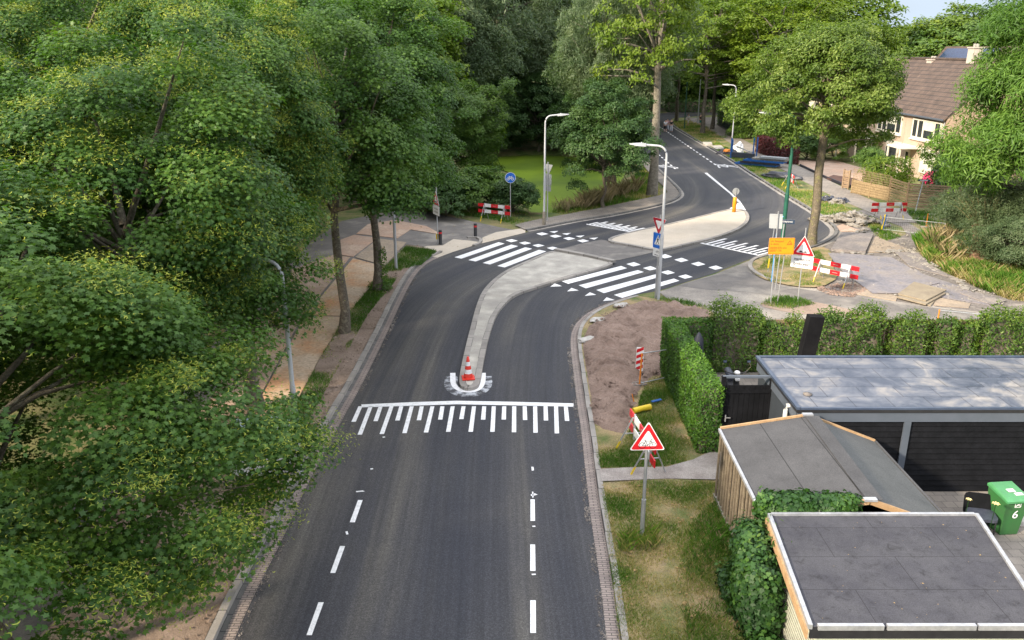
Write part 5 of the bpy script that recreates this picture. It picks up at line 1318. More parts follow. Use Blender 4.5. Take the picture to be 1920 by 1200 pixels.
# gate
t = thing('garden_gate', 'tall black double garden gate between clipped hedge and garage', 'gate', (5.88, 20.9, .1))
W = 1.32
for x in (-.02, W): mb = MB(); mb.box((x, 0, 1.15), (.10, .10, 2.3)); mb.build('gate_post', MT['black_wood'], t)
mb = MB(); mb.box((W / 2, 0, 2.28), (W + .1, .08, .06)); mb.build('top_rail', MT['anthracite'], t)
for k in range(9): mb = MB(); mb.box((.09 + k * .142, 0, 1.02), (.136, .03, 2.02 - .0), bev=.004); mb.build('gate_board', MT['black_wood'], t)
for z in (.3, 1.85): mb = MB(); mb.box((W / 2, -.035, z), (W - .1, .03, .10)); mb.build('rail', MT['black_wood'], t)
mb = MB(); mb.box((.10, -.06, 1.05), (.03, .04, .20)); mb.bar((.10, -.08, 1.07), (.24, -.08, 1.07), .02, .02); mb.build('handle', MT['pole'], t)
# scooter behind the gate
t = thing('motorcycle', 'black motor scooter with white headlamp parked behind the black gate', 'motorcycle', (7.12, 23.75, .05), R(0))
for y in (0, 1.25):
    mb = MB(); mb.tube([(0, y + .28 * math.cos(a), .29 + .28 * math.sin(a)) for a in [k * 6.2832 / 16 for k in range(17)]], .055, n=6, cap=False); mb.build('wheel', MT['black'], t)
mb = MB(); mb.tube([(0, .05, .35), (0, .18, .8), (0, .25, 1.12)], [.05, .10, .08], n=10); mb.tube([(0, .2, .45), (0, .7, .5), (0, 1.2, .62)], [.14, .2, .15], n=10); mb.build('body', MT['black'], t)
mb = MB(); mb.tube([(0, .75, .78), (0, 1.3, .86)], [.15, .12], n=10); mb.build('seat', MT['tarp'], t)
mb = MB(); mb.tube([(-.38, .34, 1.22), (-.15, .25, 1.16), (.15, .25, 1.16), (.38, .34, 1.22)], .018, n=6); mb.build('handlebar', MT['black'], t)
mb = MB(); mb.lathe([(0, -.04), (.09, -.03), (.10, .02), (.07, .06), (0, .07)], 14, c=(0, .2, 1.20)); mb.build('headlamp', MT['white'], t)
mb = MB(); mb.box((0, .1, 1.02), (.14, .10, .10), bev=.02); mb.build('front_lamp', MT['white'], t)
for s in (-1, 1):
    mb = MB(); mb.tube([(s * .3, .3, 1.2), (s * .46, .34, 1.36), (s * .40, .34, 1.50)], .009, n=5); mr = mb.build('mirror_arm', MT['bark'], t)
    mb = MB(); mb.box((s * .38, .33, 1.54), (.13, .03, .09), bev=.015); mb.build('mirror', MT['blue_trim'], mr)
# parasols under covers
t = thing('parasol', 'tall black covered parasol leaning behind the garage roof', 'parasol', (9.1, 24.3, .05))
mb = MB(); mb.prism([(-.08, -.16, .6), (.36, -.16, .6), (.66, -.16, 2.98), (.20, -.16, 3.0)], (0, .34, 0)); mb.build('cover', simple('black_cover', (.007, .007, .008), (.012, .012, .013), scale=3, rough=.9, spec=.1, bs=.5, bscale=7), t)
mb = MB(); mb.tube([(.1, 0, 0), (.14, 0, .7)], .04); mb.build('pole', MT['black'], t)
mb = MB(); mb.box((.1, 0, .05), (.7, .7, .1), bev=.02); mb.build('base', MT['kerb'], t)
t = thing('parasol', 'slim dark navy closed parasol just behind the clipped hedge', 'parasol', (5.98, 24.6, .05))
mb = MB(); mb.lathe([(.03, .8), (.17, .9), (.19, 1.6), (.15, 2.1), (.04, 2.32), (0, 2.34)], 12); mb.build('cover', simple('navy_cover', (.008, .010, .02), (.012, .015, .026), rough=.7), t)
mb = MB(); mb.tube([(0, 0, 0), (0, 0, .9)], .025); mb.build('pole', MT['black'], t)
# wheelie bin
bx, by = XAT(17.0, .5, 1886), 17.05
t = thing('wheelie_bin', 'green wheelie bin with white number 6 in front of the black wall', 'wheelie bin', (bx, by, .03), R(6))
mb = MB(); mb.prism([(-.22, -.28, 0), (.22, -.28, 0), (.29, -.34, .92), (-.29, -.34, .92)], (0, .001, 0))
v8 = [(-.22, -.26, .0), (.22, -.26, .0), (.22, .26, .0), (-.22, .26, .0), (-.28, -.34, .93), (.28, -.34, .93), (.28, .33, .98), (-.28, .33, .98)]
mb = MB(); mb.add(v8, [(0, 3, 2, 1), (4, 5, 6, 7), (0, 1, 5, 4), (1, 2, 6, 5), (2, 3, 7, 6), (3, 0, 4, 7)]); mb.build('bin_body', MT['bin_green'], t)
mb = MB(); mb.add([(-.31, -.40, .92), (.31, -.40, .92), (.30, .36, .99), (-.30, .36, .99), (-.31, -.40, .97), (.31, -.40, .97), (.27, -.26, 1.03), (.27, .30, 1.10), (-.27, .30, 1.10), (-.27, -.26, 1.03), (.30, .36, 1.05), (-.30, .36, 1.05)],
              [(0, 1, 5, 4), (4, 5, 6, 9), (9, 6, 7, 8), (8, 7, 10, 11), (1, 2, 10, 5), (5, 10, 7, 6), (0, 4, 11, 3), (4, 9, 8, 11), (2, 3, 11, 10), (0, 3, 2, 1)])
ld = mb.build('lid', simple('bin_lid_green', (.06, .24, .09), (.05, .19, .07), scale=3, rough=.4), t)
mb = MB(); mb.prism([(-.10, -.12, 1.062), (.08, -.12, 1.062), (.08, 0, 1.075), (-.10, 0, 1.075)], (0, 0, .004)); mb.prism([(.0, -.24, 1.040), (.2, -.24, 1.040), (.2, -.15, 1.052), (.0, -.15, 1.052)], (0, 0, .004)); mb.build('lid_sticker', MT['white'], ld)
mb = MB(); mb.tube([(-.25, .38, 1.02), (.25, .38, 1.02)], .02, n=8); mb.build('handle', MT['bin_green'], t)
for s in (-1, 1): mb = MB(); mb.tube([(s * .20, .30, .11), (s * .28, .30, .11)], .11, n=14); mb.build('wheel', MT['black'], t)
text_mesh('6', .30, 'number', MT['white'], t, (.01, -.320, .48), rot=(R(95), 0, 0), bold=.004)
mb = MB(); sy = -.325
for a, b_ in (((-.05, .78), (.09, .78)), ((-.05, .90), (.09, .90)), ((-.05, .78), (-.05, .90)), ((.09, .78), (.09, .90)), ((-.03, .80), (.03, .87)), ((.03, .87), (.07, .80)), ((0, .82), (.06, .86))): mb.bar((a[0], -.305 - a[1] * .04, a[1]), (b_[0], -.305 - b_[1] * .04, b_[1]), .006, .012)
mb.build('address_mark', MT['white'], t)
# garden chair, table, bucket
t = thing('garden_chair', 'black garden chair with rounded back beside the green bin', 'chair', (XAT(16.9, .5, 1842), 16.95, .03), R(-14))
mb = MB(); mb.prism([Vector((x, .30 + .12 * (z / .5), z + .52)) for x, z in rrect(.62, .56, .10)], (0, .04, 0)); mb.build('backrest', MT['black_wood'], t)
mb = MB(); mb.prism([(x, y - .05, .42) for x, y in rrect(.62, .52, .12)], (0, 0, .07)); mb.build('seat', MT['tarp'], t)
for x in (-.26, .26):
    for y in (-.25, .22): mb = MB(); mb.tube([(x, y, 0), (x, y, .43)], .018, n=6); mb.build('leg', MT['black'], t)
t = thing('bucket', 'pale plastic bucket standing on a white bag right of the bin', 'bucket', (XAT(16.9, .2, 1908), 17.3, .12)); mb = MB(); mb.lathe([(0, 0), (.10, 0), (.13, .30), (.145, .30), (.145, .33), (.12, .33), (.09, .03), (0, .03)], 16); mb.build('bucket_body', MT['white'], t)
lump('plastic_bag', 'crumpled pale green plastic on the tiles under the bucket', 'bag', (1898, 976), (.34, .25, .14), 'soft_white', 2, .02)
for x, y, s, lb in ((1806, 940, .045, 'small pale flower standing left of the garden chair'), (1858, 948, .06, 'pale yellow flower head in front of the green bin')):
    t = thing('flower', lb, 'flower', (XAT(16.3, .7, x), 16.3, .03)); mb = MB(); zf_ = ZAT(16.3, y)
    mb.tube([(0, 0, 0), (.03, 0, zf_)], .008, n=5); mb.build('stem', FM['ivy'], t)
    mb = MB(); 
    for k in range(7): a = k * .9; mb.prism([(.03, 0, zf_), (.03 + s * math.cos(a), s * math.sin(a), zf_ + .03), (.03 + 1.5 * s * math.cos(a + .25), 1.5 * s * math.sin(a + .25), zf_ + .02), (.03 + s * math.cos(a + .5), s * math.sin(a + .5), zf_ + .03)], (0, 0, .01))
    mb.build('petals', simple('petal_yellow', (.75, .62, .28), rough=.6), t)

# ------------------------------------------------------------------ houses
HX = 36.2
def house(y0, w, label, blinds, extra=False):
    b0 = (HX, y0, 0); t = thing('terraced_house', label, 'house', b0, 0, 'row of sand coloured terraced houses')
    e, rdg, dp = 5.65, 10.0, 9.0
    mb = MB(); mb.box((HX + dp / 2, y0 + w / 2, e / 2), (dp, w, e)); part(mb, 'wall', 'house_brick', t, b0)
    if extra: 
        mb = MB(); mb.prism([(HX + .02, y0 - .02, 0), (HX + dp - .02, y0 - .02, 0), (HX + dp - .02, y0 - .02, e), (HX + dp / 2, y0 - .02, rdg - .1), (HX + .02, y0 - .02, e)], (0, .25, 0)); part(mb, 'gable', 'house_brick2', t, b0)
    A, B, Cc, Dd = (HX - .35, y0 - .12, e - .32), (HX - .35, y0 + w, e - .32), (HX + dp / 2, y0 + w, rdg), (HX + dp / 2, y0 - .12, rdg)
    mb = MB(); mb.prism([A, B, Cc, Dd], (0, 0, -.14)); mb.prism([(HX + dp + .35, A[1], e - .32), (HX + dp + .35, B[1], e - .32), Cc, Dd], (0, 0, -.14)); rf = part(mb, 'roof', 'tiles', t, b0)
    mb = MB(); mb.box((HX - .38, y0 + w / 2 - .06, e - .36), (.14, w + .1, .13)); part(mb, 'gutter', 'anthracite', t, b0)
    mb = MB(); mb.tube([(HX + dp / 2, y0 - .1, rdg + .02), (HX + dp / 2, y0 + w, rdg + .02)], .13, n=8); part(mb, 'ridge_tiles', 'tiles', t, b0)
    if not extra: rdg -= 1.1
    mb = MB(); mb.box((HX + dp / 2, y0 + w * .8, rdg + .35), (.8, 1.0, 1.3)); mb.box((HX + dp / 2, y0 + w * .8, rdg + 1.03), (.95, 1.15, .10)); ch = part(mb, 'chimney', 'chimney', rf, b0)
    for k in (-.25, .25): mb = MB(); mb.lathe([(.12, 0), (.12, .3), (0, .3)], 10, c=(HX + dp / 2, y0 + w * .8 + k, rdg + 1.06)); part(mb, 'chimney_pot', 'old_board', ch, b0)
    # first floor window band
    ya, yb, za, zb = y0 + .55, y0 + .55 + min(5.2, w - 1.2), 2.75 + .55, 5.05
    mb = MB(); mb.box((HX - .03, (ya + yb) / 2, (za + zb) / 2), (.10, yb - ya, zb - za)); fr = part(mb, 'window', 'cream', t, b0)
    Lw = yb - ya
    for k, (f0, f1) in enumerate(((.04, .19), (.24, .56), (.62, .76), (.82, .95))):
        mb = MB(); mb.box((HX - .085, ya + Lw * (f0 + f1) / 2, (za + zb) / 2 + .03), (.02, Lw * (f1 - f0), zb - za - .35)); part(mb, 'pane', 'glass', fr, b0)
        if k == 1: mb = MB(); mb.box((HX - .098, ya + Lw * (f0 + f1) / 2, zb - .52), (.012, Lw * (f1 - f0), .72)); part(mb, 'blind', 'blind', fr, b0)
    mb = MB(); mb.box((HX - .10, (ya + yb) / 2, za - .05), (.24, Lw + .1, .08)); part(mb, 'sill', 'cream', fr, b0)
    # ground floor
    mb = MB(); mb.box((HX - .04, y0 + w / 2, 2.55), (.08, w - .2, .22)); part(mb, 'lintel_board', 'cream', t, b0)
    if blinds:
        mb = MB(); mb.box((HX - .10, y0 + 1.9, 1.55), (.12, 2.5, 1.95)); part(mb, 'roller_blind', 'blind', t, b0)
    else:
        mb = MB(); mb.box((HX - .05, y0 + 1.9, 1.5), (.10, 2.5, 1.9)); w2 = part(mb, 'window', 'cream', t, b0); mb = MB(); mb.box((HX - .11, y0 + 1.9, 1.5), (.02, 2.2, 1.6)); part(mb, 'pane', 'glass', w2, b0)
    mb = MB(); mb.box((HX - .04, y0 + w - 1.3, 1.1), (.10, 1.0, 2.2)); dr = part(mb, 'door', 'cream', t, b0); mb = MB(); mb.box((HX - .10, y0 + w - 1.3, 1.5), (.02, .5, 1.0)); part(mb, 'pane', 'glass', dr, b0)
    mb = MB(); mb.box((HX - .85, y0 + w - 1.9, 2.55), (1.7, 2.8, .16)); mb.box((HX - 1.6, y0 + w - .7, 1.25), (.12, .12, 2.5)); mb.box((HX - 1.6, y0 + w - 3.1, 1.25), (.12, .12, 2.5)); part(mb, 'porch', 'cream', t, b0)
    if extra: mb = MB(); mb.tube([(HX - .1, y0 + .12, 0), (HX - .1, y0 + .12, e - .5)], .05, n=8); part(mb, 'downpipe', 'pvc', t, b0)
house(69.7, 7.2, 'nearest sand brick house with cream windows and pale roller blind', True, True)
for i, (y0, lb) in enumerate(((76.95, 'second house of the row, mostly behind the round street tree'), (84.2, 'third house of the row with cream porch posts beside the conifer'), (91.45, 'fourth house of the row behind the trees'), (98.7, 'farthest house of the row, hidden by garden trees'))): house(y0, 7.2, lb, False)
t = thing('house', 'brown roofed house with dark blue solar panels behind the nearest terrace', 'house', (52, 96, 0))
mb = MB(); mb.box((4, 4, 3), (8, 22, 6)); mb.build('wall', MT['house_brick2'], t)
mb = MB(); mb.prism([(-.4, -8, 5.6), (-.4, 15, 5.6), (4, 15, 11.2), (4, -8, 11.2)], (0, 0, -.15)); mb.prism([(8.4, -8, 5.6), (8.4, 15, 5.6), (4, 15, 11.2), (4, -8, 11.2)], (0, 0, -.15)); rf = mb.build('roof', MT['tiles'], t)
mb = MB(); mb.prism([(.6, 2, 6.95), (.6, 14, 6.95), (3.7, 14, 10.9), (3.7, 2, 10.9)], (-.05, 0, .06)); mb.build('solar_panels', MT['solar'], rf)
# grey building glimpsed through the left trees, white one further
t = thing('building', 'grey house front glimpsed through gaps in the left trees', 'house', (-42, 52, 0), R(12))
mb = MB(); mb.box((0, 0, 3.2), (16, 9, 6.4)); mb.build('wall', simple('grey_render', (.36, .34, .36), (.30, .29, .31), scale=1, rough=.9), t)
for k in range(4):
    mb = MB(); mb.box((-6 + 4 * k, -4.53, 4.4), (1.8, .1, 1.4)); w_ = mb.build('window', MT['white'], t); mb = MB(); mb.box((-6 + 4 * k, -4.59, 4.4), (1.5, .02, 1.15)); mb.build('pane', MT['glass'], w_)
mb = MB(); mb.prism([(-8.3, -4.9, 6.3), (8.3, -4.9, 6.3), (8.3, 0, 9.6), (-8.3, 0, 9.6)], (0, 0, -.2)); mb.prism([(-8.3, 4.9, 6.3), (8.3, 4.9, 6.3), (8.3, 0, 9.6), (-8.3, 0, 9.6)], (0, 0, -.2)); mb.build('roof', MT['tiles'], t)

# garden fences by the house
def slat_fence(pa, pb, h, label, mat, n=9, slat=.11, post=1.8, trellis=0):
    a, b_ = G(*pa), G(*pb); d = b_ - a; L = d.length
    t = thing('slatted_fence', label, 'fence', a, math.atan2(d.y, d.x), 'wooden garden fences by the nearest house')
    mb = MB()
    for k in range(n): z = .1 + (h - .15) * (k + .5) / n; mb.box((L / 2, -.03 if k % 2 else .03, z), (L, .025, slat))
    mb.build('slats', MT[mat], t)
    k = max(1, int(L / post))
    for i in range(k + 1): mb = MB(); mb.box((L * i / k, 0, h / 2), (.09, .12, h + .03)); mb.build('post', MT[mat], t)
    if trellis:
        mb = MB()
        for i in range(int(L / .16)): mb.box((i * .16, 0, h + trellis / 2), (.022, .02, trellis))
        for i in range(5): mb.box((L / 2, .02, h + trellis * (i + .5) / 5), (L, .02, .022))
        mb.build('trellis', MT[mat], t)
slat_fence((1596, 363), (1665, 379), 1.15, 'light wooden fence with trellis on top along the pavement', 'fence_wood', n=11, slat=.13, trellis=.85)
slat_fence((1665, 379), (1697, 391), 1.9, 'short bright slatted fence at the garden corner', 'fence_wood', n=10)
slat_fence((1697, 391), (1795, 398), 1.9, 'brown slatted fence behind the street name pole', 'fence_wood2', n=10, slat=.12)
slat_fence((1579, 354), (1590, 356), 1.6, 'dark narrow fence panel between forecourt and trellis fence', 'fence_wood2', n=10)
t = thing('garden_fence', 'low dark wire fence along the far hedge beside the pavement', 'fence', G(1347, 237), 0); a, b_ = G(1347, 238), G(1380, 256); d = b_ - a
mb = MB(); 
for k in range(26): p = d * (k / 25); mb.bar((p.x, p.y, 0), (p.x, p.y, 1.1), .05, .05, up=(1, 0, 0))
mb.build('bars', MT['ink'], t); mb = MB(); mb.bar((0, 0, 1.08), (d.x, d.y, 1.08), .04, .06); mb.build('rail', MT['ink'], t)
t = thing('raised_bed_edge', 'dark timber edging with brown bed in front of the forecourt', 'planter', G(1500, 312), 0)
P_ = gp([(1500, 312), (1545, 334), (1588, 352), (1635, 352), (1600, 340), (1556, 330)]); o0 = P_[0]
mb = MB()
for a, b_ in ((0, 1), (1, 2), (2, 3)): mb.bar(P_[a] - o0 + Vector((0, 0, .12)), P_[b_] - o0 + Vector((0, 0, .12)), .12, .25)
mb.build('edging', MT['ink'], t)
mb = MB(); mb.prism([(p.x - o0.x, p.y - o0.y, .20) for p in gp([(1550, 337), (1590, 352), (1632, 352), (1600, 338), (1562, 332)])], (0, 0, -.15)); mb.build('bed_soil', simple('bed_soil', (.09, .045, .035), (.06, .03, .025), rough=.95), t)

# ------------------------------------------------------------------ people
def person(px, label, top, bottom, shorts, h=1.75, face=0.0, stride=.16, skinarms=True):
    t = thing('person', label, 'person', G(px[0], px[1], .02), face, 'people walking in the distance')
    k = h / 1.75
    def skel(pts, edges, rad, name, mat, sub=1):
        me = bpy.data.meshes.new(name); me.from_pydata([(p[0] * k, p[1] * k, p[2] * k) for p in pts], edges, [])
        o = link_mesh(name, me, MT[mat] if isinstance(mat, str) else mat, t)
        sk = o.modifiers.new('skin', 'SKIN'); lay = me.skin_vertices[0].data
        for i, r in enumerate(rad): lay[i].radius = (r[0] * k, r[1] * k) if isinstance(r, tuple) else (r * k, r * k)
        lay[0].use_root = True; sk.use_smooth_shade = True
        if sub: s = o.modifiers.new('sub', 'SUBSURF'); s.levels = sub; s.render_levels = sub
        return o
    s = stride
    P = [(0, 0, .95), (0, 0, 1.12), (0, .01, 1.38), (0, 0, 1.50), (0, -.02, 1.58), (0, -.02, 1.70),
         (.10, 0, .88), (.11, -s * .6, .50), (.11, -s * .9, .08), (.11, -s * .9 - .13, .03),
         (-.10, 0, .88), (-.11, s * .4, .50), (-.11, s * 1.3, .10), (-.11, s * 1.3 - .12, .04),
         (.19, 0, 1.40), (.24, .06, 1.13), (.24, -.04, .88), (.24, -.08, .78), (-.19, 0, 1.40), (-.24, -.06, 1.13), (-.24, -.18, .92), (-.24, -.22, .83)]
    E = [(0, 1), (1, 2), (2, 3), (3, 4), (4, 5), (0, 6), (6, 7), (7, 8), (8, 9), (0, 10), (10, 11), (11, 12), (12, 13), (2, 14), (14, 15), (15, 16), (16, 17), (2, 18), (18, 19), (19, 20), (20, 21)]
    Rr = [(.15, .11), (.13, .10), (.16, .11), .06, (.085, .10), (.085, .10), .09, .062, .045, .04, .09, .062, .045, .04, .06, .045, .034, .028, .06, .045, .034, .028]
    skel(P, E, Rr, 'body', 'skin')
    skel([(0, 0, .96), (0, 0, 1.15), (0, .01, 1.38), (.19, 0, 1.40), (.235, .04, 1.20), (-.19, 0, 1.40), (-.235, -.04, 1.20)], [(0, 1), (1, 2), (2, 3), (3, 4), (2, 5), (5, 6)], [(.17, .13), (.16, .12), (.185, .13), .08, .065, .08, .065], 'shirt', top)
    zl = .45 if shorts else .14
    f = (.88 - zl) / .8
    skel([(0, 0, .98), (.10, 0, .86), (.11, -s * f, zl), (-.10, 0, .86), (-.11, s * f * 1.1, zl)], [(0, 1), (1, 2), (0, 3), (3, 4)], [(.165, .125), .11, .075 if not shorts else .09, .11, .075 if not shorts else .09], 'trousers', bottom)
    skel([(0, .03, 1.66), (0, .0, 1.74)], [(0, 1)], [(.092, .095), (.075, .085)], 'hair', 'hair')
MT['white_cloth'] = simple('white_cloth', (.72, .72, .74), rough=.8); MT['black_cloth'] = simple('black_cloth', (.012, .012, .014), rough=.8); MT['pink_cloth'] = simple('pink_cloth', (.6, .35, .36), rough=.8); MT['teal_cloth'] = simple('teal_cloth', (.02, .22, .2), rough=.8); MT['denim'] = simple('pale_trousers', (.52, .54, .60), rough=.8)
person((1247, 248), 'person in white shirt and dark shorts walking on the road, left of the group', 'white_cloth', 'black_cloth', True, 1.7, math.pi)
person((1258, 248), 'person in black shirt and pale trousers walking on the road', 'black_cloth', 'denim', False, 1.8, math.pi)
person((1251, 245), 'person in pink top partly hidden between the two walkers on the road', 'pink_cloth', 'denim', False, 1.65, math.pi)
person((1290, 236), 'person in white clothes standing on the brown grass beside the far pole', 'white_cloth', 'white_cloth', True, 1.75, math.pi * .6)
person((1313, 236), 'person in dark shirt and teal shorts next to the distant tree trunk', 'black_cloth', 'teal_cloth', True, 1.7, math.pi * .8)
#PART5
# ================================================================== VEGETATION
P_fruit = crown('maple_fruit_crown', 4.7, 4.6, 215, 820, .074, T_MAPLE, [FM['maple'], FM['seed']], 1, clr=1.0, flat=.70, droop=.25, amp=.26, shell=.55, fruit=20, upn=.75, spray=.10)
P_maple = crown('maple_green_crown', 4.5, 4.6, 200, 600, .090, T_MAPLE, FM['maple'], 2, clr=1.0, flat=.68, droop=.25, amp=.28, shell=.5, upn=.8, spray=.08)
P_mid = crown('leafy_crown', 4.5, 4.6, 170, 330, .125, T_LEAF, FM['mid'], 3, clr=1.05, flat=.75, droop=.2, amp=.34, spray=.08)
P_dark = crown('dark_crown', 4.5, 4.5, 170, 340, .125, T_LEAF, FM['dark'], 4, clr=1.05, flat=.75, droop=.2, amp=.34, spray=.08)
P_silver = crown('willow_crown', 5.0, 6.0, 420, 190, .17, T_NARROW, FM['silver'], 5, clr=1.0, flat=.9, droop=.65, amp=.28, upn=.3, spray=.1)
P_yellow = crown('sparse_crown', 4.4, 6.0, 210, 85, .14, T_LEAF, FM['yellow'], 6, clr=.95, flat=.5, droop=.3, amp=.3, shell=.2, spray=.12)
P_lime = crown('ash_crown', 5.0, 6.2, 210, 680, .14, T_NARROW, FM['lime'], 7, clr=1.15, flat=.7, droop=.35, amp=.32, upn=.55, spray=.10)
P_street = crown('round_crown', 4.6, 4.1, 220, 430, .095, T_LEAF, FM['cream_tip'], 8, clr=.85, flat=.95, droop=.0, amp=.22, upn=.45, spray=.08)
P_far = crown('far_crown', 5.0, 5.0, 300, 90, .20, T_QUAD, FM['mid'], 9, clr=1.1, flat=.55, droop=.1, amp=.3)
P_fary = crown('far_yellow_crown', 5.0, 5.0, 300, 90, .20, T_QUAD, FM['yellow'], 10, clr=1.1, flat=.55, droop=.1, amp=.3)
P_shrub = crown('shrub_crown', 1.8, 1.3, 150, 90, .085, T_LEAF, FM['mid'], 11, clr=.45, flat=.7, amp=.2, lowcut=-.3)
P_dshrub = crown('dark_shrub_crown', 1.8, 1.5, 170, 95, .085, T_LEAF, FM['dark'], 12, clr=.5, flat=.7, amp=.25, lowcut=-.4)

def at(px, D): return (XAT(D, 0, px), D, 0)
g = 'maples in a row on the left verge'
for (base, proto, cz, sc, rz_, tr_, lb) in (
    ((-9.2, 12.0, .05), P_fruit, 5.1, (.94, 1.0, .76), 2.6, .24, 'nearest maple with yellow green seeds, its crown filling the lower left corner'),
    ((-8.8, 18.2, .05), P_fruit, 6.9, (.88, .88, .82), 3.3, .24, 'second maple with yellow green seeds hanging over the kerb and road'),
    ((-9.6, 4.2, .05), P_fruit, 5.4, (1.0, 1.0, .72), 2.0, .24, 'maple at the very left bottom corner, only the tips of its crown in view'),
    (tuple(G(482, 770)), P_fruit, 8.2, (.74, .80, .86), 4.9, .25, 'third maple with thick grey trunk beside the rust plates'),
    (tuple(G(645, 628)), P_maple, 8.3, (.88, .88, .90), .4, .21, 'fourth maple with plain slender trunk behind the near lamp post'),
    (tuple(G(707, 548)), P_maple, 8.5, (.88, .88, .88), 2.2, .21, 'fifth maple with ivy at the foot of its trunk')):
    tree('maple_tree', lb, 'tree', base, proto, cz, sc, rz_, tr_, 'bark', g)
# ivy round the trunk foot
def ivy_cloud(name, label, cat, base, boxes, mat, tmpl, ls, seed, group=None, parent_name='leaves', out=(0, 0, 0)):
    """boxes: (cx, cy, cz, sx, sy, sz, n): leaves over the skin of lumpy boxes; cx.. relative to base"""
    rng = np.random.default_rng(seed); t = thing(name, label, cat, base, 0, group); sets = []
    for cx, cy, cz, sx, sy, sz, n in boxes:
        d = unit(rng.normal(size=(n, 3))); p = d / np.max(np.abs(d), axis=1, keepdims=True)
        p = np.where(rng.random((n, 1)) < .5, d * 1.05, p * .95) * np.array([sx, sy, sz]) / 2 * rng.uniform(.78, 1.06, (n, 1))
        q = nz(np.stack([p[:, 0] + cx, p[:, 2] + p[:, 1] + cz], 1), 1.8, seed)
        p *= (1 + .22 * q)[:, None]
        nn = d + np.array([0, 0, .55]) + rng.normal(size=(n, 3)) * .4
        P = p + np.array([cx, cy, cz]); P[:, 2] = np.maximum(P[:, 2], .02)
        sets.append((P, nn, ls * rng.uniform(.6, 1.3, n), tmpl, np.clip(.42 + q * .5 + rng.normal(0, .2, n), 0, 1), 0))
    me = cloud_mesh(parent_name, sets, rng); link_mesh(parent_name, me, FM[mat], t); return t
b0 = G(707, 548)
ivy_cloud('ivy_bush', 'small ivy climbing round the foot of the fifth maple trunk', 'ivy', (b0.x + .15, b0.y, 0), [(0, 0, .25, 1.1, .9, .6, 500), (.12, 0, 1.2, .5, .5, 2.2, 700)], 'mid', T_LEAF, .06, 3)

# second row and wood to the left
g = 'trees behind the left cycle path'
rn = random.Random(21)
L2 = [(-17.5, 13, P_fruit, 6.2, .86), (-17.5, 21.5, P_fruit, 7.4, .95), (-16.5, 30, P_fruit, 8.4, 1.0), (-15.5, 39, P_maple, 8.6, 1.05), (-25, 26, P_maple, 9, 1.15), (-26, 38, P_mid, 9.5, 1.25), (-24, 50, P_maple, 10, 1.3), (-13.5, 49, P_maple, 9.4, 1.1), (-34, 46, P_mid, 10, 1.3), (-36, 62, P_dark, 11, 1.4), (-22, 64, P_mid, 11, 1.35), (-12, 61, P_dark, 10, 1.15), (-48, 60, P_mid, 11, 1.4), (-47, 80, P_mid, 12, 1.6), (-33, 82, P_dark, 12, 1.6), (-18, 80, P_mid, 12, 1.45)]
W_ = ['leafy tree nearest the lower left edge beyond the path', 'tree beyond the path level with the third maple', 'seed bearing tree beyond the path left of the fourth maple', 'tree beyond the path behind the fifth maple', 'tree in the left garden in front of the grey house', 'wide tree left of the grey house gap', 'tall tree high above the left row, near the top edge', 'tree beyond the far end of the steel plates', 'tree at the far left behind the garden trees', 'dark tree at the left behind the grey house', 'tall tree above the fourth maple', 'dark tall tree above the fifth maple', 'leftmost far tree beside the grey house', 'distant tree at the far upper left', 'distant dark tree in the upper left', 'distant tree above the left row of maples']
for (X, D, pr, cz, s), lb in zip(L2, W_): tree('leafy_tree', lb, 'tree', (X, D, 0), pr, cz, (s, s, s * 1.02), rn.uniform(0, 6), .25, 'bark', g)

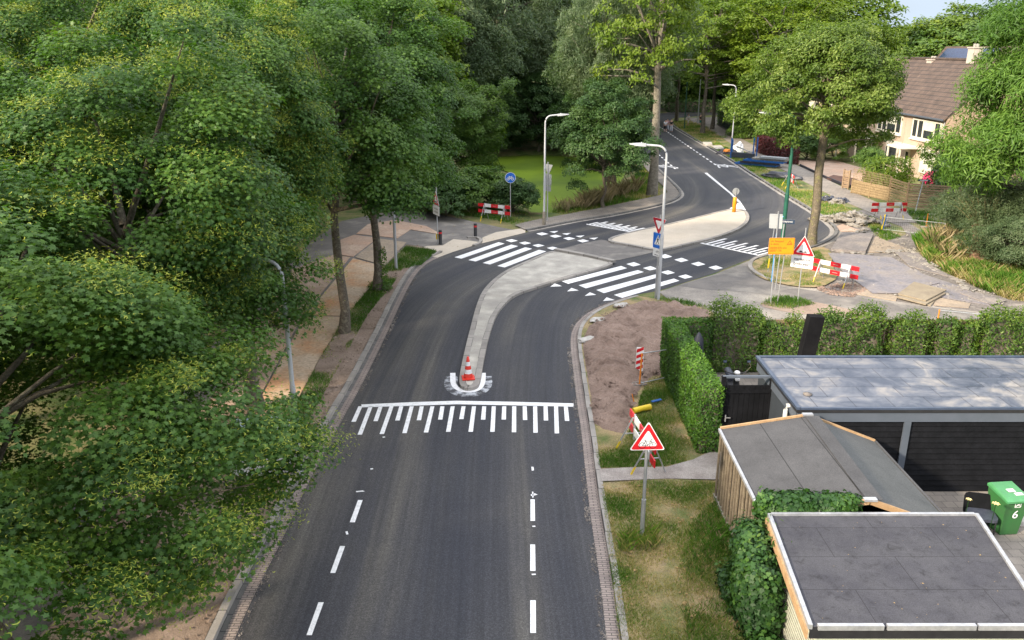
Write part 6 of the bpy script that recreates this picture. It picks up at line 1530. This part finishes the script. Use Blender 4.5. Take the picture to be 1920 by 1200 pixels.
# pond surroundings
g = 'shrubs along the pond'
for i, (px, D, s, pr, lb) in enumerate(((838, 55.5, .95, P_dshrub, 'dark shrub left of the barrier near the turned warning sign'), (880, 57, 1.15, P_shrub, 'green shrub directly behind the left barrier'), (925, 58, 1.1, P_shrub, 'green shrub behind the blue cycle sign'), (962, 56.5, .9, P_dshrub, 'rounded dark shrub next to the pond, right of the cycle sign'), (800, 58, 1.2, P_dshrub, 'dark shrub left of the pond bushes by the path'), (765, 60, 1.3, P_shrub, 'leftmost shrub on the grass behind the maples'))):
    tree('shrub', lb, 'shrub', at(px, D), pr, 1.25 * s, (s, s, s), i * 1.3, .04, 'bark', g, top=1.2)
g = 'trees and bushes around the pond'
far_pond = [
 ('leafy_tree', 890, 68, P_mid, 5.2, .72, .14, 'light green tree left of the pond, above the bushes'),
 ('leafy_tree', 830, 66, P_mid, 5.0, .70, .14, 'green tree left behind the barrier bushes'),
 ('willow_tree', 935, 97, P_silver, 14, 1.55, .48, 'huge dark willow with forked trunk behind the pond'),
 ('willow_tree', 1060, 104, P_silver, 13.5, 1.5, .4, 'tall willow behind the pond, right of the forked one'),
 ('willow_tree', 1142, 72, P_silver, 10.8, .92, .3, 'silvery willow above the alder, left of the road'),
 ('willow_tree', 1152, 67, P_silver, 10.2, .62, .2, 'tall narrow silvery green tree rising to the top edge beside the road bend'),
 ('willow_tree', 830, 88, P_silver, 12, 1.2, .35, 'pale willow at the top left of the pond'),
 ('leafy_tree', 770, 80, P_fary, 10, 1.2, .3, 'yellowish tree at the top behind the maples'),
 ('alder_tree', 1132, 58.5, P_dark, 4.9, .70, .13, 'dark alder standing at the right pond edge before the road'),
 ('alder_tree', 1140, 66, P_dark, 4.4, .66, .13, 'second dark alder behind the first, next to the grey trunk'),
 ('alder_tree', 1085, 93, P_dark, 4.2, .88, .13, 'dark bushy tree at the far bank of the pond'),
 ('alder_tree', 1010, 94, P_dark, 3.8, .80, .13, 'dark bush on the far bank, left of the lamp post head'),
 ('alder_tree', 925, 92, P_dark, 3.6, .75, .13, 'dark bush at the far left bank'),
 ('alder_bush', 980, 104, P_dark, 4.2, 1.1, .13, 'dark bush far behind the pond under the big willow'),
 ('alder_bush', 1070, 108, P_dark, 4.2, 1.15, .13, 'dark bush far behind the pond under the second willow'),
 ('alder_bush', 900, 100, P_dark, 4.4, 1.2, .13, 'dark bush far behind the left pond trees'),
 ('alder_tree', 1125, 84, P_dark, 5.0, .78, .15, 'dark tree close to the left edge of the far road'),
 ('alder_tree', 1120, 104, P_dark, 6.5, 1.0, .15, 'dark tree where the far road bends out of view'),
]
for nm, px, D, pr, cz, s, tr_, lb in far_pond: tree(nm, lb, 'tree', at(px, D), pr, cz, (s, s, s * (1.55 if s == .62 else 1)), px * .37, tr_, 'bark', g)
# tall sparse trees at the road
g = 'sparse yellow green trees along the far road'
tree('poplar_tree', 'tall sparse yellow green tree with bare pale grey trunk at the left pavement', 'tree', tuple(G(1222, 366)), P_yellow, 14.0, (.88, .88, 1.15), .5, .36, 'bark_birch', g, bend=.12, taper=.45, top=18)
tree('poplar_tree', 'sparse yellow green tree behind the tall bare trunk, over the far road', 'tree', at(1335, 119), P_yellow, 14.0, (1.15, 1.15, 1.05), 2.5, .26, 'bark', g)
tree('poplar_tree', 'distant tree with dark trunk on the brown grass beside the road', 'tree', tuple(G(1317, 250)), P_yellow, 11.5, (1.25, 1.25, 1.0), 4.1, .30, 'bark', g)
tree('poplar_tree', 'distant tree left of the standing person in white', 'tree', tuple(G(1268, 228)), P_yellow, 11.5, (1.1, 1.1, .95), 1.1, .28, 'bark', g)
tree('poplar_tree', 'tall yellow green tree just above the round street tree', 'tree', at(1440, 108), P_yellow, 12, (1.5, 1.5, 1.15), 5.1, .28, 'bark', g)
# street tree
tree('street_tree', 'round pale tipped street tree with yellow lichened trunk on the corner', 'tree', tuple(G(1521, 460)), P_street, 8.75, (.86, .86, .93), .8, .27, 'bark_light', None, bend=.06, taper=.8, top=7.5)
# right ash and willows
tree('ash_tree', 'big bright green ash at the right edge in front of the house gable', 'tree', at(1962, 41), P_lime, 9.8, (1.0, 1.0, 1.28), .3, .3, 'bark', None)
tree('ash_tree', 'bright green ash further right, partly outside the picture', 'tree', at(2150, 40), P_lime, 9.0, (.95, .95, 1.1), 2.3, .3, 'bark', None)
tree('willow_bush', 'dark grey green willow bush at the right edge behind the long grass', 'shrub', at(1915, 40.5), P_silver, 2.2, (.55, .5, .38), 1.3, .1, 'bark', None, top=1.5)
tree('willow_bush', 'grey green willow bush below the ash next to the pollard', 'shrub', at(1900, 47), P_silver, 2.6, (.62, .6, .42), 2.3, .1, 'bark', None, top=1.5)
tree('willow_bush', 'pale feathery willow bush in front of the slatted fence', 'shrub', at(1808, 49), P_silver, 1.4, (.32, .30, .22), 4.3, .06, 'bark', None, top=1.2)
# pollard willow
b0 = G(1832, 492); t = thing('pollard_willow', 'pollarded willow with short brown trunk and upright shoots on the grassy bank', 'tree', b0)
mb = MB(); mb.tube([(0, 0, -.1), (.05, 0, .9), (-.05, 0, 1.7), (0, 0, 2.1)], [.46, .40, .48, .62], n=14); mb.build('trunk', simple('willow_bark', (.26, .16, .10), (.13, .08, .05), scale=4, rough=.95, fine=(14, .35), bs=.9), t)
rng = np.random.default_rng(31); mb = MB(); Ps, Ns = [], []
for i in range(120):
    a = rng.uniform(0, 6.283); tl = rng.uniform(.15, 1.0) ** 1.0; L = rng.uniform(1.4, 3.0)
    p0 = np.array([.45 * math.cos(a) * tl, .45 * math.sin(a) * tl, 1.9 + .2 * rng.random()]); d = np.array([math.cos(a) * tl * .95, math.sin(a) * tl * .95, 1.15]); d /= np.linalg.norm(d)
    pts = [p0 + d * L * f - np.array([0, 0, .30 * tl * (f * L) ** 2 / 2.2]) for f in (0, .35, .7, 1)]
    mb.tube([tuple(p) for p in pts], [.02, .014, .009, .004], n=4, cap=False)
    for f in rng.uniform(.15, 1, 46): k = int(min(2, f * 3)); w = f * 3 - k; Ps.append(pts[k] * (1 - w) + pts[k + 1] * w + rng.normal(size=3) * .07); Ns.append(d * .3 + rng.normal(size=3))
mb.build('shoots', simple('willow_shoots', (.22, .19, .08), (.16, .15, .07), rough=.8), t)
Ps = np.array(Ps); me = cloud_mesh('leaves', [(Ps, np.array(Ns), .10 * rng.uniform(.6, 1.2, len(Ps)), T_NARROW, rng.random(len(Ps)), 0)], rng); link_mesh('leaves', me, FM['silver'], t)

# background wood seen beyond everything
g = 'distant trees along the horizon'
rn = random.Random(77); k = 0
spots = []
for px in range(-150, 1560, 92):
    if 1200 < px < 1430: continue
    spots.append((px + rn.uniform(-18, 18), rn.uniform(118, 138), rn.uniform(10, 12.5), rn.uniform(1.6, 1.95)))
for px in range(-100, 1500, 120): spots.append((px + rn.uniform(-18, 18), rn.uniform(150, 172), rn.uniform(15, 18), rn.uniform(2.2, 2.6)))
spots += [(1600, 150, 6.2, 1.35), (1655, 128, 6.2, 1.2), (1690, 122, 7.2, 1.25), (1745, 120, 9.2, 1.45), (1790, 116, 10.0, 1.5), (1840, 120, 8.0, 1.4), (1890, 110, 9, 1.5), (1950, 112, 9, 1.6), (1560, 170, 7, 1.5), (1630, 200, 7, 1.8), (1720, 200, 8, 2.0), (2020, 100, 9, 1.5)]
words = ['first', 'second', 'third', 'fourth', 'fifth', 'sixth', 'seventh', 'eighth', 'ninth', 'tenth', 'eleventh', 'twelfth', 'thirteenth', 'fourteenth', 'fifteenth', 'sixteenth', 'seventeenth', 'eighteenth', 'nineteenth', 'twentieth']
order = {}
for row, (lo, hi) in (('nearer row of the horizon wood', (117, 140)), ('rearmost row of the horizon wood', (149, 180))):
    sel = sorted([s for s in spots[:30] if lo <= s[1] <= hi])
    for i, s in enumerate(sel): order[s] = f'{words[i] if i < 20 else "last"} tree from the left in the {row}'
lab2 = ['low distant tree under the open sky right of the street tree', 'yellow green tree left of the chimney', 'rounded yellow green tree above the solar panels', 'tall yellow green tree directly above the chimney', 'tall tree right of the chimney touching the top edge', 'distant tree behind the left side of the ash', 'distant tree behind the middle of the ash', 'distant tree at the right edge behind the ash', 'faint low tree far beyond the street tree', 'faint farthest tree under the sky gap', 'faint farthest tree behind the solar roof', 'distant tree beyond the right picture edge']
j = 0
for s in spots:
    px, D, cz, sc = s
    if s in order: lb = order[s]; pr = P_far if rn.random() < .6 else P_fary
    else: lb = lab2[j]; pr = P_fary if j in (1, 2, 3, 9) else P_far; j += 1
    tree('distant_tree', lb, 'tree', at(px, D), pr, cz, (sc, sc, sc * (.9 if cz > 9 else .8)), rn.uniform(0, 6), .35, 'bark', g)
# gardens in front of the terrace
g = 'garden shrubs and small trees by the terrace'
for nm, px, py, pr, cz, s, lb in (
    ('garden_tree', 1440, 264, P_dark, 3.4, .72, 'dark green garden tree left of the red hedge'),
    ('garden_tree', 1412, 258, P_mid, 2.6, .62, 'yellowish garden tree behind the dark wire fence'),
    ('garden_tree', 1462, 270, P_mid, 2.9, .55, 'green garden tree behind the red hedge'),
    ('garden_bush', 1502, 284, P_silver, 2.3, .34, 'blue grey feathery bush right of the red hedge'),
    ('garden_bush', 1512, 300, P_dshrub, 1.2, .95, 'round grey green bush at the end of the red hedge'),
    ('garden_tree', 1400, 244, P_dark, 3.2, .6, 'dark tree above the far dark hedge'),
    ('garden_tree', 1560, 300, P_mid, 2.4, .45, 'small garden tree hidden behind the street tree trunk'),
    ('garden_bush', 1625, 345, P_shrub, 2.0, .8, 'green climber above the trellis fence'),
    ('garden_bush', 1790, 362, P_shrub, 2.3, 1.25, 'yellow green shrub between house gable and ash'),
    ('garden_bush', 1815, 385, P_dshrub, 1.9, 1.4, 'dark shrub at the right end of the slatted fence')):
    b0 = G(px, py); tree(nm, lb, 'garden plant', tuple(b0), pr, cz, (s, s, s), px * .9, .08, 'bark', g, top=cz)
b0 = G(1655, 368)
ivy_cloud('bamboo_clump', 'yellow green bamboo rising above the trellis fence', 'bamboo', (b0.x, b0.y + .8, 0), [(.6, .3, 1.6, 3.8, 1.6, 2.6, 2600)], 'yellow', T_NARROW, .22, 5)
b0 = G(1752, 375)
ivy_cloud('flower_bush', 'bush with pink red flowers below the pale roller blind', 'flower bush', (b0.x, b0.y + .6, 0), [(0, 0, 1.6, 1.6, 1.0, 1.1, 260)], 'flower', T_LEAF, .13, 6)
ivy_cloud('garden_bush', 'dark leaves around the pink red flowers', 'garden plant', (b0.x + .2, b0.y + .9, 0), [(0, 0, 1.2, 1.8, 1.2, 1.8, 900)], 'dark', T_LEAF, .12, 7, 'garden shrubs and small trees by the terrace')

# hedges
def hedge(name, label, A, B, w, h, mat, n, ls, seed, group=None, rough=.05, tmpl=T_LEAF, z0=.05, cat='hedge', core='bark', hvar=0.0, ragged=.0):
    A = np.array(A[:2]); B = np.array(B[:2]); L = np.linalg.norm(B - A); rng = np.random.default_rng(seed)
    t = thing(name, label, cat, (A[0], A[1], z0), math.atan2(B[1] - A[1], B[0] - A[0]), group)
    mb = MB(); mb.box((L / 2, 0, h * .44), (L - .18, w * .7, h * .86)); mb.build('light_block_core', MT[core], t)  # solid core added inside the leaves to block light
    areas = np.array([L * h, L * h, L * w * 1.3, w * h, w * h]); f = rng.choice(5, n, p=areas / areas.sum())
    u, v = rng.random(n), rng.random(n); P = np.zeros((n, 3)); N = np.zeros((n, 3))
    for k in range(5):
        m_ = f == k
        if k < 2: s = -1 if k == 0 else 1; P[m_] = np.stack([u[m_] * L, np.full(m_.sum(), s * w / 2), v[m_] * h], 1); N[m_] = (0, s, .45)
        elif k == 2: P[m_] = np.stack([u[m_] * L, (v[m_] - .5) * w, np.full(m_.sum(), h)], 1); N[m_] = (0, 0, 1)
        else: s = 0 if k == 3 else 1; P[m_] = np.stack([np.full(m_.sum(), s * L), (u[m_] - .5) * w, v[m_] * h], 1); N[m_] = (2 * s - 1, 0, .45)
    q = nz(np.stack([P[:, 0] + P[:, 1], P[:, 2]], 1), 1.3, seed) ; q2 = nz(np.stack([P[:, 0] + seed, P[:, 1] * .3 + P[:, 2] * .4], 1), 1.5, seed)
    P += N / np.linalg.norm(N, axis=1, keepdims=True) * (q * (rough * 2.2) + rng.normal(0, rough, n))[:, None]
    if hvar: P[:, 2] *= 1 + hvar * q2 * (P[:, 2] / h) ** 2
    if ragged: keep = (q2 > -.28) | (rng.random(n) < .45); P, N, q = P[keep], N[keep], q[keep]; n = len(P)
    N = N + rng.normal(size=(n, 3)) * .5
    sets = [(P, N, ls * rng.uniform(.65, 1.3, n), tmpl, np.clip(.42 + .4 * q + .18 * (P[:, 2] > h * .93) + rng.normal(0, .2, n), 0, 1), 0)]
    me = cloud_mesh('leaves', sets, rng); link_mesh('leaves', me, FM[mat], t); return t
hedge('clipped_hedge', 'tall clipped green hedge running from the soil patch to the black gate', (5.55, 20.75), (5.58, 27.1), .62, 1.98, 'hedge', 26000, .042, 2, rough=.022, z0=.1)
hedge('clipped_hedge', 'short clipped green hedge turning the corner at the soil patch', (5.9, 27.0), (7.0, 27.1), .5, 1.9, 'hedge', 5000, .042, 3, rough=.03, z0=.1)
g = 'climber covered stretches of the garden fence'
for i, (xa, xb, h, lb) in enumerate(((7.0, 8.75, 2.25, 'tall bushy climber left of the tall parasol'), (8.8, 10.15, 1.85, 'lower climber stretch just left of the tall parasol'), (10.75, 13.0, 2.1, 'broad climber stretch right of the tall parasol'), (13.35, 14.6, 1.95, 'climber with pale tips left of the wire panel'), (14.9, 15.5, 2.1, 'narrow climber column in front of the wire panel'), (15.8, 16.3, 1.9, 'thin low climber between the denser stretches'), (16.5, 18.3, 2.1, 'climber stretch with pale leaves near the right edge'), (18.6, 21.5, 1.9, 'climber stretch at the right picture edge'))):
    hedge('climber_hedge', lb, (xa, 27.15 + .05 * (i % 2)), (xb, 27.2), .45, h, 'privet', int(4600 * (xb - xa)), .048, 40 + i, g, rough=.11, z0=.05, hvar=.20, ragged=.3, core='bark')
t = thing('plank_fence', 'brown plank fence behind the climbers', 'fence', (6.2, 27.5, .05)); mb = MB()
for k in range(86): mb.box((k * .18, 0, .9), (.165, .025, 1.8))
mb.build('planks', MT['fence_wood2'], t)
for k in range(9): mb = MB(); mb.box((k * 1.9, -.05, .95), (.1, .1, 1.9)); mb.build('post', MT['fence_wood2'], t)
hedge('red_hedge', 'dark red clipped hedge along the far pavement', G(1424, 285), G(1487, 309), 1.0, 1.75, 'red', 9000, .10, 7, rough=.05)
hedge('dark_hedge', 'dark green hedge at the far plaza behind a wire fence', G(1352, 233), G(1390, 251), 1.2, 2.2, 'dark', 5000, .14, 8, rough=.08)
hedge('far_hedge', 'long low hedge beyond the cross street', (28, 152), (72, 150), 1.6, 2.0, 'dark', 7000, .2, 9, rough=.1)
for i, px in enumerate(range(1215, 1500, 34)): tree('street_bush', f'{words[i]} bush from the left in the row beyond the cross street', 'bush', at(px, 158 + (i % 3) * 3), (P_dark, P_far)[i % 2], 4.6, (1.1, 1.1, 1.1), i * 1.7, .2, 'bark', 'bushes beyond the cross street')
# ivy on the near shed
sb = (4.78, 10.85, 0)
ivy_cloud('ivy', 'dark ivy mass climbing the left wall of the nearest shed and over its rear edge', 'ivy', (4.75, 12.9, 0), [(-.02, .55, .95, .72, 1.8, 2.1, 7000), (.0, 1.0, 1.55, .62, 1.2, 1.05, 3600), (.85, 1.62, 2.20, 1.2, .46, .56, 3600), (1.7, 1.62, 2.18, 1.25, .42, .48, 2600), (-.05, -.7, .35, .6, 1.2, .8, 1600), (-.15, 1.6, .3, .5, .9, .6, 1300)], 'ivy', T_IVY, .062, 9)
ivy_cloud('ivy', 'yellow green young ivy shoots at the foot of the slatted shed wall', 'ivy', (4.72, 14.3, 0), [(0, .2, .35, .5, 1.6, .6, 500), (.1, -.6, 1.5, .9, 1.6, 1.6, 420)], 'privet', T_LEAF, .05, 10)
ivy_cloud('garden_plant', 'feathery green plant in front of the grey board fence', 'garden plant', (XAT(10.3, 1.7, 1690), 10.15, 0), [(0, 0, 1.5, .8, .5, 1.0, 900)], 'mid', T_NARROW, .06, 12)
ivy_cloud('garden_plant', 'green leaves at the left end of the grey board fence', 'garden plant', (XAT(10.4, 1.6, 1545), 10.3, 0), [(0, 0, 1.4, .9, .6, 1.2, 900)], 'ivy', T_IVY, .055, 13)
ivy_cloud('garden_plant', 'climber with small white flowers at the right end of the board fence', 'garden plant', (XAT(10.3, 1.7, 1870), 10.2, 0), [(0, 0, 1.65, 1.3, .4, .5, 900)], 'privet', T_LEAF, .045, 14)

# grass, reeds and weeds
def px2(pts, z=0.0): return [p.to_2d() for p in gp(pts, z)]
grass('verge_grass', 'short patchy green and straw coloured grass in the near right verge', px2([(1128, 905), (1250, 902), (1350, 904), (1392, 1085), (1440, 1200), (1470, 1300), (1175, 1300), (1160, 1190), (1146, 1080)], .1), .10, 2600, .06, 1, tint=.58, thresh=-.22, w=.006, nscale=.9)
grass('verge_grass', 'green grass behind the bicycle sign beside the clipped hedge', px2([(1115, 830), (1172, 822), (1190, 790), (1200, 745), (1215, 715), (1262, 700), (1280, 770), (1318, 852), (1300, 862), (1250, 875), (1124, 878)], .1), .10, 2400, .08, 2, tint=.22, thresh=-.40, w=.006, nscale=.8)
grass('verge_grass', 'lush green grass at the foot of the sheds and hedge', px2([(1290, 985), (1350, 930), (1400, 1090), (1430, 1200), (1290, 1200), (1270, 1080)], .1), .10, 900, .13, 3, tint=.12, thresh=-.2, w=.007, nscale=.8)
grass('weed_tuft', 'tall yellowish weeds around the bicycle sign pole', [Vector((b.x, b.y)) for b in gp([(1165, 1000), (1230, 1000), (1240, 1030), (1160, 1040)], .1)], .10, 700, .26, 4, tint=.5, thresh=-1, w=.006)
grass('verge_grass', 'green grass strip between left path plates and bare soil', px2([(712, 512), (742, 482), (762, 462), (820, 472), (790, 498), (755, 505), (740, 530), (690, 590), (640, 680), (580, 790), (520, 870), (500, 862), (560, 752), (600, 672), (650, 592), (690, 545)], .1), .12, 900, .10, 5, tint=.12, thresh=-.32, w=.008, nscale=.9)
grass('verge_grass', 'sparse grass on the nearest part of the left verge', px2([(300, 1100), (350, 1090), (400, 1060), (380, 1200), (240, 1230)], .1), .12, 900, .10, 6, tint=.3, thresh=-.05, w=.007)
grass('corner_grass', 'green grass on the street corner under the round tree', px2([(1420, 505), (1440, 486), (1500, 476), (1535, 470), (1556, 500), (1540, 535), (1490, 535), (1440, 525)], .09), .09, 500, .10, 7, tint=.40, thresh=-.15, w=.010)
grass('island_grass', 'tuft of grass at the poles in the side street', px2([(1425, 572), (1450, 560), (1500, 562), (1530, 572), (1470, 582)]), .04, 500, .14, 8, tint=.30, thresh=-.2, w=.010)
grass('lamp_grass', 'green weeds at the foot of the silver lamp post', px2([(1225, 562), (1262, 562), (1300, 570), (1335, 580), (1300, 580), (1240, 572)]), .06, 600, .14, 9, tint=.10, thresh=-.3, w=.010)
fv = px2([(1295, 254), (1318, 250), (1340, 262), (1375, 285), (1440, 318), (1510, 350), (1580, 385), (1640, 412), (1660, 440), (1620, 425), (1560, 405), (1530, 400), (1470, 362), (1400, 318), (1340, 282), (1300, 262)])
grass('far_verge_grass', 'grass verge between far road and pavement', fv, .0, 130, .14, 10, tint=.35, thresh=-.35, w=.022, nscale=.35)
grass('far_verge_grass', 'grass verge around the distant tree on the right of the road', px2([(1262, 228), (1292, 226), (1330, 240), (1360, 262), (1330, 262), (1300, 256), (1270, 238)]), .0, 60, .16, 11, tint=.62, thresh=-.5, w=.03, nscale=.3)
grass('bank_grass', 'green grass behind the left barrier', px2([(760, 392), (830, 382), (900, 392), (990, 398), (1000, 414), (960, 420), (900, 408), (800, 396)]), .0, 160, .16, 12, tint=.22, thresh=-.4, w=.02, nscale=.4)
gz = lambda x, y: float(ground_z(np.array([[x, y]]))[0])
grass('bank_grass', 'grass bank between pond and left pavement', px2([(1030, 398), (1075, 388), (1120, 372), (1180, 345), (1205, 310), (1235, 352), (1240, 366), (1170, 380), (1060, 402)]), .0, 170, .20, 13, tint=.35, thresh=-.5, w=.02, nscale=.4, zf=gz)
grass('dry_reeds', 'pale dry reeds on the pond bank', px2([(1035, 395), (1075, 382), (1120, 370), (1165, 362), (1200, 350), (1190, 372), (1120, 388), (1060, 399)]), .0, 110, .75, 14, tint=.5, thresh=-.1, mat='reed', w=.011, cat='reeds', nscale=.8, zf=gz)
grass('long_grass', 'tall green and straw grass on the bank before the pollard willow', px2([(1716, 462), (1745, 440), (1790, 432), (1850, 440), (1920, 470), (1990, 560), (1990, 590), (1900, 566), (1830, 540), (1780, 515), (1735, 486)]), .0, 520, .42, 15, tint=.44, thresh=-.5, w=.011, nscale=.9, tvar=.3)
grass('long_grass', 'dry pale grass plumes left of the pollard willow', px2([(1745, 440), (1800, 440), (1820, 480), (1780, 500), (1740, 470)]), .0, 60, .70, 16, tint=.5, thresh=-.2, mat='reed', w=.014, cat='grass', nscale=.8)
grass('path_grass', 'green grass patches beside the footpath at the wire panels', px2([(1600, 402), (1640, 412), (1668, 436), (1690, 446), (1665, 452), (1640, 442), (1625, 420)]), .0, 300, .16, 17, tint=.22, thresh=-.4, w=.014, nscale=.5)
grass('path_grass', 'green grass between wire panel and willow', px2([(1700, 398), (1800, 402), (1860, 412), (1850, 440), (1770, 436), (1735, 428), (1712, 415)]), .0, 260, .18, 18, tint=.25, thresh=-.5, w=.014, nscale=.5)

# ------------------------------------------------------------------ loose grit, stones and leaf litter
def stones(name, label, poly, z, n, size, mat, seed, cat='stones', zf=None, flat=.6):
    rng = np.random.default_rng(seed); P2 = scatter(poly, n, rng); q = nz(P2, 1.1, seed); P2 = P2[q > rng.normal(-.05, .18, n)]; n = len(P2)
    base = np.array([(1, 0, -.3), (-.4, .9, -.3), (-.5, -.85, -.3), (.1, .1, .9), (.5, .6, .3), (-.8, -.1, .35)])
    sz = size * rng.lognormal(0, .5, n); V = np.zeros((n, 6, 3)); a = rng.uniform(0, 6.283, n); J = base[None] * (1 + rng.uniform(-.3, .3, (n, 6, 1)))
    V[:, :, 0] = P2[:, 0, None] + sz[:, None] * (J[:, :, 0] * np.cos(a)[:, None] - J[:, :, 1] * np.sin(a)[:, None])
    V[:, :, 1] = P2[:, 1, None] + sz[:, None] * (J[:, :, 0] * np.sin(a)[:, None] + J[:, :, 1] * np.cos(a)[:, None])
    V[:, :, 2] = z + sz[:, None] * (J[:, :, 2] * flat + .15)
    F = np.array([(0, 1, 4), (0, 4, 3), (1, 5, 3), (1, 3, 4), (1, 2, 5), (2, 3, 5), (2, 0, 3), (0, 2, 1)])
    me = bpy.data.meshes.new(name); me.from_pydata(V.reshape(-1, 3).tolist(), [], (np.arange(n)[:, None, None] * 6 + F[None]).reshape(-1, 3).tolist()); me.update()
    o = link_mesh(name, me, mat); tag(o, label, cat, kind='stuff'); return o
work = px2([(1560, 470), (1600, 430), (1700, 440), (1760, 470), (1700, 480), (1790, 520), (1890, 562), (1900, 575), (1700, 560), (1570, 540)])
stones('grit', 'pale stones and broken bits strewn over the road works', work, .07, 2600, .030, MT['rubble'], 3)
stones('grit', 'concrete crumbs along the soil edge below the footpath', px2([(1690, 470), (1712, 466), (1740, 490), (1765, 505), (1750, 512), (1715, 492)]), .06, 700, .045, MT['rubble'], 4)
stones('grit', 'soil crumbs around the base of the right barrier', px2([(1530, 540), (1600, 530), (1625, 545), (1600, 560), (1540, 552)]), .05, 1400, .035, MT['soil'], 5)
stones('grit', 'sand and crumbs along the right kerb', [Vector((p.x, p.y)) for p in offs(RN, -.14)[4:-2]] + [Vector((p.x, p.y)) for p in offs(RN, .02)[4:-2]][::-1], .02, 3800, .013, MT['paving'], 6)
stones('grit', 'sand and crumbs along the left gutter', [Vector((p.x, p.y)) for p in offs(LN, .02)[4:-2]] + [Vector((p.x, p.y)) for p in offs(LN, .16)[4:-2]][::-1], .02, 3800, .013, MT['paving'], 7)
stones('soil_clods', 'clods and pebbles lying on the bare soil patch', SOIL, .22, 2600, .035, MT['soil'], 8)
stones('soil_clods', 'clods lying on the left bare verge', VERGE_L, .125, 2200, .028, MT['soil_l'], 9)
litter = simple('dry_leaves', (.33, .22, .09), (.22, .16, .06), scale=9, rough=.8)
stones('leaf_litter', 'dry leaf bits scattered on the nearest shed roof', [Vector((5.3, 14.0)), Vector((9.1, 14.0)), Vector((8.5, 11.0)), Vector((5.0, 11.0))], 2.202, 70, .009, litter, 10, 'leaf litter', flat=.2)
stones('leaf_litter', 'dry leaf bits scattered on the near verge', px2([(1128, 905), (1350, 904), (1440, 1200), (1170, 1200)], .1), .12, 900, .018, litter, 11, 'leaf litter', flat=.3)
stones('leaf_litter', 'dry leaf bits on the left plates under the maples', path_l, .062, 1500, .02, litter, 12, 'leaf litter', flat=.3)

# broken edges of paving around the steel plates
rn = random.Random(91)
for i in range(46):
    seg = rn.choice((((1560, 470), (1640, 474)), ((1690, 468), (1740, 500)), ((1640, 474), (1690, 470)), ((1600, 433), (1625, 432)), ((1786, 526), (1830, 546))))
    f = rn.random(); px_ = seg[0][0] + (seg[1][0] - seg[0][0]) * f + rn.gauss(0, 4); py_ = seg[0][1] + (seg[1][1] - seg[0][1]) * f + rn.gauss(0, 2)
    g_ = G(px_, py_, .07); sz_ = rn.uniform(.07, .2)
    o = rock('paving_fragment', 'small broken paving fragment lying along the edge of the steel plates', 'paving fragment', 'broken paving fragments on the road works', tuple(g_), (sz_ * 1.5, sz_, sz_ * .35), MT['rubble'], 40 + i * 2.1)
    o.rotation_euler = (rn.uniform(-.15, .15), rn.uniform(-.15, .15), rn.uniform(0, 6))
